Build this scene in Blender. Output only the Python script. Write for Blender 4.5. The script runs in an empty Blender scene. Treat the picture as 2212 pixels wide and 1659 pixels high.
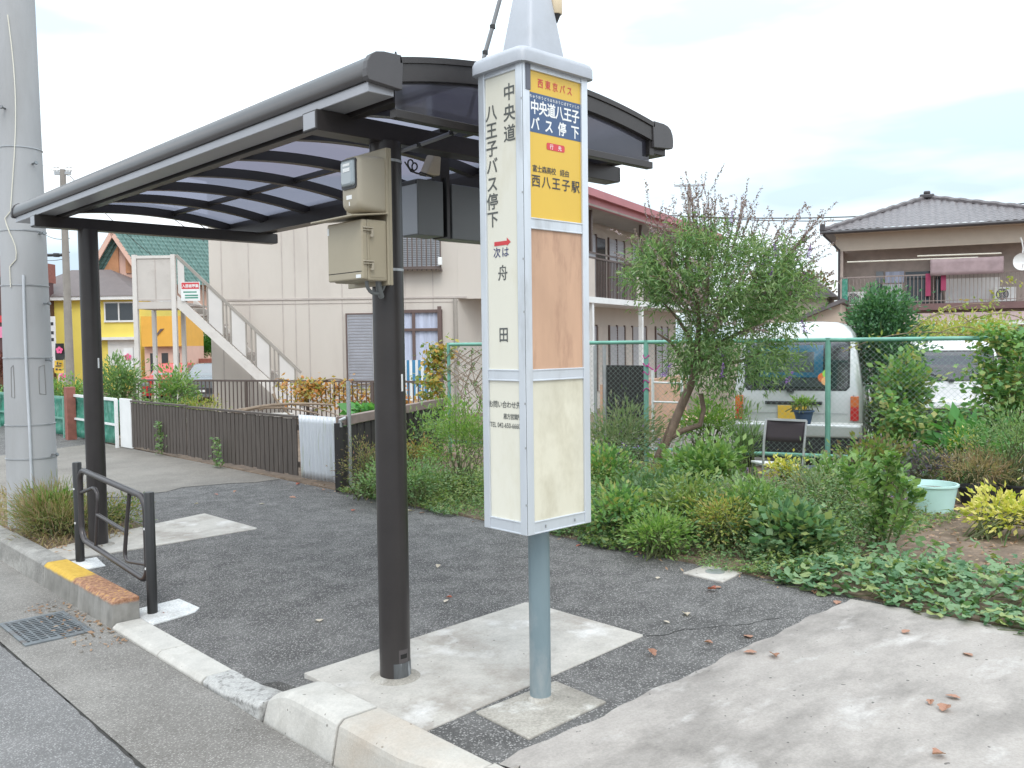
import bpy, bmesh, math, random
import numpy as np
from mathutils import Vector, Matrix
R = math.radians
scene = bpy.context.scene
COL = scene.collection
rng = np.random.default_rng(7)
random.seed(7)

# ------------------------------------------------------------------ camera
AZ, PIT, ROL, CZ = R(43.4), 0.04712, 0.013, 1.5
FPX, IW, IH = 1930.0, 2212.0, 1659.0
_f = Vector((math.sin(AZ)*math.cos(PIT), math.cos(AZ)*math.cos(PIT), -math.sin(PIT)))
_r0 = Vector((math.cos(AZ), -math.sin(AZ), 0)); _u0 = _r0.cross(_f)
_r = math.cos(ROL)*_r0 - math.sin(ROL)*_u0
_u = math.sin(ROL)*_r0 + math.cos(ROL)*_u0
cam_d = bpy.data.cameras.new('camera'); cam = bpy.data.objects.new('camera', cam_d); COL.objects.link(cam)
M = Matrix((_r, _u, -_f)).transposed().to_4x4(); M.translation = Vector((0, 0, CZ))
cam.matrix_world = M
cam_d.sensor_width = 36; cam_d.lens = 36*FPX/IW; cam_d.clip_start = 0.05; cam_d.clip_end = 3000
scene.camera = cam

# ------------------------------------------------------------------ world, sun, exposure
SUN_AZ, SUN_EL = R(215), R(50)       # compass style: from +Y clockwise
w = bpy.data.worlds.new('World'); scene.world = w; w.use_nodes = True
nt = w.node_tree; nt.nodes.clear(); N = nt.nodes.new; LK = nt.links.new
out = N('ShaderNodeOutputWorld'); bg = N('ShaderNodeBackground'); bg.inputs[1].default_value = 0.1
sky = N('ShaderNodeTexSky'); sky.sky_type = 'NISHITA'; sky.sun_disc = False
sky.sun_elevation = SUN_EL; sky.sun_rotation = SUN_AZ
tc = N('ShaderNodeTexCoord'); sep = N('ShaderNodeSeparateXYZ'); LK(tc.outputs['Generated'], sep.inputs[0])
mp = N('ShaderNodeMapping'); mp.inputs['Scale'].default_value = (1.5, 1.5, 6.5); mp.inputs['Location'].default_value = (5.2, 1.3, 2.1)
LK(tc.outputs['Generated'], mp.inputs[0])
no = N('ShaderNodeTexNoise'); no.inputs['Scale'].default_value = 1.5; no.inputs['Detail'].default_value = 5; no.inputs['Roughness'].default_value = 0.48
LK(mp.outputs[0], no.inputs['Vector'])
cr = N('ShaderNodeValToRGB'); e = cr.color_ramp.elements
e[0].position = 0.38; e[0].color = (5.6, 6.9, 8.2, 1)
e[1].position = 0.61; e[1].color = (11.5, 11.7, 12.0, 1)
k = cr.color_ramp.elements.new(0.48); k.color = (8.0, 9.2, 9.9, 1)
LK(no.outputs['Fac'], cr.inputs[0])
mr = N('ShaderNodeMapRange'); mr.inputs[1].default_value = 0.0; mr.inputs[2].default_value = 1.0; mr.inputs[3].default_value = 0.95; mr.inputs[4].default_value = 2.5
LK(sep.outputs['Z'], mr.inputs[0])
mul = N('ShaderNodeMix'); mul.data_type = 'RGBA'; mul.blend_type = 'MULTIPLY'; mul.inputs[0].default_value = 1
LK(cr.outputs[0], mul.inputs[6]); LK(mr.outputs[0], mul.inputs[7])
mx = N('ShaderNodeMix'); mx.data_type = 'RGBA'; mx.inputs[0].default_value = 0.88
LK(sky.outputs[0], mx.inputs[6]); LK(mul.outputs[2], mx.inputs[7])
LK(mx.outputs[2], bg.inputs[0]); LK(bg.outputs[0], out.inputs[0])
sd = bpy.data.lights.new('sun', 'SUN'); sd.energy = 0.9; sd.angle = R(22); sd.color = (1, 0.95, 0.88)
sun = bpy.data.objects.new('sun', sd); COL.objects.link(sun)
sdir = Vector((math.sin(SUN_AZ)*math.cos(SUN_EL), math.cos(SUN_AZ)*math.cos(SUN_EL), math.sin(SUN_EL)))
sun.rotation_euler = sdir.to_track_quat('Z', 'Y').to_euler()
scene.view_settings.view_transform = 'Standard'; scene.view_settings.look = 'None'
scene.view_settings.exposure = 0.32; scene.view_settings.gamma = 1

# ------------------------------------------------------------------ helpers
def LF(r, d, z=0.0):          # ground frame turned to the viewing azimuth: r to the right, d ahead
    return Vector((r*math.cos(AZ)+d*math.sin(AZ), -r*math.sin(AZ)+d*math.cos(AZ), z))
def at(px, py, d):            # point at depth d seen in that direction
    v = _f + _r*((px-IW/2)/FPX) - _u*((py-IH/2)/FPX)
    return Vector((0, 0, CZ)) + v*d
def sm(a, b, x):
    t = np.clip((x-a)/(b-a), 0, 1); return t*t*(3-2*t)
def hpav(x, y):               # pavement dips to the dropped kerb
    return -.11*sm(3.5, 3.95, y)*(1-sm(5.3, 6.9, y))*(1-sm(1.97, 3.2, x))
def ndist(x, y):              # distance along the parked cars' direction
    r = x*math.cos(AZ)-y*math.sin(AZ); d = x*math.sin(AZ)+y*math.cos(AZ)
    return r*.407+d*.913
def zground(x, y):
    n = ndist(x, y)
    return np.where(x < 4.9, -.22, .015) - .2*sm(10.55, 10.85, n)*np.where(x < 4.9, 0, 1) - .4*sm(19, 24, n)

class Fr:                      # local frame: origin and three axes
    def __init__(s, o, u, v=(0, 0, 1), w=None):
        s.o = Vector(o); s.u = Vector(u).normalized(); s.v = Vector(v).normalized()
        s.w = Vector(w).normalized() if w else s.u.cross(s.v).normalized()
    def __call__(s, p):
        return s.o + s.u*p[0] + s.v*p[1] + s.w*p[2]

ORG = {}
class MB:
    def __init__(s, fr=None): s.v = []; s.f = []; s.fr = fr; s.mi = []; s.m = 0
    def add(s, vs, fs):
        b = len(s.v)
        for p in vs:
            p = Vector(p); s.v.append(tuple(s.fr(p) if s.fr else p))
        for f in fs: s.f.append(tuple(b+i for i in f)); s.mi.append(s.m)
        return s
    def box(s, x0, y0, z0, x1, y1, z1):
        x0, x1 = min(x0, x1), max(x0, x1); y0, y1 = min(y0, y1), max(y0, y1); z0, z1 = min(z0, z1), max(z0, z1)
        return s.add([(x0,y0,z0),(x1,y0,z0),(x1,y1,z0),(x0,y1,z0),(x0,y0,z1),(x1,y0,z1),(x1,y1,z1),(x0,y1,z1)],
                     [(3,2,1,0),(4,5,6,7),(0,1,5,4),(1,2,6,5),(2,3,7,6),(3,0,4,7)])
    def prism(s, poly, vec):
        n = len(poly); vec = Vector(vec); a = [Vector(p) for p in poly]
        return s.add(a+[p+vec for p in a], [tuple(range(n))[::-1], tuple(range(n, 2*n))]+[(i, (i+1) % n, n+(i+1) % n, n+i) for i in range(n)])
    def bar(s, a, b, wd, ht, up=(0, 0, 1)):     # rectangular bar from a to b
        a, b = Vector(a), Vector(b); t = (b-a).normalized(); up = Vector(up)
        sx = t.cross(up)
        sx = sx.normalized() if sx.length > 1e-4 else Vector((1, 0, 0)); uy = sx.cross(t).normalized()
        q = [sx*wd/2*i+uy*ht/2*j for i, j in ((-1,-1),(1,-1),(1,1),(-1,1))]
        return s.add([a+c for c in q]+[b+c for c in q], [(0,1,2,3),(7,6,5,4),(0,4,5,1),(1,5,6,2),(2,6,7,3),(3,7,4,0)])
    def tube(s, pts, r, n=8, caps=True):
        pts = [Vector(p) for p in pts]; m = len(pts)
        rs = r if isinstance(r, (list, tuple)) else [r]*m
        t0 = (pts[1]-pts[0]).normalized(); up = Vector((0, 0, 1)) if abs(t0.z) < .9 else Vector((1, 0, 0))
        nx = t0.cross(up).normalized(); vs = []; fs = []
        for i, p in enumerate(pts):
            t = (pts[min(i+1, m-1)]-pts[max(i-1, 0)]).normalized()
            nx = (nx - t*nx.dot(t)).normalized(); ny = t.cross(nx)
            vs += [p+(nx*math.cos(2*math.pi*k/n)+ny*math.sin(2*math.pi*k/n))*rs[i] for k in range(n)]
        for i in range(m-1):
            for k in range(n): fs.append((i*n+k, i*n+(k+1) % n, (i+1)*n+(k+1) % n, (i+1)*n+k))
        if caps: fs += [tuple(range(n))[::-1], tuple(range((m-1)*n, m*n))]
        return s.add(vs, fs)
    def lathe(s, c, prof, n=20, cap=True):       # prof: list of (radius, z)
        c = Vector(c); vs = []; fs = []
        for r_, z in prof: vs += [c+Vector((r_*math.cos(2*math.pi*k/n), r_*math.sin(2*math.pi*k/n), z)) for k in range(n)]
        for i in range(len(prof)-1):
            for k in range(n): fs.append((i*n+k, i*n+(k+1) % n, (i+1)*n+(k+1) % n, (i+1)*n+k))
        if cap: fs += [tuple(range(n))[::-1], tuple(range((len(prof)-1)*n, len(prof)*n))]
        return s.add(vs, fs)
    def quad(s, *p): return s.add(p, [tuple(range(len(p)))])
    def grid(s, fn, nu, nv, us=None, vs_=None):
        vs = []; fs = []
        for j in range(nv+1):
            for i in range(nu+1): vs.append(fn(i/nu, j/nv))
        for j in range(nv):
            for i in range(nu):
                a = j*(nu+1)+i; fs.append((a, a+1, a+nu+2, a+nu+1))
        return s.add(vs, fs)
    def build(s, name, mats, parent=None, bevel=0, smooth=False, seg=2, ang=40):
        me = bpy.data.meshes.new(name)
        off = Vector((0, 0, 0))
        if parent is not None: off = ORG.get(parent.name, Vector((0, 0, 0)))
        vs = [(p[0]-off[0], p[1]-off[1], p[2]-off[2]) for p in s.v]
        me.from_pydata(vs, [], s.f)
        mats = mats if isinstance(mats, (list, tuple)) else [mats]
        for m_ in mats: me.materials.append(m_)
        if len(mats) > 1: me.polygons.foreach_set('material_index', s.mi)
        o = bpy.data.objects.new(name, me); COL.objects.link(o)
        bm = bmesh.new(); bm.from_mesh(me); bmesh.ops.recalc_face_normals(bm, faces=bm.faces); bm.to_mesh(me); bm.free()
        if smooth:
            me.polygons.foreach_set('use_smooth', [True]*len(me.polygons)); me.set_sharp_from_angle(angle=R(ang))
        if bevel:
            b = o.modifiers.new('bevel', 'BEVEL'); b.width = bevel; b.segments = seg; b.limit_method = 'ANGLE'; b.angle_limit = R(35)
        if parent is not None: o.parent = parent; ORG[o.name] = off
        return o

def tag(o, label, cat, group=None):
    o['label'] = label; o['category'] = cat
    if group: o['group'] = group
    return o
def thing(name, label, cat, loc=(0, 0, 0), group=None):
    o = bpy.data.objects.new(name, None); COL.objects.link(o); o.location = loc; o.empty_display_size = .1
    ORG[o.name] = Vector(loc)
    return tag(o, label, cat, group)
def struct(o): o['kind'] = 'structure'; return o
def stuff(o, label, cat): o['kind'] = 'stuff'; return tag(o, label, cat)
def copy_tree(o, loc, rz=None, label=None, group=None, parent=None):
    c = o.copy(); COL.objects.link(c)
    if parent is None:
        c.location = loc
        if rz is not None: c.rotation_euler = (0, 0, rz)
        if label: c['label'] = label
        if group: c['group'] = group
    else: c.parent = parent
    for ch in o.children: copy_tree(ch, None, parent=c)
    return c

# ------------------------------------------------------------------ materials
def newmat(name):
    m = bpy.data.materials.new(name); m.use_nodes = True
    return m, m.node_tree, m.node_tree.nodes, m.node_tree.links, m.node_tree.nodes['Principled BSDF']
def pos(nt, scale=(1, 1, 1)):
    g = nt.nodes.new('ShaderNodeNewGeometry'); mp = nt.nodes.new('ShaderNodeMapping'); mp.inputs['Scale'].default_value = scale
    nt.links.new(g.outputs['Position'], mp.inputs[0]); return mp.outputs[0]
def noise(nt, scale, detail=4, rough=.55, vec=None, stretch=(1, 1, 1)):
    n = nt.nodes.new('ShaderNodeTexNoise'); n.inputs['Scale'].default_value = scale; n.inputs['Detail'].default_value = detail; n.inputs['Roughness'].default_value = rough
    nt.links.new(vec if vec is not None else pos(nt, stretch), n.inputs['Vector']); return n.outputs['Fac']
def ramp(nt, fac, stops):
    c = nt.nodes.new('ShaderNodeValToRGB'); el = c.color_ramp.elements
    for i, (p, col) in enumerate(stops):
        e = el[i] if i < 2 else el.new(p)
        e.position = p; e.color = (*col, 1) if len(col) == 3 else col
    nt.links.new(fac, c.inputs[0]); return c.outputs[0]
def mix(nt, fac, a, b, mode='MIX'):
    m = nt.nodes.new('ShaderNodeMix'); m.data_type = 'RGBA'; m.blend_type = mode
    for i, x in ((0, fac), (6, a), (7, b)):
        if isinstance(x, (int, float)): m.inputs[i].default_value = x
        elif isinstance(x, tuple): m.inputs[i].default_value = (*x, 1)
        else: nt.links.new(x, m.inputs[i])
    return m.outputs[2]
def bump(nt, h, s=.3, d=.01):
    b = nt.nodes.new('ShaderNodeBump'); b.inputs['Strength'].default_value = s; b.inputs['Distance'].default_value = d
    nt.links.new(h, b.inputs['Height']); return b.outputs[0]
def sc(c, k): return tuple(min(1, x*k) for x in c)
def mat(name, col, rough=.5, metal=0, var=.12, vs=3, stretch=(1, 1, 1), bs=0, bst=.2, bd=.004, spec=.5, dirt=None, dirtamt=(.5, .75), ds=2.2):
    m, nt, nd, lk, b = newmat(name)
    n1 = noise(nt, vs, 6, .6, stretch=stretch)
    c = ramp(nt, n1, [(.3, sc(col, 1-var)), (.7, sc(col, 1+var))])
    if dirt is not None:
        d = ramp(nt, noise(nt, ds, 6, .65, stretch=stretch), [(dirtamt[0], (0, 0, 0)), (dirtamt[1], (1, 1, 1))])
        c = mix(nt, d, c, dirt)
    lk.new(c, b.inputs['Base Color']); b.inputs['Roughness'].default_value = rough; b.inputs['Metallic'].default_value = metal
    b.inputs['Specular IOR Level'].default_value = spec
    if bs: lk.new(bump(nt, noise(nt, bs, 4, .6), bst, bd), b.inputs['Normal'])
    return m
def leafmat(name, cols, trans=.35, rough=.5):
    m, nt, nd, lk, b = newmat(name)
    g = nd.new('ShaderNodeNewGeometry')
    st = [(i/max(1, len(cols)-1), c) for i, c in enumerate(cols)]
    c = ramp(nt, g.outputs['Random Per Island'], st)
    t = nd.new('ShaderNodeBsdfTranslucent'); ms = nd.new('ShaderNodeMixShader'); ms.inputs[0].default_value = trans
    c2 = mix(nt, 1.0, c, (1.25, 1.3, .6), 'MULTIPLY')
    lk.new(c, b.inputs['Base Color']); lk.new(c2, t.inputs['Color']); b.inputs['Roughness'].default_value = rough; b.inputs['Specular IOR Level'].default_value = .35
    lk.new(b.outputs[0], ms.inputs[1]); lk.new(t.outputs[0], ms.inputs[2])
    lk.new(ms.outputs[0], nd['Material Output'].inputs[0]); return m
def glass(name, tint=(.03, .04, .045), rough=.05):
    m, nt, nd, lk, b = newmat(name)
    b.inputs['Base Color'].default_value = (*tint, 1); b.inputs['Roughness'].default_value = rough; b.inputs['Specular IOR Level'].default_value = .8
    return m
def asphalt(name, base, hi, speck=(.55, .68), sc_=260, patch=.25):
    m, nt, nd, lk, b = newmat(name)
    big = noise(nt, .7, 6, .62); mid = noise(nt, 5, 5, .65)
    c = ramp(nt, big, [(.3, sc(base, 1-patch)), (.7, sc(base, 1+patch))])
    c = mix(nt, ramp(nt, mid, [(.42, (0, 0, 0)), (.8, (.4, .4, .4))]), c, sc(hi, .62))
    v = nd.new('ShaderNodeTexVoronoi'); v.inputs['Scale'].default_value = 118; v.inputs['Randomness'].default_value = 1; lk.new(pos(nt), v.inputs['Vector'])
    sx = nd.new('ShaderNodeSeparateColor'); lk.new(v.outputs['Color'], sx.inputs[0])
    stone = ramp(nt, v.outputs['Distance'], [(.12, (1, 1, 1)), (.62, (0, 0, 0))])
    tone = ramp(nt, sx.outputs[0], [(0, (0, 0, 0)), (speck[0], (.12, .12, .12)), (speck[1], (.75, .75, .75)), (1, (1, 1, 1))])
    c = mix(nt, mix(nt, 1.0, stone, tone, 'MULTIPLY'), c, hi)
    fn = ramp(nt, noise(nt, 420, 2, .6), [(.46, (0, 0, 0)), (.74, (.5, .5, .5))])
    c = mix(nt, fn, c, sc(hi, .7))
    lk.new(c, b.inputs['Base Color']); b.inputs['Roughness'].default_value = .85; b.inputs['Specular IOR Level'].default_value = .3
    h = nd.new('ShaderNodeMath'); lk.new(v.outputs['Distance'], h.inputs[0]); h.operation = 'MULTIPLY'; h.inputs[1].default_value = -1
    lk.new(bump(nt, h.outputs[0], .7, .005), b.inputs['Normal']); return m
def concrete(name, base, stain, hi=None, stretch=(1, 1, 1), s=1.4, amt=(.45, .72), grit=90, spk=None, gc=.16):
    m, nt, nd, lk, b = newmat(name)
    c = ramp(nt, noise(nt, s*3, 7, .62, stretch=stretch), [(.3, sc(base, .86)), (.7, sc(base, 1.1))])
    d = ramp(nt, noise(nt, s, 8, .68, stretch=stretch), [(amt[0], (0, 0, 0)), (amt[1], (1, 1, 1))])
    c = mix(nt, d, c, stain)
    if hi is not None:
        d2 = ramp(nt, noise(nt, s*1.7, 7, .6, vec=pos(nt, tuple(x*1.0 for x in stretch))), [(.56, (0, 0, 0)), (.72, (1, 1, 1))])
        c = mix(nt, d2, c, hi)
    g = ramp(nt, noise(nt, grit, 3, .7), [(.35, (1-gc*1.4,)*3), (.65, (1+gc*.6,)*3)])
    c = mix(nt, 1.0, c, g, 'MULTIPLY')
    if spk is not None:
        v = nd.new('ShaderNodeTexVoronoi'); v.inputs['Scale'].default_value = 125; lk.new(pos(nt), v.inputs['Vector'])
        sx = nd.new('ShaderNodeSeparateColor'); lk.new(v.outputs['Color'], sx.inputs[0])
        c = mix(nt, mix(nt, 1.0, ramp(nt, v.outputs['Distance'], [(.1, (1, 1, 1)), (.6, (0, 0, 0))]), ramp(nt, sx.outputs[0], [(.45, (0, 0, 0)), (.8, (.8, .8, .8))]), 'MULTIPLY'), c, spk)
    cz = ramp(nt, noise(nt, 34, 1, .5), [(.755, (0, 0, 0)), (.775, (.8, .8, .8))])
    c = mix(nt, cz, c, sc(stain, .45))
    lk.new(c, b.inputs['Base Color']); b.inputs['Roughness'].default_value = .82; b.inputs['Specular IOR Level'].default_value = .3
    lk.new(bump(nt, noise(nt, grit*1.3, 4, .7), .35, .004), b.inputs['Normal']); return m

m_asph = asphalt('pavement_asphalt', (.052, .0495, .048), (.46, .44, .42), speck=(.52, .74), patch=.38)
m_road = asphalt('road_asphalt', (.145, .140, .138), (.42, .41, .40), speck=(.42, .70))
m_gut = concrete('gutter_concrete', (.25, .235, .215), (.15, .138, .125), s=.9, amt=(.42, .66), spk=(.46, .43, .40))
m_drive = concrete('driveway_concrete', (.36, .328, .30), (.18, .163, .148), hi=(.49, .462, .435), stretch=(1.0, 1.9, 1), s=1.25, amt=(.47, .72), gc=.09)
m_slab = concrete('slab_concrete', (.46, .43, .39), (.28, .248, .215), hi=(.61, .59, .565), s=2.0, amt=(.48, .70), gc=.08)
m_pad = concrete('pad_concrete', (.39, .36, .315), (.22, .20, .17), hi=(.58, .56, .52), s=2.6)
m_white = concrete('white_pad_paint', (.70, .70, .69), (.42, .40, .38), s=3)
m_kerb = concrete('kerb_concrete', (.34, .325, .30), (.15, .14, .13), hi=(.45, .43, .40), s=2.2)
m_kerbn = concrete('kerb_pale_concrete', (.52, .495, .455), (.33, .305, .265), s=2.4, amt=(.5, .78), gc=.06)
m_worn = concrete('worn_pavement', (.225, .205, .18), (.14, .125, .11), s=.8, spk=(.30, .28, .255))
m_fleck = concrete('weathered_kerb', (.46, .45, .43), (.20, .19, .18), s=22, amt=(.50, .66))
m_pole = mat('utility_pole_concrete', (.40, .40, .405), .75, var=.1, vs=2, stretch=(1, 1, .25), bs=90, bst=.15, dirt=(.31, .305, .30), ds=1.5)
m_brown = mat('dark_bronze_aluminium', (.040, .035, .034), .33, .25, var=.12, vs=5, bs=160, bst=.04)
m_brown_l = mat('bronze_gutter_paint', (.078, .073, .073), .3, .35, var=.08, vs=4)
m_trim = mat('lit_trim_and_grey_cap', (.34, .34, .36), .35, .4, var=.06)  # pale grey puts the light on the bronze gutter trim into colour; also beam caps
m_beige = mat('beige_enclosure_paint', (.345, .295, .21), .42, 0, var=.06, vs=3, dirt=(.265, .22, .15), dirtamt=(.55, .8))
m_beige2 = mat('beige_meter_plastic', (.36, .315, .24), .45, var=.05)
m_alu = mat('anodised_aluminium', (.62, .65, .69), .34, .4, var=.07, vs=6, stretch=(1, 1, .3), dirt=(.44, .45, .46), dirtamt=(.52, .76), ds=7)
m_cap = mat('grey_painted_cap', (.40, .415, .45), .45, .1, var=.06, vs=4, dirt=(.33, .34, .36), bs=60, bst=.06)
m_ivory = mat('ivory_acrylic', (.72, .69, .59), .25, var=.04, vs=2.5, dirt=(.60, .55, .41), dirtamt=(.50, .85), ds=4, stretch=(1, 1, .45))
m_ivory2 = mat('stained_acrylic', (.66, .62, .50), .3, var=.07, vs=3.5, dirt=(.43, .385, .275), dirtamt=(.47, .78), ds=4.5, stretch=(1, 1, .6))
m_board = mat('bare_brown_board', (.52, .32, .21), .5, var=.12, vs=5, stretch=(1.6, 1.6, .4), dirt=(.36, .205, .135), dirtamt=(.52, .70), ds=6)
m_yellow = mat('yellow_sign_film', (.70, .45, .06), .35, var=.04, vs=2)
m_navy = mat('navy_sign_film', (.055, .10, .20), .4, var=.06)
m_red = mat('red_sign_film', (.60, .05, .06), .4, var=.05)
m_ink = mat('black_ink', (.045, .045, .05), .5, var=.05)
m_inkg = mat('grey_ink', (.10, .105, .10), .5, var=.05)
m_navyink = mat('blue_ink', (.05, .06, .16), .5, var=.05)
m_wtext = mat('white_lettering', (.80, .80, .78), .4, var=.03)
m_wpaint = mat('white_paint', (.76, .76, .75), .5, var=.06, vs=4, dirt=(.58, .56, .52), dirtamt=(.6, .85))
m_bluepost = mat('blue_grey_post_paint', (.205, .27, .295), .4, .25, var=.10, vs=5, stretch=(1, 1, .4), dirt=(.33, .36, .37), dirtamt=(.55, .75), ds=6, bs=70, bst=.05)
m_steel = mat('galvanised_steel', (.42, .43, .44), .42, .7, var=.12, vs=10)
m_rail = mat('barrier_bronze_steel', (.075, .066, .066), .3, .5, var=.12, vs=8)
m_post = mat('barrier_black_post', (.024, .023, .023), .4, .1, var=.1)
m_screen = mat('grey_cabinet_paint', (.115, .12, .12), .4, .1, var=.05)
m_screen2 = mat('pale_cabinet_paint', (.30, .315, .34), .4, .1, var=.05)
m_black = mat('black_rubber', (.02, .02, .02), .55, var=.1)
m_siding = mat('beige_pink_siding', (.58, .525, .47), .7, var=.04, vs=.8, stretch=(1, 1, .3), dirt=(.49, .43, .385), dirtamt=(.48, .85), ds=1.1, bs=120, bst=.08)
m_joint = mat('siding_joint', (.475, .42, .385), .7)
m_redroof = mat('red_metal_fascia', (.42, .15, .16), .5, var=.08)
m_soffit = mat('soffit_beige', (.33, .295, .26), .7)
m_doorp = mat('pale_door_paint', (.55, .485, .435), .55, var=.05)
m_shut = mat('louvre_shutter_metal', (.52, .525, .56), .4, .35, var=.06)
m_brownfr = mat('brown_window_frame', (.13, .085, .075), .45, var=.1)
m_railbar = mat('brown_railing_steel', (.115, .085, .075), .5, .1, var=.15)
m_curt = mat('pale_curtain', (.50, .535, .66), .85, var=.22, vs=7, stretch=(1, 1, .06))
m_stripe_b = mat('blue_cloth', (.06, .22, .38), .85, var=.08)
m_stairs = mat('stair_beige_paint', (.55, .50, .46), .5, var=.05, dirt=(.42, .37, .33), dirtamt=(.6, .85))
m_glass = glass('window_glass', (.045, .05, .055), .06)
m_glassl = glass('pale_window_glass', (.22, .23, .24), .12)
m_fencew = mat('dark_stained_wood', (.082, .066, .056), .7, var=.28, vs=9, stretch=(6, 6, .5), bs=40, bst=.2, dirt=(.15, .13, .115), dirtamt=(.56, .82), ds=5)
m_fenced = mat('blackened_wood', (.026, .022, .021), .6, var=.25, vs=8, stretch=(4, 4, .5))
m_fencerail = mat('weathered_rail_wood', (.215, .165, .145), .7, var=.15, vs=6)
m_greenp = mat('green_fence_paint', (.155, .36, .285), .5, .1, var=.14, vs=9, dirt=(.25, .40, .33), dirtamt=(.55, .8), ds=6)
m_wire = mat('grey_green_wire', (.30, .38, .35), .5, .5, var=.1)
m_netg = mat('green_net_sheet', (.045, .23, .16), .7, var=.35, vs=7, dirt=(.17, .36, .29), dirtamt=(.48, .7), ds=8)
m_rustp = mat('red_brown_post', (.27, .10, .075), .75, var=.2, vs=9)
m_soil = concrete('garden_soil', (.20, .145, .105), (.095, .07, .05), hi=(.30, .22, .16), s=5, grit=70)
m_vanp = mat('silver_white_car_paint', (.58, .59, .59), .22, .3, var=.02, spec=.6)
m_vanw = mat('white_car_paint', (.74, .74, .75), .2, 0, var=.02, spec=.6)
m_darkpl = mat('dark_car_plastic', (.03, .03, .033), .5, var=.1)
m_tail = mat('red_tail_lens', (.50, .03, .03), .2, var=.05)
m_amber = mat('orange_tail_lens', (.62, .16, .05), .2, var=.05)
m_bluebag = mat('sky_blue_bag', (.10, .45, .70), .5, var=.1)
m_tile = mat('grey_roof_tile', (.13, .115, .118), .42, .1, var=.25, vs=6, dirt=(.20, .18, .18), dirtamt=(.5, .8), ds=8)
m_tiled = mat('dark_ridge_tile', (.06, .055, .058), .4, .1, var=.2)
m_houseb = mat('beige_fascia_board', (.50, .42, .34), .6, var=.05)
m_houserail = mat('pale_brown_rail', (.27, .215, .195), .5)
m_housew = mat('brown_house_wall', (.46, .38, .335), .75, var=.15, vs=3)
m_mortar = mat('beige_render_wall', (.52, .42, .34), .8, var=.06)
m_greentile = mat('green_roof_tile', (.10, .185, .165), .4, .1, var=.2, vs=4)
m_pink = mat('salmon_render', (.67, .43, .345), .75, var=.05)
m_orangew = mat('orange_wood_panel', (.50, .24, .12), .7, var=.12)
m_shopy = mat('yellow_shop_wall', (.83, .67, .14), .65, var=.04, vs=1)
m_shopo = mat('orange_shop_panel', (.74, .39, .06), .65, var=.05)
m_shoproof = mat('dark_brown_roof', (.115, .09, .085), .6, var=.1)
m_redcar = mat('red_car_paint', (.48, .035, .035), .25, .1, var=.03)
m_pot_t = mat('terracotta', (.33, .14, .08), .75, var=.2)
m_pot_b = mat('navy_plastic_pot', (.05, .085, .15), .4)
m_pot_k = mat('black_plastic_pot', (.022, .022, .026), .45)
m_pot_g = mat('grey_plastic_planter', (.13, .16, .18), .45, var=.1)
m_mint = mat('mint_plastic_tub', (.52, .76, .72), .35, var=.05, vs=5, dirt=(.42, .62, .57), dirtamt=(.6, .8))
m_bark = mat('grey_brown_bark', (.165, .115, .085), .85, var=.3, vs=22, stretch=(1, 1, .3), bs=60, bst=.5, bd=.01)
m_stem = mat('plant_stem', (.10, .12, .045), .7, var=.25, vs=9)
m_twig = mat('dry_twig', (.24, .18, .13), .85, var=.25, vs=12)
m_iron = mat('cast_iron_grate', (.19, .205, .215), .5, .5, var=.2, vs=12, dirt=(.14, .10, .08), dirtamt=(.55, .75), ds=10)
m_hole = mat('dark_pit', (.012, .011, .010), .9)

L_tree = leafmat('tree_leaf', [(.10, .19, .075), (.145, .255, .10), (.22, .33, .145), (.30, .36, .20)])
L_spike = leafmat('spent_flower_spike', [(.22, .16, .14), (.28, .20, .19), (.30, .23, .27), (.36, .26, .19)], .15)
L_purple = leafmat('purple_flower', [(.26, .13, .42), (.36, .20, .55)], .2)
L_weed = leafmat('fine_weed_leaf', [(.105, .20, .08), (.155, .27, .105), (.21, .33, .145), (.29, .36, .19)])
L_weed2 = leafmat('greyish_weed_leaf', [(.13, .21, .105), (.19, .27, .14), (.26, .32, .20), (.31, .30, .22)])
L_nand = leafmat('bright_feathery_leaf', [(.11, .22, .05), (.16, .29, .07), (.21, .34, .09), (.29, .38, .12)])
L_ivy = leafmat('round_ivy_leaf', [(.075, .165, .08), (.11, .225, .105), (.16, .28, .14), (.22, .33, .17), (.31, .36, .13)], .3)
L_yel = leafmat('yellow_leaf', [(0.336, 0.403, 0.067), (0.515, 0.515, 0.101), (0.650, 0.582, 0.157), (0.694, 0.627, 0.246)])
L_vine = leafmat('vine_leaf', [(0.096, 0.210, 0.088), (0.158, 0.315, 0.105), (0.245, 0.403, 0.131), (0.385, 0.350, 0.131)])
L_dark = leafmat('dark_shrub_leaf', [(0.046, 0.117, 0.058), (0.078, 0.182, 0.091), (0.130, 0.260, 0.143)])
L_ylg = leafmat('yellow_green_leaf', [(0.216, 0.300, 0.072), (0.324, 0.384, 0.096), (0.408, 0.408, 0.132), (0.360, 0.240, 0.096)])
L_orange = leafmat('orange_autumn_leaf', [(.50, .19, .06), (.55, .29, .09), (.46, .34, .10), (.22, .27, .09)])
L_dry = leafmat('dry_grass_blade', [(.30, .23, .12), (.38, .28, .17), (.26, .26, .11), (.34, .20, .14)], .25)
L_upr = leafmat('soft_upright_leaf', [(.10, .21, .065), (.15, .27, .09), (.21, .33, .11), (.30, .40, .15)])
L_big = leafmat('broad_glossy_leaf', [(0.078, 0.221, 0.072), (0.117, 0.312, 0.098), (0.169, 0.377, 0.117)])
L_litter = leafmat('leaf_litter', [(.28, .17, .10), (.36, .23, .15), (.22, .13, .08), (.45, .33, .22)], .15)
L_hedge = leafmat('hedge_leaf', [(.05, .15, .03), (.08, .22, .04)])
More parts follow.
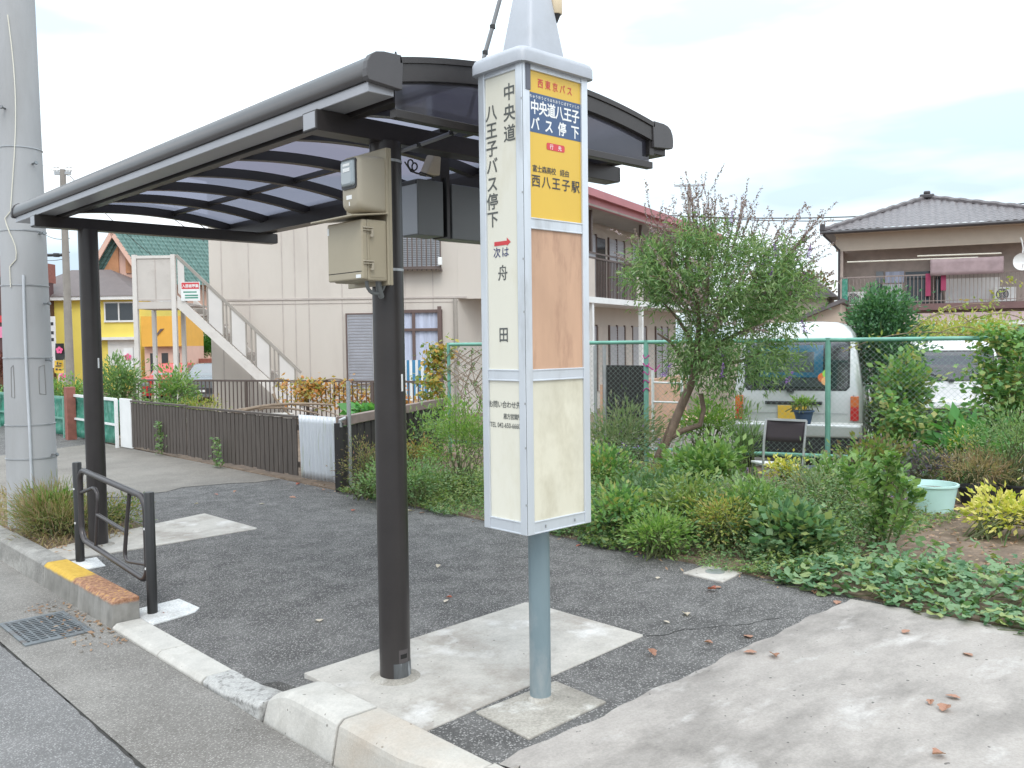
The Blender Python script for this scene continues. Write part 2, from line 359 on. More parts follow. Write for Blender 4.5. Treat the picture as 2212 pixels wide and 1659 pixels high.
L_fall = leafmat('fallen_leaf_brown', [(.34, .17, .12), (.40, .22, .15)], .15)
L_fallp = leafmat('fallen_leaf_pale', [(.52, .46, .37), (.56, .48, .40)], .15)
L_fallr = leafmat('fallen_leaf_red', [(.36, .10, .07), (.42, .15, .10)], .15)

# ------------------------------------------------------------------ ground, road, pavement
def lines(*segs):
    a = []
    for s0, s1, n in segs: a += list(np.linspace(s0, s1, n, endpoint=False))
    a.append(segs[-1][1]); return a
def sheet(name, xs, ys, zf, m, thick=None):
    X, Y = np.meshgrid(np.array(xs), np.array(ys)); Z = zf(X, Y)+0*X
    nx = len(xs); b = MB()
    fs = [(j*nx+i, j*nx+i+1, (j+1)*nx+i+1, (j+1)*nx+i) for j in range(len(ys)-1) for i in range(nx-1)]
    b.add(list(zip(X.ravel(), Y.ravel(), Z.ravel())), fs)
    return b.build(name, m, smooth=True)
def zg2(x, y):
    bumpy = .03*np.sin(x*3.1+y*1.7)*np.sin(y*2.3-x*.9)*np.where((x > 5.2) & (x < 12), 1, 0)
    return zground(x, y)+bumpy
struct(sheet('ground', lines((-900, -60, 8), (-60, 4, 16), (4, 4.88, 3), (4.88, 5.0, 2), (5.0, 16, 40), (16, 60, 30), (60, 900, 9)),
             lines((-900, -40, 8), (-40, -4, 9), (-4, 16, 50), (16, 60, 40), (60, 900, 9)), zg2, m_soil))
struct(sheet('road', lines((-9, 1.28, 12)), lines((-60, 0, 20), (0, 20, 20), (20, 120, 15)), lambda x, y: -.1345+.012*np.clip(x-1.28, -1, 0), m_road))
struct(sheet('gutter_strip', [1.287, 1.45, 1.6, 1.81], lines((-60, 0, 20), (0, 20, 20), (20, 120, 15)), lambda x, y: -.132+0*x, m_gut))
def joint_line():
    b = MB(); ys = np.linspace(-3, 30, 700); lx = []; rx = []
    for y in ys:
        x = 1.283+.006*math.sin(y*3.1)+random.gauss(0, .0025); w_ = .004+.004*random.random()+.006*max(0, math.sin(y*5.7+math.sin(y*17)))*random.random(); lx.append((x-w_, y, -.1335)); rx.append((x+w_, y, -.1335))
    for i in range(len(ys)-1): b.quad(lx[i], rx[i], rx[i+1], lx[i+1])
    return struct(b.build('gutter_joint', mat('joint_dirt', (.035, .032, .028), .9, var=.4, vs=9)))
joint_line()
struct(sheet('pavement', [1.9588]+lines((1.96, 3.4, 18), (3.4, 4.97, 6)), lines((2.0, 3.64, 6), (3.64, 7, 40), (7, 60, 14)), lambda x, y: np.where(x < 1.9594, -.3, hpav(x, y)), m_asph))
# worn concrete stretch and the far side path
b = MB(); ed = [(2.0, 9.35)]+[(x, 9.35+.10*math.sin(x*5)+.05*math.sin(x*13)-.10*(x-2)) for x in np.linspace(2.3, 4.85, 12)]
pts = [(x, y, .004) for x, y in ed]+[(4.95, 9.0, .004), (4.9, 14.6, .004), (4.2, 14.3, .004), (3.2, 13.9, .004), (2.0, 13.6, .004)]
b.quad(*pts); struct(b.build('worn_pavement_patch', m_worn))
# concrete driveway with a slightly ragged edge
rag = [(x, 2.30+.05*(x-2)/2.8+.010*math.sin(x*9)+.008*math.sin(x*23+1)) for x in np.linspace(1.98, 4.86, 40)]
b = MB(); top = [(x, y, .007) for x, y in rag]+[(4.96, 1.2, .007), (5.02, .3, .007), (5.05, -8, .007), (1.98, -8, .007)]
b.prism(top, (0, 0, -.06)); struct(b.build('driveway', m_drive))
def slab(name, poly, m, t=.06, z=.006, zf=None):
    b = MB(); b.prism([(x, y, (zf(x, y) if zf else 0)+z) for x, y in poly], (0, 0, -t))
    return struct(b.build(name, m, bevel=.004))
slab('shelter_footing_slab', [(2.052, 2.695), (3.535, 2.797), (3.548, 2.81), (3.545, 3.62), (3.52, 3.642), (2.052, 3.575)], m_slab)
slab('sign_footing_pad', [(2.30, 2.365), (2.77, 2.385), (2.785, 2.692), (2.32, 2.692)], m_pad, z=.008)
slab('rear_footing_slab', [(1.975, 6.70), (3.43, 6.69), (3.46, 6.72), (3.44, 7.66), (2.85, 7.50), (1.975, 7.15)], m_slab)
slab('barrier_footing_pad', [(1.975, 5.14), (2.24, 5.16), (2.29, 5.21), (2.28, 5.48), (1.975, 5.50)], m_white, zf=hpav)
slab('barrier_footing_pad', [(1.975, 6.42), (2.16, 6.42), (2.18, 6.66), (1.975, 6.66)], m_white, zf=hpav, z=.007)
# cracks in the asphalt: thin dark sunken lines with real width
m_crack = mat('crack_dirt', (.032, .030, .028), .9, var=.3, vs=20)
def crack(pts, wd=.006):
    wd *= .6
    b = MB(); L_ = []; R_ = []
    for i, (x, y) in enumerate(pts):
        j = wd*(.5+random.random()); L_.append((x-j/2, y-j/2, float(hpav(x, y))+.0025)); R_.append((x+j/2, y+j/2, float(hpav(x, y))+.0025))
    for i in range(len(pts)-1): b.quad(L_[i], L_[i+1], R_[i+1], R_[i])
    return struct(b.build('pavement_crack', m_crack))
def wig(a, b_, n=26, amp=.03):
    o = []; ph = random.random()*9
    for i in range(n+1):
        t = i/n; o.append((a[0]+(b_[0]-a[0])*t+amp*math.sin(t*17+ph)*.6+random.uniform(-amp, amp)*.35, a[1]+(b_[1]-a[1])*t+amp*math.sin(t*11+ph)*.6+random.uniform(-amp, amp)*.35))
    return o
crack(wig((3.55, 2.80), (4.25, 2.45)), .007); crack(wig((3.3, 2.62), (4.62, 3.0)), .004); crack(wig((3.0, 8.4), (4.9, 8.95)), .012)
crack(wig((2.6, 5.9), (3.9, 5.2)), .003)

# ------------------------------------------------------------------ kerb stones
def kerb_block(label, y0, y1, z0, z1, m, x0=1.80, x1=1.972, slope=.025, r=.02, cut=None):
    b = MB(); n = 10
    prof = lambda zt: [(x0, z0), (x1, z0), (x1, zt), (x0+slope+.02, zt), (x0+slope-.005, zt-.02), (x0+slope*.8, zt-.04)]
    secs = [(y, z1(y) if callable(z1) else z1, cut(y) if cut else 0) for y in np.linspace(y0, y1, n+1)]
    vs = []; fs = []; k = 6
    for y, zt, c in secs: vs += [(x+(c if x < 1.95 else 0), y, z) for x, z in prof(zt)]
    for i in range(n):
        for j in range(k): fs.append((i*k+j, i*k+(j+1) % k, (i+1)*k+(j+1) % k, (i+1)*k+j))
    fs += [tuple(range(k))[::-1], tuple(range(n*k, n*k+k))]
    b.add(vs, fs); o = b.build('kerb_stone', m, bevel=.006)
    return tag(o, label, 'kerb', 'kerb stones along the gutter')
# yellow paint worn off towards the near end: paint lies on the top faces only
def kerb_yellow():
    m, nt, nd, lk, bs = newmat('worn_yellow_kerb')
    g = nd.new('ShaderNodeNewGeometry'); sp = nd.new('ShaderNodeSeparateXYZ'); lk.new(g.outputs['Position'], sp.inputs[0])
    base = ramp(nt, noise(nt, 5, 7, .65), [(.3, (.155, .145, .13)), (.7, (.30, .285, .26))])
    base = mix(nt, ramp(nt, noise(nt, 8, 5, .6, stretch=(1, 1, .15)), [(.5, (0, 0, 0)), (.75, (.7, .7, .7))]), base, (.42, .40, .37))
    yel = ramp(nt, noise(nt, 30, 4), [(.3, (.50, .30, .035)), (.7, (.62, .40, .06))])
    rust = ramp(nt, noise(nt, 40, 5, .7), [(.38, (.20, .085, .035)), (.55, (.36, .19, .12)), (.68, (.60, .34, .05))])
    mr_ = nd.new('ShaderNodeMapRange'); mr_.inputs[1].default_value = 5.95; mr_.inputs[2].default_value = 6.12; lk.new(sp.outputs['Y'], mr_.inputs[0])
    ad = nd.new('ShaderNodeMath'); ad.operation = 'ADD'; lk.new(mr_.outputs[0], ad.inputs[0])
    n2 = nd.new('ShaderNodeMath'); n2.operation = 'MULTIPLY_ADD'; lk.new(noise(nt, 9, 5, .7), n2.inputs[0]); n2.inputs[1].default_value = 1.2; n2.inputs[2].default_value = -.6
    lk.new(n2.outputs[0], ad.inputs[1])
    top = mix(nt, ramp(nt, ad.outputs[0], [(.35, (0, 0, 0)), (.65, (1, 1, 1))]), rust, yel)
    zz = nd.new('ShaderNodeMapRange'); zz.inputs[1].default_value = -.002; zz.inputs[2].default_value = .014
    za = nd.new('ShaderNodeMath'); za.operation = 'MULTIPLY_ADD'; lk.new(noise(nt, 14, 4), za.inputs[0]); za.inputs[1].default_value = .03; lk.new(sp.outputs['Z'], za.inputs[2])
    zb = nd.new('ShaderNodeMath'); zb.operation = 'SUBTRACT'; lk.new(za.outputs[0], zb.inputs[0]); zb.inputs[1].default_value = .015; lk.new(zb.outputs[0], zz.inputs[0])
    c = mix(nt, zz.outputs[0], base, top); lk.new(c, bs.inputs['Base Color']); bs.inputs['Roughness'].default_value = .8
    lk.new(bump(nt, noise(nt, 110, 4, .7), .4, .004), bs.inputs['Normal']); return m
kerb_block('tall grey kerb stone with flaking yellow and rusty paint on top', 5.31, 6.62, -.25, .030, kerb_yellow())
kerb_block('tall grey kerb stone beside the grass clump at the left edge of the photo', 6.626, 7.9, -.25, .030, m_kerb)
b = MB(); b.box(1.825, 7.906, -.25, 1.972, 60, .030); struct(b.build('kerb', m_kerb, bevel=.015))
zdip = lambda y: float(hpav(1.972, y))+.010
kerb_block('low pale dropped kerb stone touching the end of the yellow one', 4.66, 5.304, -.25, zdip, m_kerbn, slope=.012)
kerb_block('low pale dropped kerb stone in the middle of the dip', 4.13, 4.654, -.25, zdip, m_kerbn, slope=.012)
kerb_block('low rough speckled dropped kerb stone before the tall pale ones', 3.558, 4.124, -.25, lambda y: -.098+.035*float(sm(3.95, 3.56, y)), m_fleck, slope=.02)
kerb_block('tall pale kerb stone with rounded end at the shelter slab', 2.987, 3.552, -.25, lambda y: .026-.075*max(0, (y-3.30)/.252)**2.2, m_kerbn, x1=2.045, slope=.060)
kerb_block('tall pale kerb stone with curved near corner at the photo bottom', 2.20, 2.973, -.25, .026, concrete('kerb_tan_concrete', (.47, .44, .395), (.41, .33, .255), s=1.0, gc=.06), x1=2.045, slope=.060,
           cut=lambda y: .20*max(0, (2.62-y)/.42)**2)

# ------------------------------------------------------------------ drain grate, cover, leaves
g = thing('drain_grate', 'rusty iron slotted drain grate in the gutter below the yellow kerb', 'drain', (1.53, 5.6, -.131))
b = MB(); b.box(1.36, 5.34, -.140, 1.72, 5.37, -.122); b.box(1.36, 5.85, -.140, 1.72, 5.88, -.122); b.box(1.36, 5.37, -.140, 1.385, 5.85, -.122); b.box(1.695, 5.37, -.140, 1.72, 5.85, -.122)
b.build('frame', m_iron, g, bevel=.002)
b = MB()
for i in range(13): b.box(1.387, 5.372+i*.0378, -.138, 1.693, 5.372+i*.0378+.013, -.123)
for i in range(7): b.box(1.40+i*.047, 5.371, -.139, 1.40+i*.047+.012, 5.849, -.1245)
b.build('bars', m_iron, g)
b = MB(); b.quad((1.386, 5.37, -.1305), (1.694, 5.37, -.1305), (1.694, 5.85, -.1305), (1.386, 5.85, -.1305)); b.build('pit', m_hole, g)
g = thing('valve_cover', 'small square concrete valve cover set in the asphalt by the weeds', 'cover', (4.83, 3.24, 0))
b = MB(); b.prism([(4.66, 3.07, .010), (5.0, 3.11, .010), (4.995, 3.385, .010), (4.672, 3.372, .010)], (0, 0, -.06)); b.build('slab', m_slab, g, bevel=.005)
b = MB(); b.lathe((4.83, 3.235, .010), [(.062, 0), (.062, .003), (.045, .004), (.02, .005)], 18); b.build('cap', m_steel, g)

def leaf_mesh(kind):
    b = MB(); n = 10; L = .06
    for side in (-1, 1):
        pts = [(L*t, side*(.020*math.sin(math.pi*t**.8)*(1+.25*math.sin(t*21))), .004+.012*abs(math.sin(math.pi*t))*(1 if kind else .4)+.01*t*kind) for t in np.linspace(0, 1, n)]
        mid = [(L*t, 0, .003+.006*t*kind) for t in np.linspace(0, 1, n)]
        b.add(mid+pts, [(i, i+1, n+i+1, n+i) for i in range(n-1)])
    return b
def gpt(px, py):
    v = _f + _r*((px-IW/2)/FPX) - _u*((py-IH/2)/FPX); z = 0.0
    for _ in range(12):
        t = (z-CZ)/v.z; x, y = v.x*t, v.y*t; z = float(hpav(x, y)) if y > 2.35 else .007
    return (x, y, z)
LEAVES = [(690,1345,'p'),(963,1292,'r'),(960,1303,'p'),(945,1228,'p'),(1420,1252,'p'),(1530,1275,'r'),(1558,1270,'b'),(1478,1326,'p'),(1446,1348,'p'),(1540,1392,'b'),(1622,1380,'b'),
 (1415,1420,'b'),(1635,1412,'b'),(1668,1415,'b'),(1255,1178,'r'),(1313,1176,'p'),(1340,1160,'p'),(2035,1540,'b'),(2075,1512,'b'),(2040,1632,'b'),(470,1070,'r'),(505,1065,'b'),(625,1075,'b'),
 (640,1048,'r'),(560,1090,'p'),(420,1090,'p'),(760,1105,'r'),(890,1105,'p'),(905,1110,'b'),(1640,1240,'p'),(1700,1262,'b'),(1760,1285,'b'),(1810,1300,'b'),(355,1325,'r'),(1950,1370,'b'),(2010,1525,'b'),(700,1060,'b'),(860,1190,'p'),(2100,1420,'b')]
lm = {'b': L_fall, 'p': L_fallp, 'r': L_fallr}; lw = {'b': 'dry brown', 'p': 'bleached pale', 'r': 'dark red'}
protos = {}
for i, (px, py, kk) in enumerate(LEAVES):
    x, y, z = gpt(px, py); kind = i % 2
    if (kk, kind) not in protos: protos[(kk, kind)] = leaf_mesh(kind).build('fallen_leaf', lm[kk])
    pr = protos[(kk, kind)]
    if pr.get('used'): o = pr.copy(); COL.objects.link(o)
    else: o = pr; o['used'] = True
    on = 'concrete driveway' if y < 2.33 else 'dark asphalt pavement'
    o.location = (x, y, z+.004); o.rotation_euler = (random.uniform(-.15, .15), random.uniform(-.15, .15), random.random()*6.3)
    s = random.uniform(.6, 1.15); o.scale = (s, s*random.uniform(.8, 1.2), s)
    tag(o, f'{lw[kk]} fallen leaf lying on the {on}', 'leaf', f'{lw[kk]} leaves on the {on}')
for p in protos.values(): del p['used']
b = MB()   # leaf scraps and grit in the gutter and along the weed edge
P = []
for i in range(420):
    if i < 170: x = 1.60+random.random()**2*.18; y = random.uniform(5.0, 6.2); z = -.130; x = 1.795-random.random()**1.6*.25
    elif i < 380: x = 4.93+random.gauss(0, .09); y = random.uniform(2.4, 8.6); z = .012
    else: x = random.uniform(2.0, 2.5); y = random.uniform(6.9, 7.6); z = .012
    a = random.random()*6.3; s = random.uniform(.008, .022); n = Vector((random.gauss(0, .4), random.gauss(0, .4), 1)).normalized()
    u = n.cross(Vector((math.cos(a), math.sin(a), 0))).normalized(); v = n.cross(u); c = Vector((x, y, z+s*.3))
    b.quad(c-u*s, c-v*s*.5, c+u*s, c+v*s*.5)
stuff(b.build('leaf_litter', L_litter), 'crumbled dry leaf scraps along the gutter and the weed edge', 'leaf litter')

# ------------------------------------------------------------------ lettering
FT = {}
def glyph(s, off=0.0):
    k_ = (s, off)
    if k_ in FT: return FT[k_]
    c = bpy.data.curves.new('lettering', 'FONT'); c.body = s; c.resolution_u = 3; c.offset = off; c.fill_mode = 'FRONT'
    o = bpy.data.objects.new('lettering', c); COL.objects.link(o)
    dg = bpy.context.evaluated_depsgraph_get(); me = bpy.data.meshes.new_from_object(o.evaluated_get(dg))
    V_ = [(v.co.x, v.co.y) for v in me.vertices]; F_ = [tuple(p.vertices) for p in me.polygons]
    bpy.data.objects.remove(o); bpy.data.curves.remove(c); bpy.data.meshes.remove(me)
    xs = [v[0] for v in V_]; ys = [v[1] for v in V_]
    FT[k_] = (V_, F_, (min(xs), max(xs), min(ys), max(ys)) if V_ else (0, 0, 0, 0)); return FT[k_]
def put(b, s, u, v, h, fr, off=.012, w=None, lift=.0012):     # centre string s at (u, v): height h, optional total width w
    V_, F_, bb = glyph(s, off)
    if not V_: return
    cx, cy = (bb[0]+bb[1])/2, (bb[2]+bb[3])/2; k_ = h/max(1e-6, .92 if len(s) == 1 else bb[3]-bb[2]); kx = k_ if w is None else w/(bb[1]-bb[0])
    b.add([fr((u+(x-cx)*kx, v+(y-cy)*k_, lift)) for x, y in V_], F_)
def row(b, s, u0, u1, v, h, fr, off=.012, sx=1.0):
    n = len(s)
    for i, ch in enumerate(s):
        if ch == ' ': continue
        V_, F_, bb = glyph(ch, off); u = u0+(u1-u0)*(i/(n-1) if n > 1 else .5)
        kx = h/.92*sx; ky = h/.92
        b.add([fr((u+(x-.5)*kx, v+(y-.38)*ky, .0012)) for x, y in V_], F_)

# ------------------------------------------------------------------ bus stop sign
SX0, SX1, SY0, SY1 = 2.40, 2.775, 2.46, 2.718
ZB, ZT = .745, 2.56
sg = thing('bus_stop_sign', 'tall four-sided bus stop sign box with ivory and yellow panels on a blue-grey post', 'bus stop sign', (2.6, 2.6, 0))
b = MB(); b.lathe((2.60, 2.60, 0), [(.0447, .0), (.0447, ZB+.02)], 28)
b.build('post', m_bluepost, sg, smooth=True)
b = MB(); b.lathe((2.60, 2.60, 0), [(.058, .008), (.056, .014), (.0455, .024)], 28); b.build('post_collar', m_pad, sg, smooth=True)
b = MB(); b.lathe((2.60, 2.60, 0), [(.0456, ZB-.03), (.0456, ZB-.015)], 28); b.build('post_band', mat('blue_tape', (.03, .12, .25), .5), sg, smooth=True)
# aluminium frame: four corner posts made of two flanges with a slit, rails at three heights
b = MB(); cw, cd = .040, .030; sl = .004
for (cx, cy, sx_, sy_) in ((SX0, SY0, 1, 1), (SX1, SY0, -1, 1), (SX1, SY1, -1, -1), (SX0, SY1, 1, -1)):
    b.box(cx+sx_*sl, cy, ZB, cx+sx_*cw, cy+sy_*.012, ZT); b.box(cx, cy+sy_*sl, ZB, cx+sx_*.012, cy+sy_*cw, ZT)
b.build('frame', m_alu, sg, bevel=.0025)
b = MB()
for (cx, cy, sx_, sy_) in ((SX0, SY0, 1, 1), (SX1, SY0, -1, 1), (SX1, SY1, -1, -1), (SX0, SY1, 1, -1)): b.box(cx+sx_*.003, cy+sy_*.003, ZB+.004, cx+sx_*.016, cy+sy_*.016, ZT-.002)
b.build('corner_seal', m_darkpl, sg)
def rails(zs, side):
    for z0, z1 in zs:
        b = MB()
        if side == 'y0': b.box(SX0+cw, SY0+.004, z0, SX1-cw, SY0+.022, z1); b.box(SX0+cw, SY0+.001, z1-.006, SX1-cw, SY0+.010, z1-.0004); b.box(SX0+cw, SY0+.001, z0+.0004, SX1-cw, SY0+.010, z0+.006)
        if side == 'y1': b.box(SX0+cw, SY1-.022, z0, SX1-cw, SY1-.004, z1)
        if side == 'x0': b.box(SX0+.004, SY0+cw, z0, SX0+.022, SY1-cw, z1); b.box(SX0+.001, SY0+cw, z1-.006, SX0+.010, SY1-cw, z1-.0004); b.box(SX0+.001, SY0+cw, z0+.0004, SX0+.010, SY1-cw, z0+.006)
        if side == 'x1': b.box(SX1-.022, SY0+cw, z0, SX1-.004, SY1-cw, z1)
        b.build('rail', m_alu, sg, bevel=.0015)
for s_ in ('y0', 'y1'): rails([(ZB, ZB+.05), (1.338, 1.384), (1.920, 1.964), (2.518, ZT)], s_)
for s_ in ('x0', 'x1'): rails([(ZB, ZB+.05), (1.338, 1.384), (2.518, ZT)], s_)
b = MB(); b.box(SX0+.006, SY0+.006, ZB+.003, SX1-.006, SY1-.006, ZB+.012); b.build('bottom_plate', m_alu, sg)
# panels
ix0, ix1, iy0, iy1 = SX0+cw, SX1-cw, SY0+cw, SY1-cw
def pan(name, side, z0, z1, m):
    b = MB()
    if side == 'y0': b.box(ix0, SY0+.009, z0, ix1, SY0+.013, z1)
    if side == 'y1': b.box(ix0, SY1-.013, z0, ix1, SY1-.009, z1)
    if side == 'x0': b.box(SX0+.009, iy0, z0, SX0+.013, iy1, z1)
    if side == 'x1': b.box(SX1-.013, iy0, z0, SX1-.009, iy1, z1)
    return b.build(name, m, sg)
pu = pan('panel', 'x0', 1.384, 2.518, m_ivory); pl = pan('panel', 'x0', ZB+.05, 1.338, m_ivory)
py_ = pan('panel', 'y0', 1.964, 2.518, m_yellow); py_['label'] = 'yellow route panel with a navy name band'
pb = pan('panel', 'y0', 1.384, 1.920, m_board); pb['label'] = 'bare brown board with worn marks'
pan('panel', 'y0', ZB+.05, 1.338, m_ivory2)
for z0, z1 in ((ZB+.05, 1.338), (1.384, 1.920), (1.964, 2.518)): pan('panel', 'x1', z0, z1, m_ivory); pan('panel', 'y1', z0, z1, m_ivory)
FL = Fr((SX0+.0088, 2.743, 0), (0, -1, 0), (0, 0, 1), (-1, 0, 0))       # left face: u from far edge to near edge
FRR = Fr((ix0, SY0+.0088, 0), (1, 0, 0), (0, 0, 1), (0, -1, 0))       # right face: u across the panel
hh_ = .062
b = MB()
for i, ch in enumerate('中央道'): row(b, ch, 0, .205*2-.008, 2.445-.078*i, hh_, FL, .014, 1.0)
b.build('lettering', m_inkg, sg); b = MB()
for i, ch in enumerate('八王子バス停下'): row(b, ch, 0, .098*2, 2.385-.0688*i, hh_, FL, .014, 1.0)
b.build('lettering', m_inkg, sg); b = MB()
for ch, z in (('舟', 1.745), ('田', 1.505)): b = MB(); row(b, ch, 0, .152*2, z+.015, .058, FL, .014, .9); b.build('lettering', m_inkg, sg)
b = MB(); row(b, '次は',   .120, .168, 1.840, .040, FL, .008); b.build('lettering', m_navyink, sg)
b = MB(); zz = 1.872
b.quad(*[FL(p) for p in ((.105, zz-.006, .0012), (.178, zz-.006, .0012), (.178, zz-.010, .0012), (.200, zz+.003, .0012), (.178, zz+.022, .0012), (.178, zz+.010, .0012), (.105, zz+.010, .0012))]); b.build('arrow', m_red, sg)
b = MB(); row(b, 'お問い合わせ先', .072, .232, 1.246, .027, FL, .010, .95); b.build('lettering', m_inkg, sg)
b = MB(); row(b, '恩方営業所', .155, .236, 1.200, .022, FL, .010, .95); b.build('lettering', m_inkg, sg)
b = MB(); put(b, 'TEL 042-650-6660',   .153, 1.164, .020, FL, .006, .175); b.build('lettering', m_inkg, sg)
wp = ix1-ix0
b = MB(); b.quad(*[FRR((u, v, .0006)) for u, v in ((0, 2.288), (wp, 2.288), (wp, 2.437), (0, 2.437))]); b.build('name_band', m_navy, sg)
b = MB(); b.quad(*[FRR((u, v, .0010)) for u, v in ((.102, 2.232), (.195, 2.232), (.200, 2.237), (.200, 2.254), (.195, 2.259), (.102, 2.259), (.097, 2.254), (.097, 2.237))]); b.build('badge', m_red, sg)
b = MB(); row(b, '中央道八王子', .033, wp-.030, 2.384, .052, FRR, .024, .84); b.build('lettering', m_wtext, sg)
for i, ch in enumerate('バス停下'): b = MB(); row(b, ch, .035, .035+2*(wp-.068)*i/3, 2.322, .050, FRR, .024, .9); b.build('lettering', m_wtext, sg)
b = MB(); row(b, 'ちゅうおうどうはちおうじばすていした', .012, wp-.012, 2.423, .0125, FRR, .012); b.build('lettering', m_wtext, sg)
b = MB(); row(b, '行先', .125, .172, 2.2455, .019, FRR, .008); b.build('lettering', m_wtext, sg)
b = MB(); row(b, '西東京バス', .066, .232, 2.478, .034, FRR, .010, .86); b.build('lettering', m_red, sg)
b = MB(); row(b, '富士森高校', .030, .135, 2.152, .026, FRR, .008); b.build('lettering', m_ink, sg); b = MB(); row(b, '経由', .185, .212, 2.152, .026, FRR, .008); b.build('lettering', m_ink, sg); b = MB(); row(b, '西八王子駅', .036, .262, 2.106, .046, FRR, .014); b.build('lettering', m_ink, sg)
b = MB(); b.box(ix0-.022, SY0-.004, 2.44, ix0+.001, SY0+.008, 2.535); b.build('bracket', mat('dark_grey_bracket', (.10, .105, .13), .5), sg)
b = MB()
for z in (.86, 1.08, 1.25, 1.60, 1.80, 2.05, 2.40):
    b.lathe((0, 0, 0), [(0, 0)], 3) if False else b.box(SX0-.001, SY0+.003, z, SX0+.004, SY0+.009, z+.008)
for u in (.10, .27): b.box(SX0+u, SY0+.0005, ZB+.018, SX0+u+.006, SY0+.004, ZB+.030)
b.build('screws', m_steel, sg)
# cap with rounded edge and tapering hood
def ring(x0, x1, y0, y1, r_, z, n=5):
    o = []
    for cx, cy, a0 in ((x1-r_, y0+r_, -90), (x1-r_, y1-r_, 0), (x0+r_, y1-r_, 90), (x0+r_, y0+r_, 180)):
        for k_ in range(n): a = R(a0+90*k_/(n-1)); o.append((cx+r_*math.cos(a), cy+r_*math.sin(a), z))
    return o
def loft(b, rings):
    n = len(rings[0]); vs = [p for r_ in rings for p in r_]; fs = []
    for i in range(len(rings)-1):
        for k_ in range(n): fs.append((i*n+k_, i*n+(k_+1) % n, (i+1)*n+(k_+1) % n, (i+1)*n+k_))
    fs += [tuple(range(n))[::-1], tuple(range((len(rings)-1)*n, len(rings)*n))]
    b.add(vs, fs); return b
o_ = .022; b = MB()
loft(b, [ring(SX0-o_, SX1+o_, SY0-o_, SY1+o_, .03, ZT-.022), ring(SX0-o_, SX1+o_, SY0-o_, SY1+o_, .03, ZT+.014), ring(SX0-o_+.006, SX1+o_-.006, SY0-o_+.006, SY1+o_-.006, .03, ZT+.029), ring(SX0-.002, SX1+.002, SY0-.002, SY1+.002, .03, ZT+.040), ring(SX0+.06, SX1-.06, SY0+.05, SY1-.05, .03, ZT+.047)])
b.build('cap', m_cap, sg, smooth=True)
mxx, myy = (SX0+SX1)/2, (SY0+SY1)/2; b = MB()
loft(b, [ring(mxx-.108, mxx+.108, myy-.092, myy+.092, .025, ZT+.03), ring(mxx-.066, mxx+.066, myy-.056, myy+.056, .022, ZT+.292), ring(mxx-.058, mxx+.058, myy-.050, myy+.050, .022, ZT+.305), ring(mxx-.04, mxx+.04, myy-.035, myy+.035, .02, ZT+.312)])
b.build('hood', m_cap, sg, smooth=True)
lp = at(1201, 36, 3.62)
b = MB(); b.lathe(lp, [(.024, -.018), (.026, -.014), (.026, .08), (.018, .09)], 16); lb = b.build('lamp', mat('cream_plastic', (.62, .50, .34), .5), sg, smooth=True)
b = MB(); b.lathe(lp, [(.006, -.05), (.012, -.036), (.020, -.0185)], 12); b.tube([lp+Vector((-.0, .0, .06)), Vector((mxx, myy, ZT+.30))], .009, 8); b.build('socket', m_darkpl, lb, smooth=True)

def stretch_sign(o):
    for c_ in o.children:
        for v in c_.data.vertices:
            if v.co.z > .745: v.co.z = .745+(v.co.z-.745)*1.0125
        stretch_sign(c_)
stretch_sign(sg)
# ------------------------------------------------------------------ shelter
YN, YF = 2.85, 7.55
bs_ = thing('bus_shelter', 'dark bronze bus shelter with two round posts and an arched smoky roof', 'bus shelter', (2.32, 5.1, 0))
zarc = lambda x: 2.675-.132*(x-2.895)**2
def post_(y, lab):
    b = MB(); b.lathe((2.32, y, 0), [(.069, -.02), (.069, 2.375)], 32); p = b.build('post', m_brown, bs_, smooth=True)
    b = MB(); b.fr = Fr((2.32, y, 0), (0, -1, 0), (0, 0, 1), (-1, 0, 0))
    return p
p1 = post_(3.24, ''); p2 = post_(7.03, '')
def on_post(parent, y, ang0, ang1, z0, z1, r_, m, name):
    b = MB(); n = 8
    aa = [ang0+(ang1-ang0)*i/n for i in range(n+1)]
    for i in range(n):
        q = [(2.32+rr*math.cos(a), y+rr*math.sin(a), z) for rr, a, z in ((r_, aa[i], z0), (r_, aa[i+1], z0), (r_, aa[i+1], z1), (r_, aa[i], z1))]
        b.quad(*q)
    return b.build(name, m, parent, smooth=True)
va = math.atan2(-3.24, -2.32)
on_post(p1, 3.24, va+.80, va+.98, 1.02+.27, 1.02+.345, .0695, m_wpaint, 'sticker')
va2 = math.atan2(-7.03, -2.32)
on_post(p2, 7.03, va2+.55, va2+.75, 1.345, 1.42, .0695, m_wpaint, 'sticker')
for y in (3.24, 7.03):
    b = MB(); b.lathe((2.32, y, .006), [(.118, -.002), (.105, .003), (.085, .008), (.0692, .013)], 28, cap=False); b.build('mortar_collar', m_pad, bs_, smooth=True)
cp = on_post(p1, 3.24, va-.1, va+1.45, .01, .085, .0705, mat('scuffed_base_plate', (.12, .125, .13), .5, .4, var=.6, vs=30, stretch=(1, 1, .12), dirt=(.36, .38, .40), dirtamt=(.56, .66), ds=30), 'base_cover')
on_post(p1, 3.24, va+.35, va+.85, .105, .125, .0700, m_hole, 'slot'); on_post(p1, 3.24, va+.25, va+.98, .086, .145, .0697, mat('faded_label', (.07, .06, .06), .5), 'label_plate')
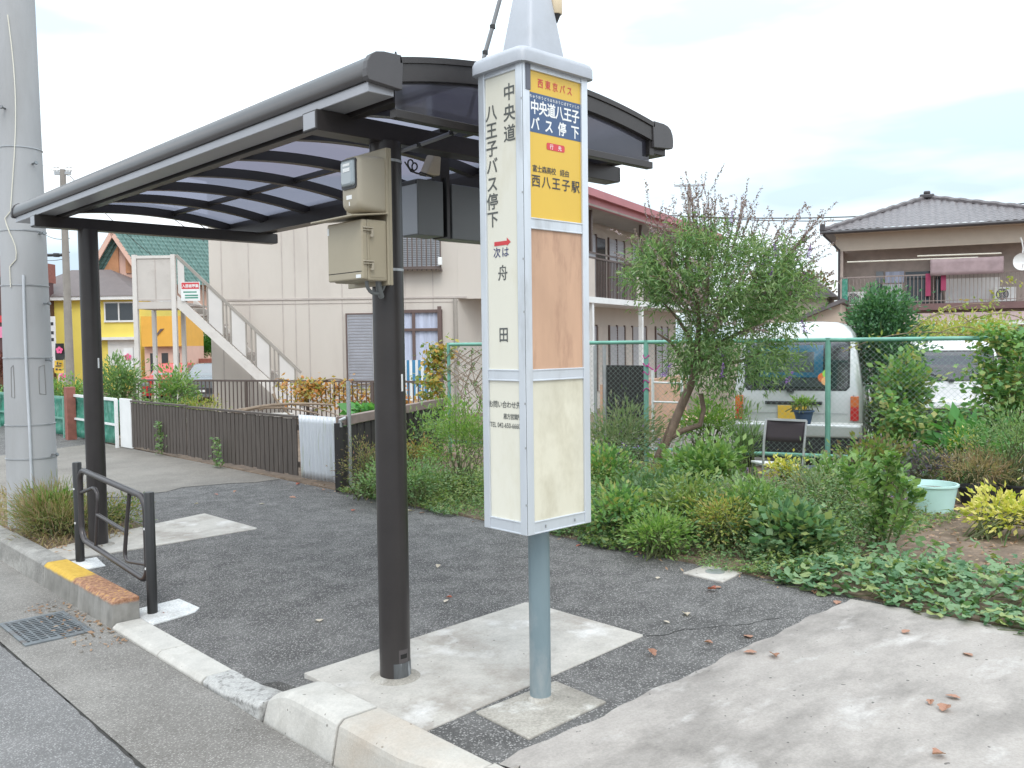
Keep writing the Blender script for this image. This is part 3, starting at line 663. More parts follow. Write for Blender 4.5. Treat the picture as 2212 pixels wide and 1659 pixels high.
for y in (3.24, 7.03):
    b = MB(); b.box(1.95, y-.05, 2.368, 3.85, y+.05, 2.452); b.box(1.945, y-.053, 2.372, 1.95, y+.053, 2.449); b.box(3.85, y-.053, 2.372, 3.855, y+.053, 2.449)
    b.build('cross_beam', m_brown, bs_, bevel=.004)
    b = MB(); b.box(1.944, y-.045, 2.378, 1.9452, y+.045, 2.443); b.build('beam_cap', m_trim, bs_)
# gutters: round-fronted profile run along the length
def gutter(side):
    s = 1 if side == 'road' else -1; xo = 1.955 if side == 'road' else 3.835
    prof = [(.004, 2.494), (-.004, 2.506), (-.005, 2.530), (.001, 2.558), (.014, 2.580), (.036, 2.594), (.07, 2.601), (.145, 2.603), (.145, 2.494)]
    pts = [(xo+s*u, YN+.005, z) for u, z in prof]
    b = MB(); b.prism(pts, (0, YF-YN-.01, 0)); b.build('gutter', m_brown_l, bs_, smooth=True, ang=35)
    b = MB(); b.box(xo+s*.016, YN+.004, 2.453, xo+s*.135, YF-.004, 2.4935); b.build('gutter_trim', m_trim if side == 'road' else m_brown, bs_, bevel=.003)  # road-side bar coloured paler than the garden one, as bronze catching light
    for y0, y1 in ((YN-.028, YN+.004), (YF-.004, YF+.025)):
        pc = [(-.002, 2.488), (-.010, 2.502), (-.011, 2.530), (-.005, 2.560), (.010, 2.585), (.034, 2.600), (.07, 2.607), (.150, 2.609), (.158, 2.575), (.152, 2.476), (.02, 2.486)]
        b = MB(); b.prism([(xo+s*u, y0, z) for u, z in pc], (0, y1-y0, 0)); b.build('end_cap', mat('bronze_end_cap', (.075, .07, .072), .45, .15), bs_, bevel=.003)
gutter('road'); gutter('garden')
def arc(b, y0, y1, top, bot, x0=2.10, x1=3.69, n=22):
    xs = np.linspace(x0, x1, n+1); vs = []; fs = []
    for x in xs: z = zarc(x); vs += [(x, y0, z+top), (x, y1, z+top), (x, y1, z+bot), (x, y0, z+bot)]
    for i in range(n):
        for k_ in range(4): fs.append((i*4+k_, i*4+(k_+1) % 4, (i+1)*4+(k_+1) % 4, (i+1)*4+k_))
    fs += [(0, 1, 2, 3), (n*4+3, n*4+2, n*4+1, n*4)]
    b.add(vs, fs)
for y0, y1 in ((YN-.02, YN+.03), (YF-.03, YF+.02)):
    b = MB(); arc(b, y0, y1, -.014, -.082); b.build('end_arch', m_brown, bs_, smooth=True)
    b = MB(); arc(b, y0-.008, y1+.008, .010, -.0135); b.build('arch_trim', m_brown, bs_, smooth=True)
ribs = [YN+.03+(YF-YN-.06)*i/7 for i in range(1, 7)]
for y in ribs:
    b = MB(); arc(b, y-.027, y+.027, -.020, -.080); b.build('rib', m_brown, bs_, smooth=True)
for x in (2.52, 3.19):
    b = MB(); z = zarc(x); b.box(x-.016, YN+.03, z-.052, x+.016, YF-.03, z-.020); b.build('purlin', m_brown, bs_)
def smoky(name, tcol, dcol, k_, gl=.08):
    m, nt, nd, lk, p = newmat(name); nd.remove(p)
    tr = nd.new('ShaderNodeBsdfTransparent'); tr.inputs[0].default_value = (*tcol, 1); tl = nd.new('ShaderNodeBsdfTranslucent'); tl.inputs[0].default_value = (*dcol, 1)
    gs = nd.new('ShaderNodeBsdfGlossy'); gs.inputs['Roughness'].default_value = .08; gs.inputs[0].default_value = (.8, .8, .85, 1)
    a = nd.new('ShaderNodeMixShader'); a.inputs[0].default_value = k_; lk.new(tr.outputs[0], a.inputs[1]); lk.new(tl.outputs[0], a.inputs[2])
    c = nd.new('ShaderNodeMixShader'); c.inputs[0].default_value = gl; lk.new(a.outputs[0], c.inputs[1]); lk.new(gs.outputs[0], c.inputs[2])
    lk.new(c.outputs[0], nd['Material Output'].inputs[0]); return m
m_poly = smoky('smoky_polycarbonate', (.15, .155, .19), (.24, .25, .31), .5)
m_end = smoky('smoky_end_pane', (.12, .115, .135), (.36, .34, .39), .62)
edges = [YN+.03]+ribs+[YF-.03]
for i in range(7):
    b = MB(); b.grid(lambda u, v, i=i: (2.10+1.59*u, edges[i]+(edges[i+1]-edges[i])*v, zarc(2.10+1.59*u)-.016), 20, 1); b.build('roof_panel', m_poly, bs_, smooth=True)
for y in (YN+.012,):
    b = MB(); xs = np.linspace(2.10, 3.69, 20)
    for i in range(19): b.quad((xs[i], y, 2.40), (xs[i+1], y, 2.40), (xs[i+1], y, zarc(xs[i+1])-.075), (xs[i], y, zarc(xs[i])-.075))
    b.build('end_pane', m_end, bs_)
b = MB(); b.box(2.09, YN-.006, 2.374, 3.70, YN+.035, 2.408); b.build('end_tie', m_brown, bs_, bevel=.003)
b = MB(); b.box(3.665, YN-.012, 2.44, 3.70, YN+.036, 2.52); b.build('tie_plate', m_brown, bs_)
b = MB(); b.box(2.105, YN+.03, 2.44, 2.150, YF-.03, 2.53); b.build('inner_beam', m_brown, bs_); b = MB(); b.box(3.65, YN+.03, 2.44, 3.695, YF-.03, 2.53); b.build('inner_beam', m_brown, bs_)
b = MB(); b.lathe((2.09, YN-.012, 2.592), [(.004, 0), (.007, .012), (.003, .03)], 8); b.build('bolt', m_darkpl, bs_)

# electricity board, meter and switch box on the front post
bd = thing('mounting_board', 'beige backboard strapped to the front shelter post with steel bands', 'backboard', (2.235, 3.25, 2.0))
b = MB(); b.box(2.218, 3.095, 1.745, 2.232, 3.40, 2.318); b.box(2.232, 3.095, 1.745, 2.246, 3.103, 2.318); b.build('plate', m_beige, bd, bevel=.003)
b = MB(); b.prism([(2.035, 3.08, 2.018), (2.218, 3.08, 2.040), (2.218, 3.40, 2.040), (2.035, 3.40, 2.018)], (0, 0, .006)); b.build('rain_hood', m_beige, bd, bevel=.001)
for z in (2.285, 1.815):
    b = MB(); b.lathe((2.32, 3.24, z), [(.0712, 0), (.0712, .011)], 28, cap=False); b.lathe((2.32, 3.24, z), [(.0695, 0), (.0695, .011)], 28, cap=False)
    b.box(2.246, 3.165, z, 2.26, 3.175, z+.011); b.build('band', m_steel, bd, smooth=True)
mt = thing('electricity_meter', 'rounded beige electricity meter with a glass window on the backboard', 'meter', (2.15, 3.18, 2.16))
b = MB(); fr_ = Fr((2.218, 3.245, 2.045), (0, -1, 0), (0, 0, 1), (-1, 0, 0))
def rr(w0, w1, h0, h1, dep, r_=.03): return [fr_((u, v, dep)) for u, v, _ in ring(w0, w1, h0, h1, r_, 0, 6)]
loft(b, [rr(.0, .142, .0, .235, .0, .02), rr(.0, .142, .0, .235, .05, .025), rr(.003, .139, .004, .232, .105, .03), rr(.008, .134, .014, .228, .122, .03), rr(.018, .124, .03, .218, .128, .025)])
b.build('housing', m_beige2, mt, smooth=True, ang=60)
b = MB(); b.fr = fr_; loft(b, [ring(.022, .118, .105, .215, .012, .1265), ring(.026, .114, .110, .211, .012, .142), ring(.034, .106, .117, .204, .010, .146)]); b.build('window', glass('meter_glass', (.30, .34, .36), .06), mt, bevel=.002)
b = MB(); b.fr = fr_; loft(b, [ring(.016, .124, .096, .221, .014, .1262), ring(.016, .124, .096, .221, .014, .133)]); b.build('window_frame', m_darkpl, mt)
b = MB(); b.fr = fr_; b.box(.045, .055, .1275, .085, .072, .1292); b.build('nameplate', m_wpaint, mt)
b = MB(); b.fr = fr_; b.box(.05, .165, .1466, .10, .180, .1475); b.box(.05, .188, .1466, .10, .198, .1475); b.build('dial', m_wpaint, mt)
b = MB(); b.fr = fr_; b.box(.063, .028, .127, .069, .045, .1292); b.build('seal', m_wpaint, mt)
sb = thing('switch_box', 'beige latched switch box hanging below the meter with a looped cable', 'electrical box', (2.15, 3.22, 1.89))
b = MB(); b.box(2.118, 3.098, 1.762, 2.217, 3.352, 2.014); b.build('body', m_beige, sb, bevel=.006)
b = MB(); b.box(2.090, 3.094, 1.766, 2.117, 3.356, 2.012); b.build('door', m_beige, sb, bevel=.006)
b = MB(); b.box(2.0892, 3.10, 1.797, 2.0902, 3.35, 1.800); b.build('groove', m_hole, sb)
b = MB(); b.box(2.13, 3.0962, 1.775, 2.205, 3.0975, 2.000); b.build('side_plate', m_beige, sb, bevel=.0006)
for z in (1.838, 1.975):
    b = MB(); b.box(2.095, 3.086, z, 2.145, 3.094, z+.006); b.box(2.095, 3.086, z-.010, 2.140, 3.093, z-.006); b.box(2.132, 3.083, z-.032, 2.142, 3.094, z-.004); b.box(2.126, 3.080, z-.036, 2.138, 3.090, z-.026); b.build('latch', m_beige2, sb, bevel=.0015)
b = MB(); b.box(2.0885, 3.34, 1.965, 2.0905, 3.352, 1.995); b.build('sticker', m_wpaint, sb); b = MB(); b.box(2.0885, 3.105, 1.772, 2.0905, 3.140, 1.786); b.build('sticker', m_wpaint, sb)
b = MB(); pts = [(2.135, 3.13, 1.764)]+[(2.135+.055*(1-math.cos(a)), 3.13+.03*math.sin(a*.5), 1.764-.052*math.sin(a)) for a in np.linspace(.2, math.pi-.2, 12)]+[(2.245, 3.16, 1.764)]
b.tube(pts, .008, 8); b.tube([(2.20, 3.14, 1.765), (2.205, 3.145, 1.735), (2.235, 3.17, 1.70)], .013, 8); b.build('cable', mat('grey_cable', (.16, .165, .165), .5), sb, smooth=True)
# hanging display cabinets
dc = thing('display_cabinet', 'dark grey display cabinets hung under the shelter roof from a mast', 'display', (2.97, 3.62, 2.2))
b = MB(); b.box(2.772, 3.60, 2.045, 2.935, 3.735, 2.325); b.build('cabinet', m_screen, dc, bevel=.004)
b = MB(); b.box(2.7690, 3.606, 2.052, 2.7715, 3.730, 2.300); b.build('screen', m_screen2, dc); b = MB(); b.box(2.767, 3.61, 2.30, 2.7715, 3.73, 2.318); b.build('vent', m_darkpl, dc)
b = MB(); b.box(3.005, 3.615, 2.04, 3.42, 3.735, 2.325); b.build('cabinet', m_screen, dc, bevel=.004)
b = MB(); b.box(2.94, 3.625, 2.04, 3.00, 3.70, 2.60); b.build('mast', m_brown, dc)
b = MB(); b.box(2.955, 3.596, 2.045, 2.958, 3.625, 2.35); b.build('cable', m_black, dc)
sp_ = thing('speaker_bracket', 'small beige tilted speaker with coiled wire above the display cabinet', 'speaker', (2.84, 3.6, 2.4))
b = MB(); b.prism([(2.80, 3.56, 2.345), (2.885, 3.56, 2.345), (2.895, 3.56, 2.44), (2.855, 3.56, 2.455)], (0, .07, 0)); b.build('body', mat('cream_speaker', (.40, .34, .25), .5), sp_, bevel=.006)
b = MB(); pts = [(2.70+.022*math.cos(a)+.004*a, 3.57, 2.385+.022*math.sin(a)-.002*a) for a in np.linspace(0, 12, 40)]+[(2.80, 3.57, 2.345), (2.86, 3.58, 2.335)]
b.tube(pts, .004, 6); b.tube([(2.62, 3.5, 2.37), (2.70, 3.56, 2.345), (2.80, 3.57, 2.335)], .004, 6); b.build('wire', m_black, sp_)
# conduit rising past the sign
q = [at(843, 333, 3.93), at(880, 322, 3.92), at(940, 301, 3.92), at(985, 284, 3.92), at(1003, 272, 3.92), at(1016, 240, 3.91), at(1032, 175, 3.9), at(1046, 122, 3.9), at(1062, 65, 3.9), at(1081, -5, 3.9), at(1110, -120, 3.9)]
b = MB(); b.tube(q, .0095, 10); cdt = b.build('conduit', mat('grey_conduit', (.20, .20, .205), .45, .3, var=.15), smooth=True)
tag(cdt, 'thin grey cable conduit climbing from the post behind the sign', 'conduit')
b = MB()
for t_ in (at(1064, 58, 3.9), at(1048, 114, 3.9), at(975, 288, 3.92), at(905, 314, 3.92)): b.lathe(t_, [(.0125, -.008), (.0125, .008)], 10)
ORG[cdt.name] = Vector((0, 0, 0)); b.build('clip', m_black, cdt)

# ------------------------------------------------------------------ barrier rail
br = thing('barrier_rail', 'dark tubular pedestrian barrier with a bent braced frame between two posts', 'barrier', (2.06, 5.98, 0))
ya, yb_, xb = 5.348, 6.629, 2.06; za, zb = float(hpav(xb, ya)), -.008
for y, z in ((ya, za), (yb_, zb)):
    b = MB(); b.lathe((xb, y, 0), [(.030, z-.02), (.030, z+.70+(.035 if y == ya else 0)), (.026, z+.705+(.035 if y == ya else 0))], 20); p = b.build('post', m_post, br, smooth=True)
    b = MB(); s_ = 1 if y == ya else -1
    for zz in (.28, .52): b.lathe((xb-.028, y+s_*.012, z+zz), [(.006, -.006), (.006, .006)], 8)
    b.build('bolt', m_wpaint, p)
def rz(y, h): return h*(1+.05*(yb_-y)/1.28)+za+(zb-za)*(y-ya)/(yb_-ya)
def rrect(y0, y1, h0, h1, r_):
    o = []
    for cy, ch, a0 in ((y1-r_, h1-r_, 0), (y0+r_, h1-r_, 90), (y0+r_, h0+r_, 180), (y1-r_, h0+r_, 270)):
        for k_ in range(7): a = R(a0+15*k_); o.append((cy+r_*math.cos(a), ch+r_*math.sin(a)))
    o.append(o[0]); o.append(o[1]); return [(xb, y, rz(y, h)) for y, h in o]
b = MB(); b.tube(rrect(ya+.055, yb_-.055, .175, .665, .09), .020, 12, caps=False); b.build('frame', m_rail, br, smooth=True)
def brace(p):
    b = MB(); b.tube([(xb, y, rz(y, h)) for y, h in p], .0125, 10); b.build('brace', m_rail, br, smooth=True)
brace([(yb_-.06, .50), (6.32, .575), (6.27, .575), (6.235, .55), (6.23, .50), (6.27, .33), (6.30, .19)])
brace([(5.66, .645), (5.72, .45), (5.765, .28), (5.765, .245), (5.74, .225), (5.70, .225), (ya+.06, .275)])
brace([(6.245, .41), (5.73, .40)])

# ------------------------------------------------------------------ utility pole
up = thing('utility_pole', 'tall grey concrete utility pole with bands and conduit at the kerb', 'utility pole', (2.26, 8.25, 0))
PX_, PY_ = 2.215, 8.28
b = MB(); b.lathe((PX_, PY_, 0), [(.197, -.1), (.19, .8), (.168, 3.0), (.12, 8)], 40); b.build('shaft', m_pole, up, smooth=True)
def prad(z): return .197-.0098*z
for z in (.58, .86, 1.42, 2.02, 2.47, 3.15):
    b = MB(); r_ = prad(z); b.lathe((PX_, PY_, z), [(r_+.001, -.006), (r_+.006, -.004), (r_+.006, .004), (r_+.001, .006)], 40, cap=False); b.build('band', m_steel, up, smooth=True)
dirc = Vector((-PX_, -PY_, 0)).normalized(); sd_ = Vector((-dirc.y, dirc.x, 0))
def onp(ang, z, ex=0): return Vector((PX_, PY_, z)) + (dirc*math.cos(ang)+sd_*math.sin(ang))*(prad(z)+ex)
b = MB(); b.tube([onp(-.05+.02*math.sin(z*3), z, .012) for z in np.linspace(.05, 2.1, 14)], .011, 8); b.build('conduit', mat('pale_conduit', (.55, .57, .60), .4, .2), up, smooth=True)
b = MB(); b.tube([onp(-.35+.25*math.sin(z*2.2)+(.3*math.sin(z*9) if 2.2 < z < 2.6 else 0), z, .010) for z in np.linspace(2.0, 4.2, 40)], .0045, 6); b.build('wire', m_ivory, up, smooth=True)
for a0, a1, z0, z1 in ((.42, .72, 1.12, 1.36), (-.75, -.60, 1.10, 1.36)):
    pts = [onp(a0, z0, .001), onp(a1, z0-.01, .001), onp(a1, (z0+z1)/2, .001), onp(a1-.02, z1, .001), onp(a0+.02, z1-.02, .001), onp(a0, (z0+z1)/2, .001), onp(a0, z0, .001)]
    b = MB(); b.tube(pts, .004, 5); b.build('tape_mark', mat('grey_tape_residue', (.24, .235, .225), .8, var=.2), up)
for z, a in ((3.02, .55), (2.45, .75), (1.87, .85), (3.45, -.6), (1.40, .8), (.60, .9)):
    b = MB(); b.tube([onp(a, z, -.01), onp(a, z, .05)], .008, 8); b.tube([onp(a, z, .046), onp(a, z+.004, .056)], .016, 8); b.build('step_bolt', m_iron, up, smooth=True)

# ================================================================== fences and background
# brown slat fence along the pavement
def slat_fence(label, xa, ya_, xb_, yb2, h, n):
    t = thing('wooden_fence', label, 'fence', ((xa+xb_)/2, (ya_+yb2)/2, 0))
    a = Vector((xa, ya_, 0)); d = Vector((xb_, yb2, 0))-a; L = d.length; d.normalize(); out_ = Vector((d.y, -d.x, 0)) if d.y < 0 else Vector((-d.y, d.x, 0))
    fr = Fr(a, d, (0, 0, 1), out_); b = MB(); b.fr = fr; p = L/n
    for i in range(n): j = random.uniform(-.006, .006); b.box(i*p+random.uniform(.007, .014), .05+random.uniform(-.01, .015), -.009, (i+1)*p-random.uniform(.004, .012), h+j, .009)
    b.build('slats', m_fencew, t)
    b = MB(); b.fr = fr
    for z in (.14, h-.12): b.box(0, z, -.030, L, z+.06, -.010)
    b.box(0, h+.012, -.03, L, h+.035, .02)
    b.build('rail', m_fencew, t); return t
slat_fence('dark brown slatted wooden fence panel beside the corrugated sheet', 5.03, 8.78, 4.94, 11.45, .68, 27)
slat_fence('dark brown slatted wooden fence panel beside the white board', 4.95, 11.50, 4.875, 13.2, .69, 18)
b = MB(); fr = Fr((5.06, 8.76, 0), (.05, -.66, 0), (0, 0, 1), (-1, -.08, 0))
b.fr = fr; n = 66; b.grid(lambda u, v: (u*.66, .03+v*.70, .013*math.sin(u*2*math.pi*10)+.02*v), 160, 8)
o = b.build('corrugated_sheet', mat('algae_stained_white_metal', (.62, .645, .68), .45, .2, var=.05, vs=3, stretch=(4, 4, .3), dirt=(.40, .44, .30), dirtamt=(.56, .74), ds=5), smooth=True)
so = o.modifiers.new('solid', 'SOLIDIFY'); so.thickness = .003; tag(o, 'white corrugated metal sheet with green algae stains at its foot', 'metal sheet')
# dark side fence with beige top rail
t = thing('wooden_fence', 'blackened board fence with a pale top rail running back into the garden', 'fence', LF(-1.3, 10.5))
a = LF(-1.75, 9.1); c_ = LF(-.93, 11.9); d = c_-a; L = d.length; d.normalize(); fr = Fr(a, d, (0, 0, 1), Vector((d.y, -d.x, 0)))
b = MB(); b.fr = fr
for i in range(17): b.box(i*L/17+.012, .03, -.012, (i+1)*L/17-.022, .66+random.uniform(-.01, .01), .010)
b.build('boards', m_fenced, t); b = MB(); b.fr = fr; b.box(0, .665, -.05, L, .76, .03); b.build('top_rail', m_fencerail, t, bevel=.004)
b = MB(); b.fr = fr; b.box(-.10, 0, -.03, -.01, .70, .03); b.build('post', m_fenced, t)
q = at(757, 1052, 9.2); b = MB(); b.tube([(q.x, q.y, 0), (q.x, q.y, 1.12)], .022, 10); tag(b.build('pipe_post', m_steel, smooth=True), 'thin grey steel pipe post at the garden corner by the corrugated sheet', 'post')
b = MB(); q = at(735, 912, 9.05); b.tube([q+Vector((0, 0, -.05)), q+Vector((0, 0, .02)), q+Vector((.05, -.03, .04))], .02, 8); tag(b.build('tap', m_steel, smooth=True), 'small grey garden tap beside the corrugated sheet', 'tap')
# white board, net panels, brown post
b = MB(); fr = Fr((4.87, 13.62, 0), (.01, -.40, 0), (0, 0, 1), (-1, 0, 0)); b.fr = fr; b.box(0, .02, -.015, .40, .74, .015); tag(b.build('fence_board', m_wpaint, bevel=.004), 'plain white upright board at the end of the brown fence', 'board')
def net_panel(label, p0, p1, h, m, whiteframe=True):
    t = thing('net_fence', label, 'fence', (p0+p1)/2); d = p1-p0; L = d.length; d.normalize(); fr = Fr(p0, d, (0, 0, 1), Vector((d.y, -d.x, 0)))
    b = MB(); b.fr = fr; b.grid(lambda u, v: (u*L, .04+v*(h-.06), .025*math.sin(u*L*7+v*3)), int(L*14)+4, 6); o = b.build('net', m, t, smooth=True)
    so = o.modifiers.new('solid', 'SOLIDIFY'); so.thickness = .003
    b = MB(); b.fr = fr; n = max(1, round(L/1.1)); mm = m_wpaint if whiteframe else m_greenp
    for i in range(n+1): b.box(i*L/n-.022, 0, .02, i*L/n+.022, h, .06)
    b.box(0, h-.03, .02, L, h+.01, .055); b.box(0, h*.45, .02, L, h*.45+.03, .055); b.build('frame', mm, t)
net_panel('green net panel in a white frame between the white board and brown post', Vector((4.84, 15.6, 0)), Vector((4.86, 13.66, 0)), .73, m_netg)
q = at(154, 950, 14.6); b = MB(); b.box(q.x-.07, q.y-.07, -.1, q.x+.07, q.y+.07, .86); tag(b.build('fence_post', m_rustp, bevel=.006), 'short red-brown square post between the green nets', 'post')
net_panel('long green net fence beyond the utility pole at the left edge', LF(-14.5, 21.5, -.05), LF(-7.45, 14.9, 0), .68, m_netg, False)

# chain-link fence with green pipes
FD = Vector((.913, -.407)); F0 = (3.54, 10.0)
def fl(t, z=0): return LF(F0[0]+FD.x*t, F0[1]+FD.y*t, z)
cf = thing('chain_link_fence', 'green pipe and wire mesh fence behind the garden', 'fence', fl(-2))
TL, TR = -4.80, 4.2
b = MB(); b.tube([fl(TL, 1.475), fl(TR, 1.475)], .024, 10); b.build('top_rail', m_greenp, cf, smooth=True)
b = MB(); b.tube([fl(TL, .17), fl(TR, .17)], .024, 10); b.build('bottom_rail', m_greenp, cf, smooth=True)
for t_ in (0, -2.09, -4.02, -4.80, 2.09, 4.15):
    b = MB(); b.tube([fl(t_, -.1), fl(t_, 1.50)], .030 if t_ != -4.80 else .024, 10); b.build('post', m_greenp, cf, smooth=True)
for t_ in (-2.62, -2.74):
    b = MB(); b.tube([fl(t_, -.1), fl(t_, 1.44)], .022, 8); b.build('brace_post', m_steel, cf, smooth=True)
b = MB(); pitch = .062; nz = 21; th = .0016
nW = int((TR-TL)/pitch)
for i in range(nW):
    for s_ in (0, 1):
        pts = [fl(TL+pitch*(i+.5)+(pitch/2 if (k_+s_) % 2 else -pitch/2), .18+k_*1.28/nz) for k_ in range(nz+1)]
        off = Vector((0, 0, 0))
        for k_ in range(nz):
            a, c_ = pts[k_], pts[k_+1]; u = (fl(1)-fl(0))*th; z_ = Vector((0, 0, th))
            b.add([a-u, a+u, c_+u, c_-u], [(0, 1, 2, 3)])
        if s_ == 0: pass
b.build('wire_mesh', m_wire, cf)
del nW

# brown railing in front of the apartments
t = thing('iron_railing', 'thin brown bar railing overgrown with orange vine before the flats', 'railing', LF(-4, 16.2, -.15))
a = LF(-7.40, 17.5); c_ = LF(-1.16, 14.9); d = (c_-a); L = d.length; d.normalize(); fr = Fr(a, d, (0, 0, 1), Vector((d.y, -d.x, 0)))
b = MB(); b.fr = fr; n = int(L/.092)
for i in range(n+1): b.box(i*L/n-.008, -.1, -.008, i*L/n+.008, .83, .008)
b.build('bars', m_railbar, t)
b = MB(); b.fr = fr; b.box(-.02, .83, -.022, L+.02, .865, .022); b.box(0, -.04, -.018, L, -.01, .018)
for i in range(0, 6): b.box(i*L/5-.022, -.3, -.022, i*L/5+.022, .83, .022)
b.build('rails', m_railbar, t)
q = at(603, 900, 13.5); b = MB(); b.lathe((q.x, q.y, 0), [(.17, .0), (.20, .42), (.215, .43), (.215, .46), (.19, .465)], 20); tag(b.build('concrete_planter', m_slab, smooth=True), 'round pale concrete planter under dead branches behind the brown fence', 'planter')
t = thing('dead_branches', 'grey dead branches arching over the round planter', 'branches', LF(-3.4, 13.3))
for (x0, y0, xm, ym, x1, y1, r_) in ((480, 905, 560, 862, 720, 875, .035), (500, 890, 590, 868, 690, 895, .028), (590, 850, 600, 880, 640, 905, .022), (560, 885, 640, 855, 735, 900, .02), (590, 835, 596, 870, 610, 892, .012)):
    pts = [at(x0*(1-s)**2+2*xm*s*(1-s)+x1*s*s, y0*(1-s)**2+2*ym*s*(1-s)+y1*s*s, 13.3) for s in np.linspace(0, 1, 10)]
    b = MB(); b.tube(pts, [r_*(1-.6*i/9) for i in range(10)], 7); b.build('branch', m_twig, t, smooth=True)

# ------------------------------------------------------------------ apartment building
GD = 20.5
ap = thing('apartment_building', 'two-storey beige apartment block with a red eave, balcony corridor and joint lines', 'apartment building', LF(-3.5, 24, -.2))
fa = Fr(LF(0, GD), LF(1, 0), (0, 0, 1), LF(0, -1))                      # gable face: u = r, v = z, w towards viewer
DD = (.482, .876)
def along(r, d, t, z=0): return LF(r+DD[0]*t, d+DD[1]*t, z)
b = MB(); gl, gr, gc = -6.88, -1.21, .16
foot = [LF(gl, GD), LF(gr, GD), along(gr, GD, 15.5), along(gl, GD, 15.5)]
b.prism([p+Vector((0, 0, -.6)) for p in foot], (0, 0, 5.9)); b.build('wall', m_siding, ap)
b = MB(); b.prism([LF(gr+.002, GD+.001, 2.50), LF(gc, GD+.001, 2.50), along(gc, GD+.001, .25, 2.50), along(gr+.002, GD+.001, .25, 2.50)], (0, 0, 2.8)); b.build('wing_wall', m_siding, ap)
b = MB(); b.fr = fa
pk = [fa((gl-.3, 5.25, .35)), fa((gc+.25, 5.25, .35)), fa((gc+.25, 5.45, .35)), fa(((gl+gc)/2, 6.5, .35)), fa((gl-.3, 5.45, .35))]
b.fr = None; b.prism(pk, LF(DD[0]*16, DD[1]*16)); b.build('roof', m_redroof, ap)
b = MB(); e0 = along(gc+.22, GD, -.3); e1 = along(gc+.22, GD, 15.7); b.bar(e0+Vector((0, 0, 5.22)), e1+Vector((0, 0, 5.22)), .10, .40); b.build('eave_fascia', m_redroof, ap)
b = MB(); b.bar(along(gc-.45, GD, .2, 5.06), along(gc-.45, GD, 15.5, 5.06), 1.3, .05); b.build('soffit', m_soffit, ap)
b = MB(); b.fr = fa                                                   # joint strips and floor mouldings
for r in (-6.6, -5.98, -5.22, -4.93, -4.62, -3.86, -3.08, -2.42, -1.78): b.box(r-.012, -.4, .0, r+.012, 5.25, .006)
b.build('joint_strips', m_joint, ap)
b = MB(); b.fr = fa; b.box(gl, 2.52, .0, gr+.2, 2.56, .022); b.box(gl, 2.43, .0, gr, 2.445, .012); b.build('moulding', m_joint, ap)
b = MB(); b.fr = fa; b.tube([(gr-.06, -.4, .06), (gr-.06, 2.50, .06)], .045, 8); b.build('downpipe', m_soffit, ap, smooth=True)
# storm shutter beside the window
def fu(px): return (px-1106)/1930*GD
def fz(py, px=800): return 1.5+(739+.013*(1106-px)-py)*GD/1930
b = MB(); b.fr = fa
u0, u1, z0, z1 = fu(753), fu(808), fz(840), fz(680)
b.box(u0, z0, .0, u1, z1, .04)
for i in range(24): z = z0+.04+i*(z1-z0-.06)/24; b.add([(u0+.03, z, .045), (u1-.02, z, .045), (u1-.02, z+.058, .085), (u0+.03, z+.058, .085), (u0+.03, z+.066, .045), (u1-.02, z+.066, .045)], [(0, 1, 2, 3), (3, 2, 5, 4)])
b.build('storm_shutter', m_shut, ap); b = MB(); b.fr = fa; b.box(u0-.03, z0, .0, u0, z1+.03, .07); b.box(u0-.03, z1, .0, u1+.03, z1+.03, .0705); b.build('shutter_frame', m_brownfr, ap)
wn = fu(812), fu(958), fz(850), fz(676)
b = MB(); b.fr = fa
for u in (wn[0], fu(893), wn[1]-.07): b.box(u, wn[2], .0, u+.07, wn[3], .075)
b.box(wn[0], wn[3]-.02, .0, wn[1], wn[3]+.05, .08); zt = fz(714); b.box(wn[0], zt-.03, .0, wn[1], zt+.03, .078); b.box(fu(948), wn[2], .081, fu(948)+.09, wn[3]+.12, .12)
wf = b.build('window', m_brownfr, ap); b = MB(); b.fr = fa; b.grid(lambda u, v: (wn[0]+.02+u*(wn[1]-wn[0]-.06), wn[2]+v*(wn[3]-wn[2]-.02), .010+.007*math.sin(u*85)), 130, 2); b.build('curtain', m_curt, wf, smooth=True)
# upper window with balcony grille
u0, u1, z0, z1 = fu(868), fu(958), fz(585), fz(490)
b = MB(); b.fr = fa; b.box(u0, z0+.05, .0, u1-.03, z1, .03); uw = b.build('window', m_glassl, ap)
b = MB(); b.fr = fa
for i in range(22): z = z0+.07+i*(z1-z0-.1)/22; b.box(u0, z, .03, u1-.05, z+.02, .05)
b.build('louvres', m_shut, uw)
b = MB(); b.fr = fa
for i in range(10): u = u0+i*(u1-u0)/9; b.box(u-.014, z0-.05, .26, u+.014, z1-.1, .288)
b.box(u0-.02, z0-.05, .0, u0+.02, z0, .29); b.box(u1-.02, z0-.05, .0, u1+.02, z0, .29); b.box(u0, z0-.02, .25, u1, z0+.02, .30); b.box(u0, z1-.12, .25, u1, z1-.09, .30); b.box(u0, z0+.02, .03, u1, z0+.05, .28); b.build('balcony_grille', m_railbar, ap)
b = MB(); b.fr = fa; b.lathe((0, 0, 0), [(0, 0)], 3) if False else b.box(u1-.06, z0+.06, .29, u1+.04, z0+.24, .36); b.build('lamp', m_wpaint, ap, bevel=.02)
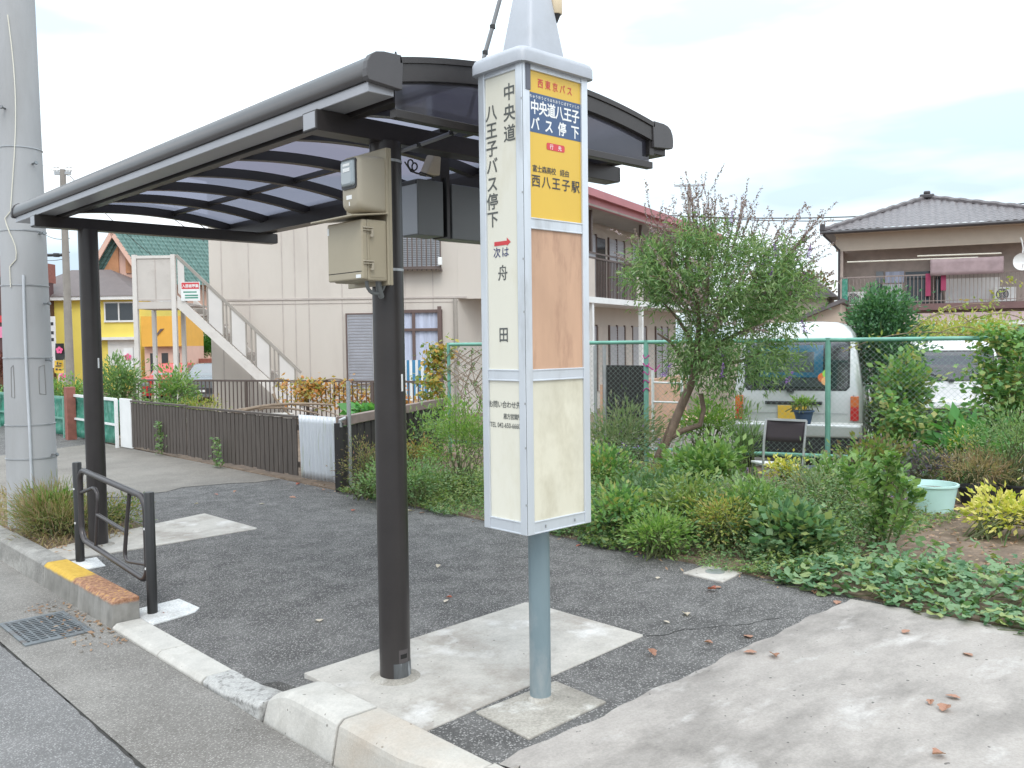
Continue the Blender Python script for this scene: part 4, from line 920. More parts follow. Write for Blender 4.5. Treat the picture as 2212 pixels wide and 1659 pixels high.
# balcony corridor side
o_ = along(gc, GD, 0); fb = Fr(o_, LF(*DD), (0, 0, 1), LF(.876, -.482)); fd = Fr(along(gr, GD, 0), LF(*DD), (0, 0, 1), LF(.876, -.482))
b = MB(); b.fr = fb; b.box(.26, 2.53, -1.19, 15.5, 2.69, 0); b.build('balcony_slab', m_wpaint, ap)
b = MB(); b.fr = fb
t_ = 4.55
for (s0, s1) in ((4.5, 7.6), (8.2, 15.3)):
    n = int((s1-s0)/.11)
    for i in range(n+1): b.box(s0+i*(s1-s0)/n-.012, 2.69, -.05, s0+i*(s1-s0)/n+.012, 3.72, -.026)
b.box(.3, 3.72, -.065, 15.5, 3.77, -.01); b.box(.3, 3.86, -.06, 15.5, 3.90, -.02); b.build('balcony_railing', m_railbar, ap)
b = MB(); b.fr = fb
for s0, s1 in ((.3, 4.46), (7.64, 8.16)): b.box(s0, 2.69, -.045, s1, 3.72, -.015)
b.build('balcony_panel', m_doorp, ap)
for s_ in (4.3, 8.1, 12.7):
    b = MB(); b.fr = fb; b.box(s_, -.5, -.15, s_+.12, 2.53, -.03); b.build('balcony_post', m_wpaint, ap)
    b = MB(); b.fr = fb; b.box(s_, 3.9, -.12, s_+.08, 5.04, -.04); b.build('balcony_post', m_railbar, ap)
for zb_ in (-.05, 2.70):
    for s_ in (1.2, 6.6, 8.9, 10.9, 13.2):
        b = MB(); b.fr = fd; b.box(s_, zb_, .0, s_+1.25, zb_+2.0, .03); dn = b.build('shutter_window', m_shut, ap)
        b = MB(); b.fr = fd
        for i in range(24): b.box(s_+.03, zb_+.05+i*.08, .03, s_+1.22, zb_+.05+i*.08+.045, .045)
        b.build('slats', m_shut, dn); b = MB(); b.fr = fd
        for u in (s_-.05, s_+.6, s_+1.25): b.box(u, zb_, .0, u+.05, zb_+2.04, .055)
        b.build('frame', m_brownfr, dn)
        b = MB(); b.fr = fd; b.box(s_+1.4, zb_, .0, s_+2.05, zb_+1.98, .035); b.build('door', m_doorp, ap)
b = MB(); b.fr = fd; b.box(7.9, 2.75, .03, 8.55, 4.65, .06); b.build('window', m_glass, ap)
b = MB(); b.fr = fa; q0 = fu(876); q1 = fu(936); zc0, zc1 = fz(862), fz(778)
b.m = 0
for i in range(10): b.m = i % 2; b.grid(lambda u, v, i=i: (q0+(q1-q0)*(i+u)/10, zc0+(zc1-zc0)*v, .85+.03*math.sin((i+u)*2.1)), 3, 1)
tag(b.build('striped_cloth', [m_stripe_b, m_wpaint], smooth=True), 'blue and white striped cloth hanging before the ground floor window', 'cloth')
# ------------------------------------------------------------------ outside stairs
m_stairw = mat('cream_stair_steel', (.66, .615, .575), .5, var=.05, dirt=(.52, .46, .42), dirtamt=(.55, .85))
m_stairp = mat('pale_stair_panel', (.64, .60, .57), .5, var=.04)
st = thing('outside_stairs', 'beige steel outside staircase with panelled rail up to the flats', 'stairs', LF(-6, 19, -.2))
SDp = 19.0; fs_ = Fr(LF(0, SDp), LF(1, 0), (0, 0, 1), LF(0, -1))
def su(px): return (px-1106)/1930*SDp
b = MB(); b.fr = fs_; b.box(su(300), 2.30, -.95, su(388), 2.45, 0); b.build('landing', m_stairs, st)
b = MB(); b.fr = fs_; b.box(su(304), 2.50, -.02, su(379), 3.36, .0); b.box(su(300), 2.50, -.92, su(302), 3.36, -.03); b.build('landing_panel', m_stairs, st)
b = MB(); b.fr = fs_; b.box(su(342)-.01, 2.5, .0, su(342)+.01, 3.36, .008); b.box(su(304), 2.47, .0, su(379), 2.50, .01); b.build('panel_joint', m_joint, st)
b = MB(); b.fr = fs_
for px, z0, z1 in ((298, -.6, 3.44), (381, -.6, 3.44)): b.box(su(px)-.045, z0, -.06, su(px)+.045, z1, .03)
b.box(su(298), 3.36, -.04, su(381), 3.42, .02); b.box(su(300)-.04, -.6, -.95, su(300)+.04, 3.40, -.87); b.box(su(366)-.04, -.6, -.95, su(366)+.04, 2.3, -.87)
b.build('posts', m_stairw, st)
x0, x1 = su(388), -4.37
zl = lambda r: 2.37-.952*(r-x0); zh = lambda r: 3.42-.975*(r-x0)
for w_ in (0, -.95):
    b = MB(); b.fr = fs_; b.prism([(x0, zl(x0)-.06, w_), (x1, zl(x1)-.06, w_), (x1, zl(x1)+.22, w_), (x0, zl(x0)+.20, w_)], (0, 0, -.05)); b.build('stringer', m_stairw, st)
    if w_ < 0: continue
    b = MB(); b.fr = fs_; b.bar((x0, zh(x0), w_-.02), (x1-.12, zh(x1-.12), w_-.02), .05, .06, up=(0, 1, 0)); b.build('handrail', m_soffit, st)
b = MB(); b.fr = fs_
for i in range(12): r = x0+.08+i*(x1-x0-.1)/12; b.box(r, zl(r)+.05, -.90, r+.27, zl(r)+.09, -.06)
b.build('treads', m_joint, st)
PX4 = ((110, 190), (245, 325), (390, 465), (525, 612))
b = MB(); b.fr = fs_
b.prism([(x0+.02, zl(x0)+.26, -.02), (su(404), zl(su(404))+.26, -.02), (su(404), zh(su(404))-.06, -.02), (x0+.02, zh(x0)-.08, -.02)], (0, 0, .012))
for a_, c__ in PX4:
    r0_, r1_ = su((450+a_/2.553)*.9217), su((450+c__/2.553)*.9217)
    b.prism([(r0_, zl(r0_)+.24, -.02), (r1_, zl(r1_)+.24, -.02), (r1_, zh(r1_)-.05, -.02), (r0_, zh(r0_)-.05, -.02)], (0, 0, .012))
b.build('rail_panels', m_stairp, st)
b = MB(); b.fr = fs_
for a_, c__ in PX4:
    for e_ in (a_-6, (a_-30), c__+4):
        r = su((450+e_/2.553)*.9217); b.box(r-.014, zl(r)+.18, -.03, r+.014, zh(r), -.005)
b.build('balusters', m_soffit, st)
nb = thing('notice_board', 'small white rental notice with a red band on the staircase', 'notice', LF(su(418), SDp-.05, 2.5))
fn = Fr(LF(su(398), SDp-.03, 1.5+(747-650)*SDp/1930), LF(1, 0), (0, 0, 1), LF(0, -1))
b = MB(); b.fr = fn; b.box(0, 0, 0, .40, .40, .012); b.build('board', m_wpaint, nb)
b = MB(); b.quad(*[fn(p) for p in ((.015, .25, .0135), (.385, .25, .0135), (.385, .385, .0135), (.015, .385, .0135))]); b.build('band', m_red, nb)
f2 = Fr(fn((0, 0, .0145)), LF(1, 0), (0, 0, 1), LF(0, -1)); b = MB(); row(b, '入居者募集', .06, .34, .315, .07, f2, .02); b.build('lettering', m_wtext, nb)
b = MB()
for z, a_, c__ in ((.17, .05, .33), (.10, .08, .36), (.05, .08, .36)): b.quad(*[fn(p) for p in ((a_, z, .0135), (c__, z, .0135), (c__, z+.03, .0135), (a_, z+.03, .0135))])
b.build('bands', m_netg, nb)
q = LF(su(366)+.6, 24.5); b = MB(); b.tube([(q.x, q.y, -.5), (q.x, q.y, 5.0)], .055, 8); tag(b.build('lamp_pole', m_wpaint, smooth=True), 'plain pale steel pole rising behind the stair landing', 'pole')

# ------------------------------------------------------------------ right-hand house
ho = thing('tiled_house', 'two-storey house with grey tiled hip roof and a laundry balcony', 'house', LF(17, 36, -.6))
fh = Fr(LF(13.2, 36), LF(.913, -.407), (0, 0, 1), LF(-.407, -.913))
def hu(px, w_=0):
    k_ = (px-1106)/1930; return (k_*(36-.913*w_)-(13.2-.407*w_))/(.913+.407*k_)
def hz(py, px): u = hu(px); d = 36-.407*u; return 1.5+(829.5-91-.013*(px-1106)-py)*d/1930
b = MB(); b.fr = fh; b.box(0, -.8, -7.5, 9.2, 5.4, -1.3); b.box(0, -.8, -1.3, .12, 5.0, -.02); b.build('wall', m_housew, ho)
b = MB(); b.fr = fh; b.box(-.15, 4.95, -.12, 9.3, 5.60, 0); b.build('fascia', m_houseb, ho); b = MB(); b.fr = fh; b.box(-.2, 5.601, -.6, 9.4, 5.66, .35); b.build('eave_board', m_houseb, ho)
b = MB(); b.fr = fh; b.tube([(-.7, 5.66, .62), (9.6, 5.66, .62)], .07, 8); b.tube([(-.02, -.6, .06), (-.02, 5.0, .06), (-.6, 5.6, .5)], .045, 8); b.build('gutter', m_tiled, ho, smooth=True)
AU, AV, AW = 3.2, 7.28, -3.4; E0, E1, EV, EW = -.65, 8.5, 5.70, .60
def smax(u): return max(0.0, min((u-E0)/(AU-E0), (E1-u)/(E1-AU)))
nc = 220; nr = 30; b = MB(); vs = []; fs = []
for i in range(nc+1):
    u = E0+(E1-E0)*i/nc; S = smax(u); pr_ = .035*abs(math.sin(math.pi*(u-E0)/.275))
    for j in range(nr+1):
        s_ = S*j/nr; rowp = (s_*4.3/.24) % 1
        h_ = pr_+.022*(1-rowp)
        vs.append((u, EV+(AV-EV)*s_+h_*.93, EW+(AW-EW)*s_+h_*.36))
for i in range(nc):
    for j in range(nr): a_ = i*(nr+1)+j; fs.append((a_, a_+1, a_+nr+2, a_+nr+1))
b.fr = fh; b.add(vs, fs); b.quad((E0, EV, EW), (AU, AV-.02, AW), (AU, AV-.02, AW-2), (E0, EV, -8)); b.quad((E1, EV, EW), (AU, AV-.02, AW), (AU, AV-.02, AW-2), (E1, EV, -8))
b.build('roof', m_tile, ho)
b = MB(); b.fr = fh
for ue in (E0, E1): b.tube([(ue+(AU-ue)*s_, EV+.06+(AV-EV)*s_+.02*math.sin(s_*60), EW+(AW-EW)*s_) for s_ in np.linspace(0, 1, 40)], .11, 8)
b.build('hip_ridge', m_tile, ho, smooth=True)
b = MB(); b.fr = fh; b.box(AU-.28, AV-.02, AW-.2, AU+.28, AV+.16, AW+.28); b.box(AU-.13, AV+.16, AW-.15, AU+.13, AV+.30, AW+.2); b.box(E0-.06, EV+.0, EW-.12, E0+.14, EV+.32, EW+.08); b.build('ridge_end_tile', m_tiled, ho, bevel=.05)
b = MB(); b.fr = fh; b.box(-.02, 2.52, -1.28, 9.3, 2.77, .02); b.build('balcony_floor', mat('red_brown_beam', (.16, .09, .085), .6), ho)
b = MB(); b.fr = fh; n = 66
for i in range(n+1): u = .1+i*9.1/n; b.box(u-.012, 2.77, -.05, u+.012, 3.86, -.03)
b.box(0, 3.86, -.06, 9.3, 3.91, -.01); b.box(0, 2.86, -.055, 9.3, 2.89, -.02); b.build('balcony_railing', m_houserail, ho)
# windows at the back of the balcony
def bw(name, p0, p1, y0, y1, m, dep=-1.28, parent=ho, t=.03):
    a_, c__ = hu(p0, dep), hu(p1, dep); b = MB(); b.fr = fh
    b.box(a_, hz(y1, (p0+p1)/2)-.05, dep, c__, hz(y0, (p0+p1)/2)-.05, dep+t); return b.build(name, m, parent)
bw('window', 1880, 1905, 608, 655, m_glass); bw('window', 1906, 1948, 608, 655, mat('house_curtain', (.62, .66, .68), .85, var=.25, vs=5, stretch=(1, 1, .05))); bw('transom', 1892, 1908, 580, 605, m_glassl); bw('transom', 1912, 1952, 580, 605, m_curt)
bw('window', 1955, 2012, 580, 655, m_glass); bw('pillar', 2008, 2018, 560, 658, m_brownfr, t=.09); bw('window', 2020, 2035, 590, 655, m_glass)
bw('white_panel', 2042, 2158, 596, 658, mat('white_balcony_sheet', (.70, .69, .68), .8, var=.05), dep=-.75)
b = MB(); b.fr = fh; b.box(-.01, 1.95, .02, 9.3, 2.02, 1.0); b.prism([(2.5, 2.02, .9), (9.3, 2.02, .9), (9.3, 2.35, .02), (2.5, 2.35, .02)], (0, .05, 0)); b.build('awning', mat('faded_awning', (.40, .30, .29), .7), ho)
b = MB(); b.fr = fh; b.box(2.4, 1.90, 1.0, 9.3, 2.04, 1.06); b.build('awning_edge', m_wpaint, ho)
for y_, p0, p1, nm in ((560, 1830, 2110, 'long pale laundry pole slanting across the house balcony'), (551, 1980, 2160, 'shorter pale laundry pole higher under the house eave')):
    b = MB(); b.tube([fh((hu(p0), hz(y_+(8 if p0 == 1830 else 4), p0), .15)), fh((hu(p1), hz(y_-2, p1), .15))], .03, 8); tag(b.build('laundry_pole', m_ivory, smooth=True), nm, 'laundry pole')
b = MB(); b.fr = fh; a_, c__ = hu(2008), hu(2165); b.grid(lambda u, v: (a_+(c__-a_)*u, hz(594, 2090)+(v)*.62, .18+.03*math.sin(u*14)), 24, 4); o = b.build('hanging_cloth', mat('dusky_pink_cloth', (.36, .27, .28), .9, var=.15), smooth=True); so = o.modifiers.new('solid', 'SOLIDIFY'); so.thickness = .01
tag(o, 'dusky pink cloth hung along the house balcony rail', 'laundry')
b = MB(); b.fr = fh
for p_ in (2004, 2037): a_ = hu(p_); b.box(a_-.09, hz(640 if p_ == 2004 else 628, p_), .0, a_+.09, hz(592, p_), .05)
tag(b.build('red_cloth', mat('crimson_cloth', (.32, .05, .11), .9)), 'crimson cloths hanging beside the pink one on the balcony', 'laundry')
for p_, lab in ((1848, 'white air conditioner unit at the left end of the house balcony'), (2172, 'white air conditioner unit at the right end of the house balcony')):
    t = thing('air_conditioner', lab, 'air conditioner', fh((hu(p_), 2.8, -.5))); a_ = hu(p_)
    b = MB(); b.fr = fh; b.box(a_-.36, 2.79, -.62, a_+.36, 3.33, -.32); b.build('case', m_wpaint, t, bevel=.015)
    b = MB(); f3 = Fr(fh((a_-.1, 3.06, -.318)), fh.u, fh.v, fh.w); b.fr = f3
    for k_ in range(4): b.add([(rr_*math.cos(q_), rr_*math.sin(q_), .003) for rr_ in (.05*k_+.03, .05*k_+.065) for q_ in np.linspace(0, 2*math.pi, 21)[:-1]], [(i, (i+1) % 20, 20+(i+1) % 20, 20+i) for i in range(20)])
    b.build('fan_grille', m_darkpl, t)
t = thing('satellite_dish', 'round white satellite dish on a bracket at the house balcony', 'satellite dish', fh((hu(2203), 4.2, .3)))
b = MB(); f3 = Fr(fh((hu(2203), hz(568, 2203), .35)), fh.u, fh.v, fh.w); b.fr = f3
rg = [(0, .0), (.12, .012), (.22, .045), (.30, .09), (.305, .10), (.29, .075), (.2, .02), (0, -.02)]
vs = []; fs = []
for rr_, ww_ in rg: vs += [(rr_*math.cos(q_), rr_*math.sin(q_)*1.05, ww_) for q_ in np.linspace(0, 2*math.pi, 25)[:-1]]
for i in range(len(rg)-1):
    for k_ in range(24): fs.append((i*24+k_, i*24+(k_+1) % 24, (i+1)*24+(k_+1) % 24, (i+1)*24+k_))
b.add(vs, fs); b.build('dish', m_wpaint, t, smooth=True)
b = MB(); b.fr = f3; b.tube([(-.05, .9, -.05), (0, .75, -.05), (.04, .5, -.06), (0, 0, -.03)], .025, 8); b.tube([(0, -.25, .05), (0, -.1, .35)], .015, 6); b.build('arm', m_wpaint, t, smooth=True)
net_h = MB(); net_h.fr = fh; net_h.box(hu(1819), 2.78, -.02, hu(1831), 3.85, .0); tag(net_h.build('balcony_net', m_netg), 'narrow green net tied at the left end of the house balcony', 'net')
# lower shed roof left of the house and a far wooded hill
t = thing('shed', 'small beige shed with a sloping roof left of the tiled house', 'shed', LF(11, 33, -.6)); f4 = Fr(LF(10.6, 34), LF(.913, -.407), (0, 0, 1), LF(-.407, -.913))
b = MB(); b.fr = f4; b.prism([(-.3, -.6, 0), (1.8, -.6, 0), (1.8, 2.75, 0), (-.3, 1.9, 0)], (0, 0, -3)); b.build('wall', m_mortar, t)
b = MB(); b.fr = f4; b.prism([(-.6, 1.78, .3), (1.9, 2.80, .3), (1.9, 2.95, .3), (-.6, 1.93, .3)], (0, 0, -3.6)); b.build('roof', m_tile, t)
b = MB(); f5 = Fr(LF(12.1, 37), LF(.913, -.407), (0, 0, 1), LF(-.407, -.913)); b.fr = f5; b.prism([(-2.4, -.6, 0), (.9, -.6, 0), (.9, 3.15, 0), (-2.4, 3.15, 0)], (0, 0, -3)); t5 = thing('far_house', 'dark roofed house half hidden behind the flowering tree', 'house', LF(10.5, 38, -.6)); b.build('wall', m_houseb, t5)
b = MB(); b.fr = f5; b.prism([(-2.9, 3.15, .4), (1.3, 3.15, .4), (.3, 4.0, .4), (-1.9, 4.0, .4)], (0, 0, -3.6)); b.build('roof', m_tile, t5)

# ------------------------------------------------------------------ left background houses and shop
gh = thing('green_roofed_house', 'salmon gabled house with green tiled roof behind the staircase', 'house', LF(-19, 48, -.6))
fg = Fr(LF(-20.04, 46), LF(1, .05), (0, 0, 1), LF(.05, -1)); RD = LF(.75, .66)
rs = [(fg((-1.55, 4.7, 0))), fg((0, 7.30, 0)), fg((1.75, 4.55, 0))]
b = MB(); b.prism([fg((-1.1, -.6, -.3)), fg((1.15, -.6, -.3)), fg((1.15, 5.35, -.3)), fg((0, 7.1, -.3)), fg((-1.1, 5.25, -.3))], RD*11); b.build('wall', m_pink, gh)
b = MB(); ev = Vector((0, 0, .16))
def slope(a_, c__):   # rows of tiles on a slope
    n1, n2 = 90, 26; nrm = (c__-a_).cross(RD).normalized(); nrm = nrm if nrm.z > 0 else -nrm
    b.grid(lambda u, v: a_+RD*(-.35+11.5*u)+(c__-a_)*v+nrm*(.05*abs(math.sin(math.pi*u*60))+.05*(1-(v*n2/2) % 1)*.6), n1*3, n2)
slope(rs[1]+ev, rs[2]+ev); slope(rs[1]+ev, rs[0]+ev); b.build('roof', m_greentile, gh)
b = MB(); b.bar(rs[0]-RD*.3, rs[1]-RD*.3, .10, .22); b.bar(rs[2]-RD*.3, rs[1]-RD*.3, .10, .22); b.build('bargeboard', m_pink, gh)
b = MB(); b.prism([fg((-.95, 5.3, -.28)), fg((-.1, 5.3, -.28)), fg((-.1, 6.75, -.28))], LF(0, -.06)); b.prism([fg((.25, 5.3, -.28)), fg((.60, 5.3, -.28)), fg((.60, 6.0, -.28)), fg((.25, 6.5, -.28))], LF(0, -.06)); b.build('gable_panel', m_orangew, gh)
sh = thing('yellow_shop', 'bright yellow shop building with a dark brown hip roof', 'shop', LF(-20, 43, -.6)); SH = 42.
fy = Fr(LF(0, SH), LF(1, 0), (0, 0, 1), LF(0, -1))
def yu(px): return (px-1106)/1930*SH
def yz(py, px=200): return 1.5+(738.5+.013*(1106-px)-py)*SH/1930
b = MB(); b.fr = fy; b.box(yu(40), -.8, -6, yu(306), yz(648), 0); b.build('wall', m_shopy, sh)
b = MB(); b.fr = fy; b.box(yu(30), yz(649), -6.4, yu(312), yz(641), .35); b.build('eave_band', m_wpaint, sh)
b = MB(); b.fr = fy; z0, z1 = yz(641), yz(572); b.add([(yu(28), z0, .4), (yu(314), z0, .4), (yu(314), z0, -6.5), (yu(28), z0, -6.5), (yu(95), z1, -3), (yu(185), z1, -3)], [(0, 1, 5, 4), (1, 2, 5), (2, 3, 4, 5), (3, 0, 4)]); b.build('roof', m_shoproof, sh)
b = MB(); b.fr = fy; b.box(yu(232), yz(693), 0, yu(296), yz(655), .03); wy = b.build('window', m_glass, sh)
b = MB(); b.fr = fy
for a_ in (232, 262, 294): b.box(yu(a_)-.03, yz(694), .03, yu(a_)+.03, yz(654), .06)
b.box(yu(230), yz(697), .0, yu(298), yz(693), .08); b.box(yu(230), yz(656), .03, yu(298), yz(653), .062); b.build('frame', m_wpaint, wy)
b = MB(); b.fr = fy; b.box(yu(236), yz(790), 0, yu(296), yz(732), .04); b.box(yu(205), yz(735), 0, yu(300), yz(729), .3); b.build('shopfront', m_wpaint, sh)
t = thing('orange_shop', 'orange shop front with a brown sign stroke below the stair landing', 'shop', LF(-16, 40, -.6)); f6 = Fr(LF(0, 40.), LF(1, 0), (0, 0, 1), LF(0, -1))
def ou(px): return (px-1106)/1930*40.
b = MB(); b.fr = f6; b.box(ou(308), 1.5, -3, ou(392), 2.85, 0); b.build('sign_wall', m_shopo, t); b = MB(); b.fr = f6; b.box(ou(308), -.6, -3, ou(392), 1.5, -.3); b.build('shopfront', m_pink, t)
b = MB(); b.fr = f6
for a_ in (320, 345, 370): b.box(ou(a_), -.5, -.3, ou(a_+14), 1.2, -.28)
b.build('door', m_glass, t); b = MB(); b.fr = f6; b.prism([(ou(338), 1.95, .01), (ou(344), 2.0, .01), (ou(358), 2.3, .01), (ou(350), 2.28, .01)], (0, 0, .03)); b.build('emblem', m_brownfr, t)
t = thing('dark_storefront', 'dark storefront with a red band and pink sign at the left edge', 'shop', LF(-23, 39, -.6)); f7 = Fr(LF(0, 38.), LF(1, 0), (0, 0, 1), LF(0, -1))
def du(px): return (px-1106)/1930*38.
def dz(py): return 1.5+(753-py)*38./1930
b = MB(); b.fr = f7; b.box(du(-60), -.8, -4, du(19), dz(585), 0); b.build('wall', mat('dark_maroon_wall', (.10, .05, .05), .6), t)
b = MB(); b.fr = f7; b.box(du(-60), dz(697), 0, du(19), dz(682), .06); b.build('band', m_red, t); b = MB(); b.fr = f7; b.box(du(-60), dz(600), -4.2, du(20), dz(555), .3); b.build('roof', m_rustp, t)
b = MB(); b.fr = f7; b.box(du(2), dz(730), .07, du(18), dz(706), .1); b.build('sign', mat('pink_sign', (.75, .25, .40), .5), t)
b = MB(); b.fr = f7; b.box(du(-60), dz(835), .3, du(17), dz(765), .9); 
bt = b.build('low_wall', m_rustp, t)
# banner flags
m_bpink = mat('pink_banner_emblem', (.80, .12, .28), .7)
for px, y0, y1, m_, lab, kind in ((130, 742, 778, m_black, 'black banner flag with a pink emblem by the yellow shop', 'e'), (128, 779, 806, m_yellow, 'yellow banner flag with black marks by the yellow shop', 't'), (137, 806, 826, mat('pale_banner', (.75, .6, .62), .8), 'pale pink banner flag with a red emblem by the yellow shop', 'e'), (278, 752, 800, m_wpaint, 'white banner flag with a pink emblem under the yellow shop window', 'e')):
    t = thing('banner_flag', lab, 'banner', at(px, 830, 30))
    d_ = 30.; p0 = at(px-10, y1, d_); p1 = at(px+10, y0, d_); fbn = Fr(p0, LF(1, 0), (0, 0, 1), LF(0, -1)); W_ = 20*d_/1930; H_ = (y1-y0)*d_/1930
    b = MB(); b.fr = fbn; b.grid(lambda u, v: (u*W_, v*H_, .02*math.sin(v*5+u*3)), 4, 6); o = b.build('cloth', m_, t, smooth=True)
    b = MB(); b.fr = fbn
    if kind == 'e':
        c0 = (W_/2, H_*.6)
        for k_ in range(5): a_ = math.pi*2*k_/5+.3; cx, cy = c0[0]+.07*math.cos(a_), c0[1]+.07*math.sin(a_); b.add([(cx+.052*math.cos(q_), cy+.052*math.sin(q_), .035+.001*k_) for q_ in np.linspace(0, 6.28, 11)[:-1]], [tuple(range(10))])
        b.build('emblem', m_bpink, t)
    else:
        for (a_, c__, e_, g_) in ((.05, .10, .12, .16), (.16, .10, .25, .14), (.05, .22, .24, .26), (.10, .28, .14, .38), (.18, .3, .26, .34)): b.box(a_, c__, .03, e_, g_, .035)
        b.build('lettering', m_ink, t)
    b = MB(); b.fr = fbn; b.tube([(W_+.02, -1.0, 0), (W_+.02, H_+.05, 0)], .012, 6); b.build('pole', m_steel, t)
b = MB(); q = LF(yu(112)*.95, SH*.95); fq = Fr(q, LF(1, 0), (0, 0, 1), LF(0, -1)); b.fr = fq; b.box(-.12, .6, 0, .25, 2.9, .05); t = thing('signboard', 'narrow white upright signboard in front of the yellow shop', 'sign', q); b.build('board', m_wpaint, t)
b = MB(); b.fr = fq
for z in (2.5, 2.1, 1.8): b.box(.0, z, .05, .18, z+.14, .06)
b.build('marks', m_ink, t); b = MB(); b.fr = fq; b.box(0, -.7, 0, .08, .6, .04); b.build('leg', m_steel, t)
# far poles and wires
def far_pole(px, d_, ytop, rad, label, arms):
    base = at(px, 800, d_); top = at(px, ytop, d_); t = thing('far_utility_pole', label, 'utility pole', (base.x, base.y, -.6))
    b = MB(); b.lathe((base.x, base.y, 0), [(rad*1.25, -.6), (rad*.8, top.z)], 12); b.build('shaft', mat('far_pole_concrete', (.27, .245, .22), .8), t, smooth=True)
    for y_, w_ in arms:
        z = at(px, y_, d_).z; b = MB(); b.bar(LF(0, 0, z)+Vector((base.x, base.y, 0))+LF(-w_, 0), LF(0, 0, z)+Vector((base.x, base.y, 0))+LF(w_, 0), .08, .09); b.build('cross_arm', m_steel, t)
        for s_ in (-1, -.6, .6, 1):
            b = MB(); p = Vector((base.x, base.y, z+.05))+LF(w_*s_, 0); b.lathe(p, [(.03, 0), (.05, .05), (.03, .10), (.045, .14), (.02, .17)], 8); b.build('insulator', m_wpaint, t)
    return base, top
p_a = far_pole(151, 28., 370, .11, 'weathered brown utility pole before the yellow shop', ((378, .25),))
p_b = far_pole(1490, 46., 402, .10, 'distant thin utility pole standing behind the flowering tree', ((404, .75), (430, .4)))
p_c = far_pole(560, 60., 640, .12, 'distant utility pole seen beyond the green roof', ((650, .6),)) if False else None
def wire(a, c__, sag, label, r_=.012, grp=None):
    pts = [a+(c__-a)*s_+Vector((0, 0, -4*sag*s_*(1-s_))) for s_ in np.linspace(0, 1, 20)]
    b = MB(); b.tube(pts, r_, 5); tag(b.build('power_line', m_darkpl, smooth=True), label, 'power line', grp)
wire(at(1400, 463, 46), at(2330, 424, 44), .55, 'upper dark power line passing behind the tiled house roof', .030)
wire(at(1500, 468, 48), at(2330, 430, 46), .60, 'lower dark power line just under the first behind the tiled roof', .026)
wire(at(95, 505, 36), at(150, 515, 28), .1, 'thin wire left of the far brown pole, highest of three', .012)
wire(at(95, 548, 36), at(150, 545, 28), .05, 'thin wire left of the far brown pole, middle of three', .02)
wire(at(95, 562, 36), at(150, 556, 28), .05, 'thin wire left of the far brown pole, lowest of three', .012)
wire(at(60, 330, 60), at(151, 380, 28), .2, 'thin wire rising from the far brown pole to the left', .010)
wire(at(151, 380, 28), at(470, 640, 40), .5, 'thin wire crossing in front of the salmon gable', .010)
wire(at(330, 440, 18), at(440, 520, 16), .0, 'thin wire seen through the far arch of the shelter, left one', .008)
wire(at(370, 440, 18), at(480, 520, 16), .0, 'thin wire seen through the far arch of the shelter, right one', .008)
b = MB(); q = at(122, 551, 30); b.lathe(q, [(.10, -.06), (.12, 0), (.10, .06)], 10); b.tube([q+LF(-.3, 0), q+LF(.3, 0)], .05, 8); tag(b.build('cable_box', m_darkpl, smooth=True), 'dark cable splice hanging on the wires left of the far pole', 'cable box')

